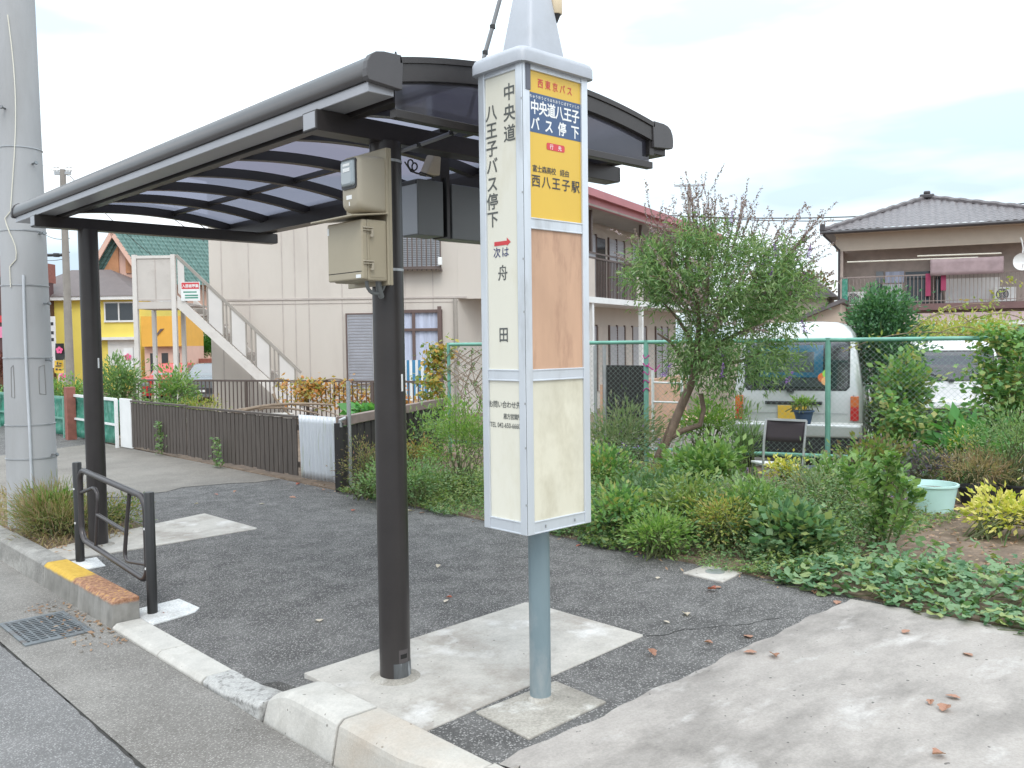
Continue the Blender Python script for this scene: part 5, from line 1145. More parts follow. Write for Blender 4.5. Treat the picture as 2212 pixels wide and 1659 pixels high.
# ------------------------------------------------------------------ parking lot and vehicles
b = MB(); b.quad(LF(-1.0, 12.75, -.165), LF(12, 6.95, -.165), LF(17, 14, -.165), LF(5, 19.0, -.165)); struct(b.build('parking_lot', m_worn))
def rrring(hw, y0, y1, z, r_, n=5): return ring(-hw, hw, y0, y1, r_, z, n)
m_vglass = smoky('van_rear_glass', (.55, .58, .60), (.05, .05, .05), .15, .14)
def make_van(label, paint, hs=1.0, ws=1.0, plate=True):
    t = thing('parked_van', label, 'van', (0, 0, 0))
    lv = [(.26, .69, .05, 3.22, .10), (.36, .725, .0, 3.28, .10), (.62, .7375, -.005, 3.29, .09), (.95, .7375, .02, 3.26, .09), (1.06, .730, .03, 3.18, .09), (1.35, .692, .085, 2.92, .10), (1.60, .648, .15, 2.72, .11), (1.72, .615, .20, 2.6, .13), (1.80, .55, .29, 2.45, .16), (1.85, .43, .43, 2.25, .18), (1.865, .25, .65, 2.0, .18)]
    lv = [(z*hs, hw*ws, a_, c__, r_) for z, hw, a_, c__, r_ in lv]
    def surf(z):
        for i in range(len(lv)-1):
            if lv[i][0] <= z <= lv[i+1][0]:
                f_ = (z-lv[i][0])/(lv[i+1][0]-lv[i][0]); return [lv[i][k_]+f_*(lv[i+1][k_]-lv[i][k_]) for k_ in range(1, 4)]
    b = MB(); loft(b, [rrring(hw, a_, c__, z, r_, 6) for z, hw, a_, c__, r_ in lv]); b.build('body', paint, t, smooth=True, ang=50)
    def rear(name, x0, x1, z0, z1, m, off, parent=t, n=8, rc=.04):
        b = MB(); zs = np.linspace(z0, z1, n+1)
        def fn(u, v):
            z = z0+(z1-z0)*v; s_ = surf(z); e_ = min(v, 1-v)*(z1-z0); ins = 0 if e_ > rc else rc-math.sqrt(max(0, rc*rc-(rc-e_)**2))
            return (x0+ins+(x1-x0-2*ins)*u, s_[1]-off, z)
        b.grid(fn, 6, 14); return b.build(name, m, parent, smooth=True)
    g1, g2 = 1.07*hs, 1.62*hs
    m_vg = m_vglass
    rear('window_seal', -.60*ws, .60*ws, g1-.025, g2+.03, m_darkpl, .004); rw = rear('rear_window', -.575*ws, .575*ws, g1, g2, m_vg, .012)
    for sx_ in (-1, 1):
        b = MB()
        def sidew(ya_, yb3, z0, z1, ex):
            b.grid(lambda u, v: (sx_*(surf(z0+(z1-z0)*v)[0]+ex), ya_+(yb3-ya_)*u+(.08 if u < .5 else -.28)*v*(1 if u in (0, 1) else 1), z0+(z1-z0)*v), 1, 8)
        sidew(.28, 1.15, 1.08*hs, 1.55*hs, .004); sidew(1.22, 2.0, 1.08*hs, 1.55*hs, .004); sidew(2.06, 2.85, 1.08*hs, 1.5*hs, .004); b.build('side_window', m_glass, t, smooth=True)
        b = MB(); x_ = sx_*.655*ws; b.m = 0; b.box(x_-.045, -.022, .86*hs, x_+.045, .03, .985*hs); b.m = 1; b.box(x_-.045, -.024, .70*hs, x_+.045, .03, .86*hs); b.build('tail_light', [m_amber, m_tail], t, bevel=.006)
        for yy in (.52, 2.62):
            w_ = MB(); fw = Fr((sx_*.60*ws, yy, .27), (0, 1, 0), (0, 0, 1), (sx_, 0, 0)); w_.fr = fw
            prof = [(.10, .0), (.26, .01), (.275, .03), (.275, .10), (.26, .125), (.18, .13), (.16, .115), (.02, .115)]
            vs = []; fs = []
            for rr_, ww_ in prof: vs += [(rr_*math.cos(q_), rr_*math.sin(q_), ww_-.02) for q_ in np.linspace(0, 2*math.pi, 25)[:-1]]
            for i in range(len(prof)-1):
                for k_ in range(24): fs.append((i*24+k_, i*24+(k_+1) % 24, (i+1)*24+(k_+1) % 24, (i+1)*24+k_))
            w_.add(vs, fs); wh = w_.build('wheel', m_black, t, smooth=True)
            w_ = MB(); w_.fr = fw; w_.add([(.165*math.cos(q_), .165*math.sin(q_), .105) for q_ in np.linspace(0, 6.28, 21)[:-1]]+[(0, 0, .085)], [(i, (i+1) % 20, 20) for i in range(20)]); w_.build('hub', m_steel, wh)
    b = MB(); b.bar((-.05, surf(1.06*hs)[1]-.03, 1.06*hs), (-.42, surf(1.2*hs)[1]-.03, 1.20*hs), .012, .016); b.bar((-.02, surf(1.05*hs)[1]-.02, 1.05*hs), (-.10, surf(1.05*hs)[1]-.02, 1.05*hs), .04, .05); b.build('wiper', m_darkpl, t)
    b = MB(); b.box(-.645*ws, -.012, .69*hs, -.640*ws, .1, 1.0*hs); b.box(.640*ws, -.012, .69*hs, .645*ws, .1, 1.0*hs); b.build('tailgate_gap', m_darkpl, t)
    b = MB(); b.box(-.735*ws, -.075, .50*hs, .735*ws, .02, .66*hs); b.build('bumper', paint, t, bevel=.03, seg=3); b = MB(); b.box(-.70*ws, -.05, .24*hs, .70*ws, .05, .50*hs); b.build('lower_bumper', m_darkpl, t, bevel=.01)
    b = MB(); b.box(-.745*ws, -.02, .655*hs, .745*ws, .0, .675*hs); b.build('bumper_strip', m_wpaint, t)
    if plate:
        b = MB(); b.box(-.35, -.016, .88, .30, .03, .92); b.build('garnish', m_darkpl, t, bevel=.008)
        b = MB(); b.box(-.20, -.03, .705, .13, -.012, .87); b.build('number_plate', m_yellow, t, bevel=.004)
        b = MB(); b.box(-.60, -.008, .78, -.12, -.002, .782); b.box(.2, -.008, .78, .58, -.002, .782); b.build('tailgate_seam', m_darkpl, t)
        for q0, q1, z0, z1 in ((-.42, .30, 1.50, 1.58), (-.42, .30, 1.20, 1.26), (.20, .30, 1.26, 1.50), (-.42, -.36, 1.26, 1.50)): rear('blue_bag', q0, q1, z0, z1, m_bluebag, .007, rc=.001)
        rear('bag_inside', -.36, .20, 1.26, 1.50, m_screen2, .0065, rc=.001); rear('grey_bundle', -.45, .32, 1.09, 1.19, m_glassl, .007)
        s1 = MB(); s1.m = 0
        for k_, (x_, z_, r2) in enumerate(((.30, 1.20, .055), (.345, 1.245, .05), (.335, 1.16, .05))):
            y_ = surf(z_)[1]-.017; s1.m = k_; s1.add([(x_+r2*math.cos(q_), y_-.001*k_+ (math.sin(q_)*r2)*.2, z_+r2*math.sin(q_)) for q_ in np.linspace(0, 6.28, 15)[:-1]], [tuple(range(14))])
        s1.build('window_sticker', [m_amber, mat('green_sticker', (.25, .55, .08)), mat('orange_sticker', (.75, .38, .15))], t)
    return t
VA = -(AZ+R(24))
v1 = make_van('silver-white small van with yellow number plate parked rear-on behind the fence', m_vanp); p = LF(3.352, 10.55, -.165); v1.location = p; v1.rotation_euler = (0, 0, VA)
v2 = make_van('white small van half hidden by climbing vine behind the fence', m_vanw, .86, 1.02, False); p = LF(7.55, 15.2, -.165); v2.location = p; v2.rotation_euler = (0, 0, VA+R(6))
def make_car(label, paint):
    t = thing('parked_car', label, 'car', (0, 0, 0))
    pf = [(.30, 0), (.72, -.02), (.86, .10), (.95, .95), (1.42, 1.75), (1.47, 2.4), (1.40, 3.2), (.98, 3.9), (.9, 4.0), (.30, 4.05)]
    b = MB(); secs = []
    for z, hw in ((.25, .78), (.55, .83), (.88, .82)): secs.append(ring(-hw, hw, 0, 4.0, .22, z, 5))
    loft(b, secs+[ring(-.74, .74, .25, 3.9, .25, .96, 5)]); b.build('body', paint, t, smooth=True, ang=50)
    b = MB(); loft(b, [ring(-.73, .73, .95, 3.75, .2, .95, 5), ring(-.58, .58, 1.6, 3.4, .2, 1.38, 5), ring(-.52, .52, 1.75, 3.25, .2, 1.42, 5)]); b.build('roof', paint, t, smooth=True, ang=50)
    b = MB(); b.quad((-.62, 1.02, 1.0), (.62, 1.02, 1.0), (.50, 1.56, 1.34), (-.50, 1.56, 1.34)); b.build('windscreen', glass('windscreen_glass', (.16, .18, .19), .05), t)
    for s_ in (-1, 1):
        b = MB(); b.quad((s_*.728, 1.25, 1.0), (s_*.728, 3.5, 1.0), (s_*.60, 3.3, 1.34), (s_*.60, 1.75, 1.34)); b.build('side_window', m_glass, t)
        b = MB(); b.box(s_*.42, -.02, .62, s_*.76, .12, .76); b.build('headlight', m_glassl, t, bevel=.03)
        for y_ in (.75, 3.2):
            b = MB(); b.fr = Fr((s_*.72, y_, .29), (0, 1, 0), (0, 0, 1), (s_, 0, 0)); b.add([(rr_*math.cos(q_), rr_*math.sin(q_), ww_) for rr_, ww_ in ((.29, -.08), (.29, .08), (.18, .085)) for q_ in np.linspace(0, 6.283, 19)[:-1]], [(j*18+i, j*18+(i+1) % 18, (j+1)*18+(i+1) % 18, (j+1)*18+i) for j in range(2) for i in range(18)]+[tuple(range(36, 54))]); b.build('wheel', m_black, t)
    b = MB(); b.box(-.5, -.015, .36, .5, .02, .56); b.build('grille', m_darkpl, t); b = MB(); b.box(-.17, -.03, .42, .17, -.016, .50); b.build('number_plate', m_wpaint, t)
    return t
c1 = make_car('small red car parked behind the staircase post', m_redcar); c1.location = LF(-13.15, 33.5, -.6); c1.rotation_euler = (0, 0, -AZ+R(8))
c2 = make_car('dark grey car parked beside the red one behind the railing', mat('grey_car_paint', (.20, .21, .22), .25, .4, var=.03)); c2.location = LF(-11.35, 32.5, -.6); c2.rotation_euler = (0, 0, -AZ+R(8))
#PART3

# ================================================================== plants
UP = np.array([0., 0., 1.])
def nrm(a): return a/np.maximum(1e-9, np.linalg.norm(a, axis=-1, keepdims=True))
def leaf_obj(name, P, T, L, W, m, parent=None, shape='kite', curl=.25, upb=.8):
    """P: leaf bases, T: directions, L, W: lengths and widths; every leaf is its own folded blade"""
    P = np.asarray(P, float); n = len(P); T = nrm(np.asarray(T, float)); L = np.broadcast_to(L, n)[:, None]*np.ones((n, 1)); W = np.broadcast_to(W, n)[:, None]*np.ones((n, 1))
    Nn = nrm(UP*upb+rng.normal(0, .45, (n, 3))); S = nrm(np.cross(T, Nn)); Nn = np.cross(S, T)
    if parent is not None: P = P-np.array(ORG.get(parent.name, Vector((0, 0, 0))))
    if shape == 'kite':
        mid = P+T*L*.45+Nn*L*curl*.25; tip = P+T*L-Nn*L*curl*.35
        V_ = np.stack([P, mid-S*W/2-Nn*W*.15, tip, mid+S*W/2-Nn*W*.15], 1); base = np.arange(n)[:, None]*4
        F_ = np.concatenate([base+np.array([[0, 1, 2]]), base+np.array([[0, 2, 3]])], 0); k_ = 4
    elif shape == 'blade':
        m1 = P+T*L*.5+Nn*L*curl*.1; tip = P+T*L-UP*L*curl
        V_ = np.stack([P-S*W/2, P+S*W/2, m1+S*W*.4, m1-S*W*.4, tip], 1); base = np.arange(n)[:, None]*5
        F_ = [np.concatenate([base+np.array([[0, 1, 2, 3]])], 0), base+np.array([[3, 2, 4]])]; k_ = 5
    else:                                   # round
        a_ = np.array([-150, -105, -60, -20, 20, 60, 105, 150])*math.pi/180; ra = np.array([.5, .56, .54, .52, .52, .54, .56, .5])
        c_ = P+T*L*.42-Nn*W*.04; ring_ = [c_+T*L*(ra[i]*math.cos(a_[i]))*1.0+S*W*(ra[i]*math.sin(a_[i]))+Nn*W*(.10*math.cos(a_[i]*3+1)) for i in range(8)]
        V_ = np.stack([c_]+ring_, 1); base = np.arange(n)[:, None]*9
        F_ = np.concatenate([base+np.array([[0, 1+i, 1+(i+1) % 8]]) for i in range(8) if i != 7]+[base+np.array([[0, 8, 1]])][:0], 0); k_ = 9
    faces = (F_[0].tolist()+F_[1].tolist()) if isinstance(F_, list) else F_.tolist()
    me = bpy.data.meshes.new(name); me.from_pydata(V_.reshape(-1, 3).tolist(), [], faces); me.materials.append(m)
    o = bpy.data.objects.new(name, me); COL.objects.link(o)
    if parent is not None: o.parent = parent
    return o
def clumps(c, rad, ncl, per, cs, bias=.45, up=.25, zmin=None, spread=.7):
    D = nrm(rng.normal(0, 1, (ncl, 3))); D[:, 2] = np.where(D[:, 2] < -.5, -D[:, 2]*.6, D[:, 2])
    C_ = np.array(c)+D*np.array(rad)*(rng.random((ncl, 1))**bias)
    if zmin is not None: C_[:, 2] = np.maximum(C_[:, 2], zmin+rng.random(ncl)*.05)
    siz = rng.uniform(.6, 1.35, ncl); cnt = np.maximum(1, (per*siz).astype(int)); idx = np.repeat(np.arange(ncl), cnt)
    off = rng.normal(0, 1, (len(idx), 3))*(cs*siz[idx])[:, None]*np.array([1, 1, .75])
    P = C_[idx]+off; T = D[idx]*spread+nrm(off+1e-9)*.6+UP*up+rng.normal(0, .35, P.shape)
    if zmin is not None: P[:, 2] = np.maximum(P[:, 2], zmin)
    return C_, P, T
def stems(name, base, ends, r0, m, parent, jit=.08, nmax=40):
    b = MB(); base = Vector(base)
    for e_ in ends[:nmax]:
        e_ = Vector(e_); bb = base+Vector((random.gauss(0, jit), random.gauss(0, jit), 0)); md = (bb+e_)/2+Vector((random.gauss(0, .04), random.gauss(0, .04), .06))
        b.tube([bb, md, e_], [r0, r0*.75, r0*.4], 5, caps=False)
    return b.build(name, m, parent)
def bush(name, label, cat, base, c, rad, ncl, per, cs, L, W, m, shape='kite', stem=m_stem, sr=.006, zmin=None, group=None, bias=.45, up=.25, curl=.25):
    t = thing(name, label, cat, base, group)
    C_, P, T = clumps(c, rad, ncl, per, cs, bias, up, zmin)
    leaf_obj('leaves', P, T, rng.uniform(.65, 1.25, len(P))*L, rng.uniform(.7, 1.2, len(P))*W, m, t, shape, curl)
    stems('stems', base, C_.tolist(), sr, stem, t); return t
def gp(px, py): v = gpt(px, py); return Vector((v[0], v[1], 0.0))
def fr2(px, py, d_): return at(px, py, d_)

# ---- flowering tree
TD = 8.6
tr = thing('flowering_tree', 'leaning flowering tree with brown and purple flower spikes in the garden', 'tree', at(1390, 1080, TD))
b = MB(); b.tube([at(x, y, TD+dd) for x, y, dd in ((1388, 1100, 0), (1400, 1050, 0), (1425, 985, -.02), (1452, 925, -.03), (1474, 872, -.02), (1495, 825, 0), (1505, 780, 0))], [.058, .052, .047, .044, .042, .040, .034], 12); tk = b.build('trunk', m_bark, tr, smooth=True)
b = MB()
b.tube([at(1440, 950, TD-.02), at(1475, 930, TD-.05), at(1512, 918, TD-.05), at(1520, 885, TD-.05), at(1514, 850, TD-.05)], [.030, .027, .026, .024, .022], 9)
b.tube([at(1405, 1035, TD), at(1425, 985, TD-.1), at(1437, 940, TD-.14), at(1450, 905, TD-.2)], [.018, .014, .012, .008], 7)
limbs = [((1505, 780), (1490, 730), (1465, 690), (1430, 650)), ((1505, 780), (1530, 720), (1560, 660), (1580, 600)), ((1500, 800), (1560, 740), (1630, 700), (1690, 660)), ((1505, 780), (1510, 690), (1500, 610), (1490, 560)), ((1500, 800), (1540, 790), (1600, 780), (1650, 760)), ((1500, 790), (1470, 770), (1450, 740), (1420, 720)), ((1530, 720), (1600, 640), (1660, 590), (1700, 560))]
for i, lm_ in enumerate(limbs):
    dd = random.uniform(-.45, .45); b.tube([at(x, y, TD+dd*k_/3) for k_, (x, y) in enumerate(lm_)], [.030, .022, .015, .008], 7)
b.build('limbs', m_bark, tr, smooth=True)
cl = []
def pxcl(x, y, sx_, sy_, n):
    for _ in range(n):
        while True:
            a_, c__ = random.uniform(-1, 1), random.uniform(-1, 1)
            if a_*a_+c__*c__ < 1: break
        dep = TD+random.uniform(-.75, .75)*math.sqrt(max(.05, 1-a_*a_-c__*c__)); cl.append(at(x+a_*sx_, y+c__*sy_, dep))
pxcl(1550, 605, 150, 85, 74); pxcl(1665, 640, 75, 70, 34); pxcl(1435, 600, 70, 55, 26); pxcl(1590, 680, 120, 34, 26); pxcl(1575, 765, 115, 44, 46); pxcl(1505, 765, 40, 45, 12); pxcl(1665, 770, 45, 30, 7); pxcl(1520, 520, 70, 22, 9); pxcl(1640, 560, 60, 25, 8); pxcl(1400, 560, 25, 25, 4)
C_ = np.array([list(v) for v in cl]); per = 70; siz = rng.uniform(.5, 1.4, len(C_)); idx = np.repeat(np.arange(len(C_)), (per*siz).astype(int))
cen = np.array(at(1530, 720, TD)); dirs = nrm(C_-cen)
# each clump is a set of short drooping sprays
sprd = nrm(dirs[idx]*.6+rng.normal(0, .6, (len(idx), 3))+UP*.1); tpos = rng.random((len(idx), 1))*.24
P = C_[idx]+sprd*tpos-UP*(tpos**2)*1.2+rng.normal(0, .035, (len(idx), 3)); T = sprd*.6+rng.normal(0, .5, P.shape)-UP*.15
leaf_obj('crown', P, T, rng.uniform(.04, .10, len(P)), rng.uniform(.011, .020, len(P)), L_tree, tr, 'kite', .3)
# flower spikes: thin stalks set with tiny buds
LP_ = []; LT_ = []; SP = []; ST = []; b = MB(); tops = [(1490, 405, 0), (1480, 430, 0), (1508, 425, .2), (1530, 410, 0), (1520, 440, -.2), (1470, 455, .1), (1545, 440, 0), (1500, 470, 0), (1455, 480, 0), (1570, 455, .1), (1610, 435, 0), (1600, 460, -.1), (1625, 440, .1), (1585, 470, 0), (1640, 470, 0), (1660, 490, .2), (1700, 470, -.1), (1690, 500, 0), (1720, 480, 0), (1775, 465, 0), (1760, 480, .1), (1745, 500, 0), (1735, 520, 0), (1770, 550, 0), (1780, 585, 0), (1760, 520, 0), (1400, 440, 0), (1395, 480, .1), (1365, 510, 0), (1380, 530, 0), (1410, 505, 0), (1430, 490, 0), (1350, 560, 0), (1720, 550, .1), (1700, 580, 0), (1430, 560, -.5), (1480, 620, -.6), (1515, 640, -.6), (1600, 600, -.6), (1650, 700, -.6), (1560, 690, -.6), (1440, 600, -.5), (1530, 580, -.6), (1750, 600, 0), (1765, 620, 0), (1545, 470, .1), (1460, 500, 0), (1680, 540, 0), (1500, 440, .1)]
for x, y, dd in tops:
    top_ = at(x, y, TD+dd); root_ = top_+(Vector(cen)-top_).normalized()*random.uniform(.45, .85)+Vector((0, 0, -.10)); ax = top_-root_; b.tube([root_, root_+ax*.5+Vector((0, 0, .015)), top_], [.005, .004, .002], 5, caps=False)
    for q_ in range(46):
        f_ = random.random()*.62; LP_.append(root_+ax*f_+Vector((random.gauss(0, .02), random.gauss(0, .02), random.gauss(0, .02)))); LT_.append(Vector((random.gauss(0, .8), random.gauss(0, .8), random.gauss(-.1, .5)))+ax.normalized()*.6)
    for br in range(5):
        s0 = .42+.13*br; p0 = root_+ax*s0; d_ = (ax.normalized()+Vector((random.gauss(0, .5), random.gauss(0, .5), random.gauss(0, .3)))).normalized() if br else ax.normalized(); ln = ax.length*(.55 if br == 0 else .35)
        n = int(ln/.0056)
        for q_ in range(n):
            f_ = q_/n; SP.append(p0+d_*ln*f_); ST.append(Vector((random.gauss(0, 1), random.gauss(0, 1), random.gauss(0, 1)))+d_*.8)
b.build('flower_stalks', m_twig, tr); leaf_obj('spray_leaves', [list(v) for v in LP_], [list(v) for v in LT_], rng.uniform(.04, .10, len(LP_)), rng.uniform(.010, .018, len(LP_)), L_tree, tr)
leaf_obj('flower_spikes', [list(v) for v in SP], [list(v) for v in ST], rng.uniform(.016, .034, len(SP)), rng.uniform(.009, .016, len(SP)), L_spike, tr)
SP = []; ST = []
for x, y, dd in ((1675, 540, -.3), (1665, 592, -.5), (1748, 545, -.2), (1745, 600, 0), (1580, 470, 0), (1705, 815, -.5), (1560, 800, -.6), (1735, 705, -.1), (1558, 765, -.4), (1440, 800, -.3)):
    c0 = at(x, y, TD+dd); d_ = Vector((random.gauss(0, .4), random.gauss(0, .4), 1)).normalized()
    for q_ in range(90): f_ = random.random(); SP.append(c0+d_*(f_-.5)*.13+Vector((random.gauss(0, .010), random.gauss(0, .010), random.gauss(0, .006)))*(1.3-f_)); ST.append(Vector((random.gauss(0, 1), random.gauss(0, 1), random.gauss(0, .6))))
leaf_obj('purple_flowers', [list(v) for v in SP], [list(v) for v in ST], .016, .012, L_purple, tr)

# ---- low weeds along the pavement: one mass
def weedmass(name, pts, hfun, m, n, L, W, per_stem=9, lean=.35, shape='kite'):
    P = []; T = []
    for _ in range(n):
        x, y = pts(); h = hfun(x, y)*random.uniform(.55, 1.15)
        if h < .03: continue
        dx, dy = random.gauss(0, lean), random.gauss(0, lean)
        k_ = max(3, int(per_stem*(.5+h/.5)))
        for i in range(k_):
            f_ = (i+random.random())/k_; f_ = f_**.7
            P.append((x+dx*h*f_*f_+random.gauss(0, .018), y+dy*h*f_*f_+random.gauss(0, .018), .01+h*f_)); a_ = random.random()*6.283; T.append((math.cos(a_), math.sin(a_), random.uniform(-.2, .9)))
    return leaf_obj(name, P, T, rng.uniform(.6, 1.3, len(P))*L, rng.uniform(.7, 1.25, len(P))*W, m, None, shape)
def hump(x, y, cx, cy, rx, ry, h): return h*math.exp(-((x-cx)/rx)**2-((y-cy)/ry)**2)
def wn(x, y, k_=1.0, p=0.0): return .5+.25*math.sin(x*2.9*k_+y*1.3*k_+p)+.25*math.sin(y*3.7*k_-x*2.1*k_+p*2.3)*math.cos(x*1.7*k_+p)
def hbase(x, y):
    h = .09+hump(x, y, 5.75, 3.75, .6, .8, .36)+hump(x, y, 5.5, 5.0, .4, .8, .24)+hump(x, y, 6.3, 3.2, .5, .5, .30)+hump(x, y, 5.6, 6.3, .5, .7, .18)+hump(x, y, 6.6, 4.9, .8, .9, .22)
    return h*(.4+1.0*wn(x, y, 1.6))*min(1, max(.45, (x-4.80)/.28))*(.45 if x > 6.7 and y < 4.6 else 1)
def p1_():
    while True:
        x = 4.88+random.random()**1.25*3.0; y = random.uniform(2.75, 7.7)
        if y > 2.6+.15*math.sin(x*6): return x+.05*math.sin(y*7), y
def pick(lo, hi, ph):
    def f_():
        while True:
            x, y = p1_(); v = wn(x, y, .9, ph)+random.gauss(0, .10)
            if lo < v < hi: return x, y
    return f_
L_weed3 = leafmat('lime_weed_leaf', [(.15, .24, .065), (.21, .30, .085), (.27, .34, .12), (.34, .36, .16)])
L_weed4 = leafmat('deep_weed_leaf', [(.08, .16, .07), (.12, .21, .09), (.165, .25, .13)])
stuff(weedmass('low_weeds', pick(.30, 1.2, 0.0), hbase, L_weed, 5600, .024, .011, 13), 'tangle of fine-leaved green weeds spilling over the pavement edge', 'weeds')
stuff(weedmass('lime_weeds', pick(-.2, .45, 1.3), lambda x, y: hbase(x, y)*1.15, L_weed3, 2200, .034, .015, 11), 'lime green weeds growing in patches among the finer ones', 'weeds')
stuff(weedmass('deep_green_weeds', pick(.55, 1.2, 2.4), lambda x, y: hbase(x, y)*.8, L_weed4, 2300, .040, .022, 9), 'deep green broader-leaved weeds in patches along the border', 'weeds')
hf2 = lambda x, y: (.10+hump(x, y, 6.1, 3.6, .5, .6, .24)+hump(x, y, 6.9, 3.6, .5, .5, .10)+hump(x, y, 7.2, 5.4, .6, .6, .38)+hump(x, y, 6.5, 5.6, .5, .8, .40))*(.5+wn(x, y, 2.2, .7))
def p2_(): return random.uniform(5.4, 7.9), random.uniform(3.0, 6.6)
stuff(weedmass('tall_weeds', p2_, hf2, L_weed2, 1900, .036, .009, 14, .42), 'taller greyish wispy weeds in the middle of the garden', 'weeds')
stuff(weedmass('seeding_weeds', pick(.45, .8, 4.0), lambda x, y: hbase(x, y)*1.25, leafmat('seed_head', [(.34, .27, .15), (.28, .28, .13), (.38, .33, .22)]), 700, .022, .006, 12, .4), 'thin tan seed heads poking out of the garden weeds', 'weeds')
P = []; T = []
for _ in range(170): x, y = p2_(); z = hf2(x, y)*random.uniform(.75, 1.1); P += [(x+random.gauss(0, .015), y+random.gauss(0, .015), z+random.gauss(0, .015)) for _ in range(5)]; T += [(random.gauss(0, 1), random.gauss(0, 1), .5) for _ in range(5)]
stuff(leaf_obj('purple_weed_flowers', P, T, .020, .014, L_purple), 'small purple flowers scattered through the garden weeds', 'flowers')
# ---- round-leaved ground ivy along the driveway corner
P = []; T = []; b = MB()
def ivy_in(x, y): return x > 4.86+.04*math.sin(y*9) and x < 5.95+.55*math.sin(y*1.3+.6)*.4 + (.45 if y > 1.6 else 0) and y < 2.95+.1*math.sin(x*7)
c_n = 0
while c_n < 4200:
    x = 4.84+random.random()*1.75; y = random.uniform(-2.8, 3.0)
    if not ivy_in(x, y): continue
    if x > 5.45 and random.random() < (x-5.45)*1.1: continue
    c_n += 1; hm = .05+.10*min(1, max(0, (x-4.86)/.3))*(.6+.4*math.sin(x*5+y*3)); h = hm*random.random()**.5+.012
    a_ = random.random()*6.283; P.append((x, y, h)); T.append((math.cos(a_), math.sin(a_), random.uniform(-.45, .2)))
    if c_n % 9 == 0: b.tube([(x, y, h*.8), (x-.05+.1*random.random(), y+.04, h*.3), (x-.03, y+.12, .01)], .002, 4, caps=False)
P_ = np.array(P); toward = nrm(np.array([-P_[:, 0], -P_[:, 1], 0*P_[:, 0]]).T)
iv = leaf_obj('ground_ivy', P, np.array(T)+toward*.5, rng.uniform(.03, .078, len(P)), rng.uniform(.034, .082, len(P)), L_ivy, None, 'round', upb=1.1)
stuff(iv, 'mat of round-leaved ground ivy creeping over the driveway corner', 'ground cover')
ORG[iv.name] = Vector((0, 0, 0)); b.build('ivy_stems', m_stem, iv)
P = []; T = []
for _ in range(2600): x = random.uniform(5.6, 8.6); y = random.uniform(-1.5, 3.2); P.append((x, y, .03+.02*random.random())); a_ = random.random()*6.283; T.append((math.cos(a_), math.sin(a_), random.uniform(-.1, .3)))
stuff(leaf_obj('dry_leaf_litter', P, T, rng.uniform(.02, .06, len(P)), rng.uniform(.012, .03, len(P)), L_litter), 'dry leaf litter covering the bare garden soil', 'leaf litter')
P = []; T = []
for _ in range(3400): x = random.uniform(5.2, 12.0); y = random.uniform(-1.6, 7.5); P.append((x, y, .02)); T.append((random.gauss(0, .6), random.gauss(0, .6), 1))
keep = [i for i, p in enumerate(P) if ndist(p[0], p[1]) < 10.5 and not (p[0] < 8.4 and 1.2 < p[1] < 3 and random.random() < .8)]
stuff(leaf_obj('garden_grass', [P[i] for i in keep], [T[i] for i in keep], rng.uniform(.08, .24, len(keep)), .012, L_weed, None, 'blade', .3), 'loose grass growing across the garden ground', 'grass')

# ---- individual shrubs and plants
B_ = gp(992, 1078); bush('feathery_shrub', 'bright green feathery shrub just behind the sign box on its left', 'shrub', B_, (B_.x+.25, B_.y+.2, .55), (.42, .42, .42), 60, 52, .07, .05, .014, L_nand, up=.35, zmin=.05)
q = fr2(900, 1075, 8.3); bush('dense_shrub', 'dense dark green low shrub between the shelter post and sign box', 'shrub', (q.x, q.y, 0), (q.x, q.y+.1, .20), (.50, .45, .24), 60, 55, .06, .032, .018, L_weed, zmin=.02)
q = fr2(790, 1080, 8.7); bush('reddish_weed', 'reddish brown seeding weed clump by the pipe post', 'weed', (q.x, q.y, 0), (q.x, q.y, .28), (.30, .30, .30), 34, 40, .06, .035, .010, leafmat('reddish_weed_leaf', [(.26, .17, .10), (.24, .22, .10), (.16, .22, .07), (.30, .15, .13)]), zmin=.02)
q = fr2(905, 1010, 9.3); bush('orange_tinted_weed', 'orange tinted weed clump right of the front shelter post', 'weed', (q.x, q.y, 0), (q.x, q.y, .30), (.30, .25, .25), 30, 36, .06, .04, .012, leafmat('orange_weed_leaf', [(.38, .22, .09), (.30, .26, .10), (.18, .26, .08)]), zmin=.02)
q = fr2(1530, 1010, 7.6); bush('pale_green_shrub', 'pale lime green shrub at the foot of the leaning tree', 'shrub', (q.x, q.y, 0), (q.x, q.y, .38), (.32, .30, .28), 40, 34, .07, .075, .042, L_upr, zmin=.05)
q = fr2(1340, 960, 9.0); bush('wispy_shrub', 'wispy grey-green shrub right of the sign box below the fence', 'shrub', (q.x, q.y, 0), (q.x, q.y, .45), (.50, .40, .42), 60, 34, .09, .08, .013, L_weed2, zmin=.05)
q = fr2(1310, 1030, 8.0); bush('dark_leafy_plant', 'dark leafy plant with yellow tips right beside the sign box', 'plant', (q.x, q.y, 0), (q.x, q.y, .28), (.40, .35, .26), 44, 34, .07, .06, .028, L_vine, zmin=.03)
q = fr2(1530, 915, 10.0); bush('lime_shrub', 'lime green shrub behind the leaning trunk against the fence', 'shrub', (q.x, q.y, 0), (q.x, q.y, .50), (.45, .28, .34), 44, 40, .07, .06, .022, L_nand, zmin=.05)
q = fr2(1610, 980, 9.2); bush('rushy_plant', 'upright rush-like dark green plant left of the garden chair', 'plant', (q.x, q.y, 0), (q.x, q.y, .40), (.14, .14, .42), 26, 30, .05, .12, .008, L_weed, 'blade', up=1.2, zmin=.03)
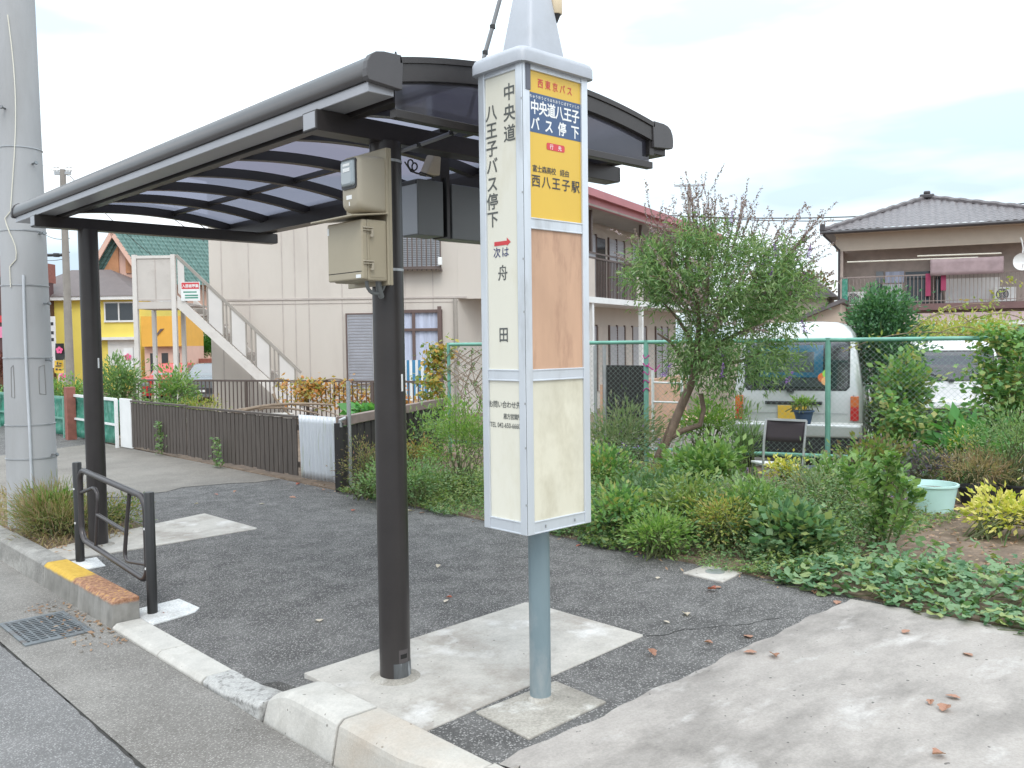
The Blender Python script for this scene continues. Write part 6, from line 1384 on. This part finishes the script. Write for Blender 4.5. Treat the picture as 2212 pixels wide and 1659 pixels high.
for px, py, d_, cx, hz_, lab, m_, L_, W_, nm in ((1480, 1120, 6.7, .22, .24, 'lime tufted herb in the middle of the front weeds', L_weed3, .06, .026, 'tufted_herb'), (1640, 1130, 6.5, .24, .26, 'light green bushy herb in front of the garden chair', L_upr, .05, .026, 'bushy_herb'), (1420, 1190, 6.2, .20, .16, 'small bright herb at the pavement edge near the valve cover', L_nand, .045, .018, 'small_herb'), (1720, 1190, 6.1, .22, .18, 'broad-leaved herb at the pavement edge beside the ivy', L_ivy, .07, .055, 'broad_herb'), (1560, 1180, 6.3, .18, .22, 'tan and green seeding herb behind the valve cover', L_ylg, .04, .014, 'seeding_herb'), (1400, 1060, 7.2, .30, .24, 'mid-green mounded herb at the left foot of the trunk', L_weed4, .05, .024, 'mounded_herb'), (1345, 1110, 6.8, .28, .20, 'low dark herb between the sign box and the trunk', L_vine, .055, .032, 'dark_herb'), (1580, 1060, 6.9, .26, .22, 'pale grey-green herb in front of the lime shrub', L_weed2, .05, .020, 'grey_herb'), (1820, 1060, 7.3, .26, .30, 'leafy green herb between the grey planter and the tall stalks', L_upr, .065, .032, 'leafy_herb'), (1460, 1000, 8.2, .24, .22, 'rusty-tipped small shrub behind the trunk base', L_ylg, .05, .02, 'rusty_shrub')):
    q = at(px, py, d_); bush(nm, lab, 'plant', (q.x, q.y, 0), (q.x, q.y, hz_), (cx*1.2, cx, hz_*.8), 34, 36, .055, L_, W_, m_, zmin=.03)
def upright(px, py, h, label, n=5, rot=0.0):
    g0 = gp(px, py); t = thing('leafy_stalk', label, 'plant', g0, 'leafy stalks by the ivy'); b = MB(); P = []; T = []
    for i in range(n):
        a_ = random.random()*6.28; dx, dy = .16*math.cos(a_), .16*math.sin(a_); hh2 = h*random.uniform(.6, 1.0)
        pts = [Vector((g0.x+dx*f_*(1.1-.3*f_)+.03*math.cos(a_+i), g0.y+dy*f_+.03*math.sin(a_+i), hh2*f_)) for f_ in np.linspace(0, 1, 6)]; b.tube(pts, [.008, .007, .007, .006, .005, .003], 6)
        for k_ in range(26):
            f_ = .28+.74*(k_/26); j = min(4, int(f_*5)); p = pts[j].lerp(pts[min(5, j+1)], min(1, f_*5-j)); an = k_*2.4+i; P.append(tuple(p)); T.append((math.cos(an), math.sin(an), .35+f_*.4))
        for k_ in range(24): P.append(tuple(pts[-1]+Vector((random.gauss(0, .02), random.gauss(0, .02), random.gauss(0, .035))))); an = random.random()*6.28; T.append((math.cos(an), math.sin(an), random.uniform(.2, 1)))
    b.build('stems', m_stem, t); n_ = len(P); leaf_obj('leaves', P, T, rng.uniform(.04, .085, n_), rng.uniform(.03, .06, n_), L_upr, t, 'round', upb=.7)
upright(1885, 1185, .74, 'taller of two bright leafy stalks left of the mint tub', 6); upright(1918, 1195, .54, 'shorter of two bright leafy stalks left of the mint tub', 4)
q = fr2(1760, 1120, 6.9); bush('purple_wisp_plant', 'wispy plant with purple flowers in front of the grey planter', 'plant', (q.x, q.y, 0), (q.x, q.y, .30), (.38, .34, .28), 44, 34, .07, .045, .012, L_weed2, zmin=.03)
q = gp(2125, 1165); bush('yellow_shrub', 'yellow leaved shrub at the right edge below the black pot', 'shrub', q, (q.x+.22, q.y-.18, .17), (.32, .36, .15), 56, 22, .05, .055, .032, L_yel, zmin=.04)
q = fr2(2190, 1050, 7.9); bush('spreading_shrub', 'spreading fine leaved shrub in black pot at the right edge', 'shrub', (q.x, q.y, .1), (q.x+.1, q.y, .52), (.55, .5, .33), 70, 34, .08, .045, .014, L_weed, zmin=.12)
q = fr2(2105, 1030, 8.0); bush('brown_grass_tuft', 'brown dry grass tuft spilling over the tub and black pot', 'grass', (q.x, q.y, .15), (q.x, q.y, .30), (.42, .36, .12), 36, 36, .07, .11, .007, L_dry, 'blade', up=.5, zmin=.1)
q = fr2(1690, 985, 7.3); bush('variegated_plant', 'yellow variegated plant standing behind the chair', 'plant', (q.x, q.y, .1), (q.x, q.y, .42), (.13, .13, .10), 20, 24, .035, .04, .024, L_yel, zmin=.2)
q = fr2(2090, 985, 9.0); bush('broad_leaf_plant', 'broad glossy green leaved plant beyond the mint tub', 'plant', (q.x, q.y, 0), (q.x, q.y, .32), (.40, .3, .22), 20, 8, .08, .20, .10, L_big, zmin=.06)
q = fr2(2070, 955, 8.8); bush('yellow_flower_stalks', 'yellow flowering stalks left of the spreading shrub', 'plant', (q.x+.1, q.y, 0), (q.x+.05, q.y, .45), (.16, .14, .20), 16, 20, .035, .04, .02, L_yel, zmin=.1)
q = fr2(1900, 985, 8.6); bush('mixed_shrub', 'low mixed shrub with bronze leaves right of the grey planter', 'shrub', (q.x, q.y, 0), (q.x, q.y, .32), (.62, .35, .20), 50, 24, .07, .06, .03, leafmat('bronze_mix_leaf', [(.09, .19, .05), (.15, .26, .07), (.24, .24, .08), (.20, .12, .12)]), zmin=.03)
q = fr2(1990, 1010, 8.2); bush('purple_leaf_plant', 'small dark purple leaved plant behind the mint tub', 'plant', (q.x, q.y, 0), (q.x, q.y, .30), (.30, .25, .16), 26, 26, .05, .05, .026, leafmat('purple_leaf', [(.08, .07, .09), (.12, .10, .14), (.10, .16, .07)]), zmin=.03)
# vine on the fence and shrubs behind it
vt = thing('climbing_vine', 'dark climbing vine smothering the right part of the wire fence', 'vine', fl(2.0))
P = []; T = []; b = MB()
for _ in range(420):
    t_ = random.uniform(.52, 3.2); ztop = 1.42+.1*math.sin(t_*5)
    if t_ < .85: ztop *= .62
    z = random.random()**.85*ztop+.05
    if .6 < t_ < 1.5 and z > .72 and random.random() < .90: continue
    if t_ < .85 and random.random() < .45: continue
    c0 = fl(t_, z)+LF(.407, .913)*random.gauss(-.05, .10)
    for _ in range(26): P.append(tuple(c0+Vector((random.gauss(0, .075), random.gauss(0, .075), random.gauss(0, .07))))); T.append((random.gauss(-.3, .6), random.gauss(-.5, .6), random.uniform(-.7, .3)))
leaf_obj('leaves', P, T, rng.uniform(.05, .11, len(P)), rng.uniform(.035, .07, len(P)), L_vine, vt)
for _ in range(36):
    t_ = random.uniform(.5, 3.2); z = random.uniform(.3, 1.5); b.tube([fl(t_+.25*k_+random.gauss(0, .03), max(0, z*(k_/5)))+LF(.407, .913)*random.gauss(-.05, .05) for k_ in range(6)], .005, 5)
for (x0, y0, x1, y1, x2, y2) in ((1820, 760, 1960, 690, 2140, 735), (1960, 720, 2050, 640, 2160, 660), (1990, 750, 2060, 680, 2130, 720), (2080, 700, 2150, 660, 2212, 690), (2000, 690, 2060, 660, 2100, 700)):
    b.tube([at(x0*(1-s)**2+2*x1*s*(1-s)+x2*s*s, y0*(1-s)**2+2*y1*s*(1-s)+y2*s*s, 9.9) for s in np.linspace(0, 1, 12)], .005, 5)
b.build('stems', m_twig, vt)
P = []; T = []
for (x0, y0, x1, y1, x2, y2) in ((1820, 760, 1960, 690, 2140, 735), (1960, 720, 2050, 640, 2160, 660), (2080, 700, 2150, 660, 2230, 690), (2100, 720, 2160, 600, 2200, 610), (2080, 740, 2100, 700, 2190, 700)):
    for _ in range(60): s = random.random(); P.append(tuple(at(x0*(1-s)**2+2*x1*s*(1-s)+x2*s*s+random.gauss(0, 6), y0*(1-s)**2+2*y1*s*(1-s)+y2*s*s+random.gauss(0, 6), 9.9))); T.append((random.gauss(0, 1), random.gauss(0, 1), random.gauss(0, .6)))
leaf_obj('tip_leaves', P, T, rng.uniform(.04, .08, len(P)), .03, L_ylg, vt)
q = at(1905, 760, 11.3); cs_ = bush('rounded_shrub', 'dark rounded shrub standing behind the fence between the two vans', 'shrub', (q.x, q.y, -.2), (q.x, q.y, 1.20), (.50, .50, .80), 150, 46, .10, .065, .034, L_dark, zmin=0, sr=.01)
_c, P, T = clumps((q.x, q.y, 1.80), (.36, .36, .36), 60, 40, .09, zmin=1.3); leaf_obj('leaves', P, T, rng.uniform(.04, .075, len(P)), .03, L_dark, cs_)
q = at(2085, 735, 18.5); bush('yellow_green_shrub', 'yellow green shrub showing over the roof of the second van', 'shrub', (q.x, q.y, -.2), (q.x, q.y, 1.45), (2.0, 1.2, .42), 120, 34, .14, .09, .045, L_ylg, zmin=.4, sr=.012)
q = at(2185, 800, 10.2); bush('mixed_hedge', 'mixed green hedge at the right edge behind the fence', 'hedge', (q.x, q.y, -.1), (q.x+.25, q.y, .80), (.42, .35, .58), 80, 36, .09, .06, .03, L_vine, zmin=.1, sr=.01)
q = at(1955, 860, 10.3); bush('broad_leaf_vine', 'tall broad leaved vine between the van and second van', 'vine', (q.x, q.y, 0), (q.x-.02, q.y, .75), (.34, .20, .62), 70, 26, .08, .085, .06, L_vine, zmin=.1)
# autumn tree far behind
q = at(1745, 640, 42); bush('autumn_tree', 'distant autumn-brown tree beside the far roof', 'tree', (q.x, q.y, -.6), (q.x, q.y, 3.0), (1.3, 1.3, 1.45), 90, 40, .22, .16, .10, leafmat('autumn_leaf', [(.24, .13, .07), (.30, .18, .09), (.16, .17, .07), (.26, .16, .12)]), zmin=0, sr=.05, stem=m_bark)
# ---- left side plants
q = (2.20, 7.95, 0); bush('dry_grass_clump', 'dry brown grass clump growing round the foot of the utility pole', 'grass', q, (2.20, 7.75, .15), (.22, .58, .20), 80, 56, .08, .10, .006, leafmat('mixed_grass_blade', [(.30, .23, .12), (.22, .25, .09), (.16, .24, .07), (.36, .27, .16), (.30, .20, .14)], .25), 'blade', up=.9, zmin=.02)
q = gp(95, 1160); bush('green_weed', 'bright green leafy weed in front of the dry grass', 'weed', (q.x+.08, q.y, 0), (q.x+.08, q.y, .20), (.14, .16, .18), 22, 36, .045, .05, .016, L_nand, zmin=.02)
q = (2.75, 8.0, 0); bush('mossy_weed', 'low green and tan weeds behind the rear shelter post', 'weed', q, (2.62, 7.75, .10), (.30, .35, .13), 40, 36, .06, .04, .016, leafmat('tan_weed_leaf', [(.11, .18, .06), (.20, .24, .09), (.34, .26, .12)]), zmin=.02)
P = []; T = []
for _ in range(1500): x = random.uniform(1.99, 2.65); y = random.uniform(7.18, 10.5); P.append((x, y, .0)); T.append((random.gauss(0, .7), random.gauss(0, .7), .8))
stuff(leaf_obj('kerb_grass', P, T, rng.uniform(.04, .13, len(P)), .009, L_dry, None, 'blade', .3), 'short mixed dry grass in the strip along the kerb', 'grass')
b = MB(); b.prism([(1.975, 7.16, .003), (2.85, 7.52, .003), (2.9, 8.6, .003), (2.2, 10.6, .003), (1.975, 10.6, .003)], (0, 0, -.03)); struct(b.build('soil_strip', m_soil))
for px, lab, h, w_ in ((258, 'tall bushy green plant behind the net fence beside the shelter post', .80, .36), (375, 'tall loose green plant with stakes in front of the parked cars', .85, .34)):
    q = at(px, 870, 15.2); bush('garden_plant', lab, 'plant', (q.x, q.y, 0), (q.x, q.y, .72 if px < 300 else .62), (w_, w_, h*.75 if px < 300 else .5), 80 if px < 300 else 44, 30, .085, .085, .03, L_upr if px > 300 else L_weed, zmin=.15, sr=.008)
q = at(150, 835, 16); bush('trailing_shrub', 'trailing green shrub between the utility pole and the shelter post', 'shrub', (q.x, q.y, 0), (q.x, q.y, .62), (.55, .4, .32), 60, 34, .08, .07, .03, L_vine, zmin=.1)
q = at(20, 870, 18); bush('edge_shrub', 'green shrub behind the net fence at the left edge', 'shrub', (q.x, q.y, 0), (q.x, q.y, .4), (.7, .5, .3), 40, 30, .09, .07, .03, L_vine, zmin=.1)
q = at(330, 870, 14.6); bush('low_garden_weed', 'low green and yellow growth just behind the brown fence', 'weed', (q.x, q.y, 0), (q.x+.2, q.y, .42), (.9, .35, .22), 60, 24, .08, .06, .02, L_upr, zmin=.1)
q = at(440, 870, 15); bush('ochre_weed', 'ochre seeding weed behind the brown fence beside the cars', 'weed', (q.x, q.y, 0), (q.x, q.y, .42), (.4, .35, .22), 30, 22, .08, .06, .02, L_ylg, zmin=.1)
q = at(30, 800, 37); bush('maroon_shrub', 'round maroon shrub before the dark storefront at the left edge', 'shrub', (q.x-.6, q.y, -.6), (q.x-.6, q.y, .6), (.8, .6, .8), 60, 40, .12, .08, .05, leafmat('maroon_leaf', [(.10, .03, .035), (.16, .06, .05)]), zmin=-.3)
q = at(430, 745, 44); hg = bush('clipped_hedge', 'clipped bright green hedge seen under the stairs', 'hedge', (q.x, q.y, -.5), (q.x, q.y, 1.35), (2.2, 1.0, .75), 190, 60, .12, .10, .06, L_hedge, zmin=-.4)
b = MB(); f9 = Fr(LF(-17, 42.5), LF(1, 0), (0, 0, 1), LF(0, -1)); b.fr = f9; b.box(0.3, -.8, 0, 3.0, .90, .25); tag(b.build('brick_wall', m_rustp), 'low red-brown wall in front of the clipped hedge', 'wall')
# orange vine on the railing and plants inside the yard
vt = thing('autumn_vine', 'orange autumn vine hanging along the brown railing', 'vine', at(750, 880, 15.8)); P = []; T = []; b = MB()
for px, w_, y0, y1, n in ((655, 45, 822, 845, 26), (740, 60, 820, 860, 22), (840, 40, 835, 850, 20), (770, 30, 840, 890, 14), (690, 60, 820, 830, 14), (890, 30, 850, 875, 8)):
    for _ in range(n):
        c0 = at(px+random.uniform(-w_, w_), random.uniform(y0, y1+20), 15.75+random.gauss(0, .08))
        for _ in range(16): P.append(tuple(c0+Vector((random.gauss(0, .06), random.gauss(0, .06), random.gauss(0, .07))))); T.append((random.gauss(-.3, .6), random.gauss(-.4, .6), random.uniform(-1, .2)))
leaf_obj('leaves', P, T, rng.uniform(.05, .11, len(P)), rng.uniform(.035, .07, len(P)), L_orange, vt)
b.tube([at(x, 824+6*math.sin(x*.05), 15.75) for x in range(600, 930, 15)], .012, 5); b.build('stem', m_twig, vt)
vt = thing('yellowing_vine', 'yellow and orange vine climbing the left corner post of the wire fence', 'vine', at(940, 880, 12.2)); P = []; T = []; b = MB()
for _ in range(60):
    y_ = random.uniform(745, 900); c0 = at(938+random.gauss(0, 12)+(8 if y_ < 800 else -4), y_, 12.2+random.gauss(0, .1))
    for _ in range(16): P.append(tuple(c0+Vector((random.gauss(0, .05), random.gauss(0, .05), random.gauss(0, .06))))); T.append((random.gauss(-.3, .6), random.gauss(-.4, .6), random.uniform(-1, .2)))
leaf_obj('leaves', P, T, rng.uniform(.05, .10, len(P)), rng.uniform(.04, .07, len(P)), leafmat('yellowing_vine_leaf', [(.52, .26, .06), (.45, .36, .08), (.22, .28, .07), (.14, .22, .06)]), vt)
b.tube([at(940+6*math.sin(y_*.06), y_, 12.2) for y_ in range(750, 960, 14)], .010, 5); b.build('stem', m_twig, vt)
vt = thing('dry_creeper', 'thin dry creeper threaded through the wire mesh left of the sign', 'vine', fl(-4.4)); b = MB(); P = []; T = []
for _ in range(46):
    t_ = random.uniform(-4.75, -3.4); pts = [fl(t_+random.gauss(0, .06)+.05*k_*random.uniform(-1, 1), .1+1.3*k_/6)+LF(0, -.03) for k_ in range(7)]; b.tube(pts, .006, 4)
    for p in pts[1:]: P += [tuple(p+Vector((random.gauss(0, .03),)*3)) for _ in range(3)]; T += [(random.gauss(0, 1), random.gauss(0, 1), -.5) for _ in range(3)]
b.build('stems', m_twig, vt); leaf_obj('leaves', P, T, .05, .03, L_weed2, vt)
q = at(820, 890, 10.6); bush('broad_leaf_seedling', 'broad green leaves just behind the corrugated sheet', 'plant', (q.x, q.y, 0), (q.x-.1, q.y, .70), (.35, .25, .10), 16, 8, .06, .14, .10, L_big, zmin=.4)
q = at(860, 1000, 10.8); bush('yard_weed', 'green weeds inside the yard behind the board fence', 'weed', (q.x, q.y, 0), (q.x, q.y, .35), (.9, .7, .3), 60, 30, .08, .07, .025, L_weed, zmin=.03)
# weeds rooted at the fence foot
for (x, y, h, lab) in ((4.93, 12.2, .36, 'small vine sprig climbing the brown fence, far one'), (4.92, 10.4, .26, 'small green sprig at the foot of the brown fence, nearer one')):
    t = thing('fence_sprig', lab, 'weed', (x, y, 0)); b = MB(); b.tube([(x-.03, y, 0), (x-.04, y+.05, h*.5), (x-.04, y-.03, h+.1)], .004, 5); b.build('stem', m_stem, t)
    P = [(x-.05+random.gauss(0, .02), y+random.gauss(0, .06), random.uniform(.02, h+.12)) for _ in range(90)]; leaf_obj('leaves', P, [(-1+random.gauss(0, .5), random.gauss(0, .7), random.gauss(0, .5)) for _ in P], .05, .035, L_weed, t)

# ---- garden things
CH = 7.5
ch = thing('garden_chair', 'dark sling back garden chair with a white seat seen from behind', 'chair', at(1690, 1115, CH))
def cz(px, py, d_): return at(px, py, d_)
b = MB(); b.bar(cz(1655, 905, CH), cz(1742, 909, CH), .018, .018); b.build('back_frame', m_steel, ch)
b = MB(); A0, A1, A2, A3 = cz(1656, 905, CH), cz(1741, 909, CH), cz(1738, 958, CH+.02), cz(1651, 952, CH+.02); b.grid(lambda u, v: (A0.lerp(A1, u)).lerp(A3.lerp(A2, u), v)+LF(0, .02*math.sin(math.pi*u)), 8, 4); o = b.build('back_sling', mat('dark_sling_fabric', (.045, .035, .042), .8, bs=300, bst=.1), ch, smooth=True); so = o.modifiers.new('solid', 'SOLIDIFY'); so.thickness = .006
for p0, p1, p2 in (((1655, 905), (1650, 955), (1645, 1105)), ((1742, 909), (1737, 960), (1728, 1118))):
    b = MB(); b.tube([cz(*p0, CH), cz(*p1, CH), cz(*p2, CH+.02)], .011, 8); b.build('leg', m_steel, ch, smooth=True)
for p0, p1 in (((1628, 996), (1622, 1085)), ((1700, 1003), (1700, 1095))):
    b = MB(); b.tube([cz(*p0, CH+.40), cz(*p1, CH+.45)], .011, 8); b.build('leg', m_steel, ch, smooth=True)
b = MB(); S0, S1, S2, S3 = cz(1622, 994, CH+.42), cz(1700, 998, CH+.45), cz(1728, 1004, CH), cz(1646, 1000, CH); b.prism([S0, S1, S2, S3], (0, 0, -.022)); b.build('seat', m_wpaint, ch, bevel=.006)
def tub(name, label, px, py, d_, ztop, r0, r1, m, h, rim=.012, cat='planter', rect=False):
    p = at(px, py, d_); base = Vector((p.x, p.y, ztop-h)); t = thing(name, label, cat, base)
    b = MB()
    if rect:
        f_ = Fr(base, LF(1, -.1), (0, 0, 1)); loft(b, [[tuple(f_((x, z, y))) for x, y, _ in ring(-w_, w_, -w_*.7, w_*.7, .02, 0)] for w_, z in ((r0, 0), (r1, h), (r1+rim, h), (r1+rim, h+.02), (r1-.01, h+.02), (r1-.02, h-.05))])
    else: b.lathe(base, [(r0, 0), (r0+.6*(r1-r0), h*.6), (r1, h-.02), (r1+rim, h-.015), (r1+rim, h), (r1-.01, h), (r1-.02, h-.06)], 28)
    b.build('body', m, t, smooth=True, ang=30); b = MB(); b.lathe(base+Vector((0, 0, h-.05)), [(r1-.02, 0), (.01, .012)], 20); b.build('earth', m_soil, t); return t, base
tub('mint_tub', 'large pale mint plastic tub filled with soil and dry grass', 2012, 1075, 7.65, .245, .165, .205, m_mint, .27, cat='tub')
tub('black_pot', 'low black plastic pot with dry grass right of the mint tub', 2112, 1075, 7.8, .19, .12, .155, m_pot_k, .2, cat='pot'); tub('black_pot', 'black plastic pot at the right edge under the spreading shrub', 2195, 1080, 7.9, .19, .12, .15, m_pot_k, .2, cat='pot')
tub('grey_planter', 'grey rectangular plastic planter right of the garden chair', 1771, 1030, 7.7, .37, .10, .12, m_pot_g, .37, rect=True)
tub('terracotta_pot', 'small terracotta pot on the lot beyond the fence', 1918, 935, 10.6, .60, .055, .085, m_pot_t, .14, cat='pot')
t, bs2 = tub('hanging_pot', 'navy blue plastic pot hung on the wire fence behind the chair', 1736, 890, 9.9, .70, .075, .105, m_pot_b, .15, cat='pot')
q = at(1733, 870, 9.9); bush('potted_plant', 'small green plant growing in the hanging navy pot', 'plant', (q.x, q.y, .68), (q.x, q.y, .77), (.14, .10, .05), 16, 24, .03, .05, .018, L_nand, zmin=.7)
q = at(1890, 935, 10.6); bush('pot_foliage', 'wispy pale foliage around the terracotta pot', 'plant', (q.x, q.y, .3), (q.x+.05, q.y, .62), (.30, .2, .22), 26, 20, .05, .06, .02, L_weed2, zmin=.2)
t = thing('garden_trellis', 'white pipe garden trellis standing before the wire fence', 'trellis', at(1440, 960, 10.2))
for px in (1410, 1473):
    b = MB(); p0 = at(px, 800, 10.2); b.tube([(p0.x, p0.y, 0), p0], .016, 8); b.build('upright', m_wpaint, t, smooth=True)
for y_ in (826, 868): b = MB(); b.tube([at(1410, y_, 10.2), at(1473, y_+2, 10.2)], .011, 8); b.build('crossbar', m_wpaint, t, smooth=True)
b = MB(); a, c__ = at(1305, 880, 11.6), at(1392, 880, 11.2); z0, z1 = -.1, 1.5+(733-795)*11.4/1930; fr = Fr((a.x, a.y, 0), (c__.x-a.x, c__.y-a.y, 0)); b.fr = fr; Lw = math.hypot(c__.x-a.x, c__.y-a.y); b.box(0, z0, -.02, Lw, z1+.05, .02)
for i in range(9): b.box(i*Lw/9, z0, .02, i*Lw/9+.012, z1+.05, .03)
tag(b.build('screen_panel', m_fenced), 'dark screen panel standing behind the wire fence near the sign', 'panel')
b = MB(); b.bar(at(1470, 905, 11.2), at(1590, 900, 11.0), .6, .02); b.bar(at(1300, 905, 13), at(1480, 870, 16), .05, 1.0); tag(b.build('timber_boards', mat('raw_timber', (.50, .30, .20), .7)), 'orange-brown timber boards lying behind the fence by the trellis', 'boards')
t = thing('pink_ribbon', 'magenta ribbon tied round the green fence post', 'ribbon', at(1393, 800, 10.8)); b = MB(); pb_ = fl(-2.09); 
for k_ in range(5): z = .9+.10*k_; b.tube([Vector((pb_.x+.036*math.cos(q_), pb_.y+.036*math.sin(q_), z+.02*math.sin(q_*2+k_))) for q_ in np.linspace(0, 6.28, 14)], .006, 5)
b.tube([Vector((pb_.x, pb_.y, 1.2))+LF(.0, -.04), Vector((pb_.x, pb_.y, 1.12))+LF(.10, -.05), Vector((pb_.x, pb_.y, 1.2))+LF(.16, -.05)], .008, 5); b.build('band', mat('magenta_ribbon', (.45, .03, .25), .6), t)
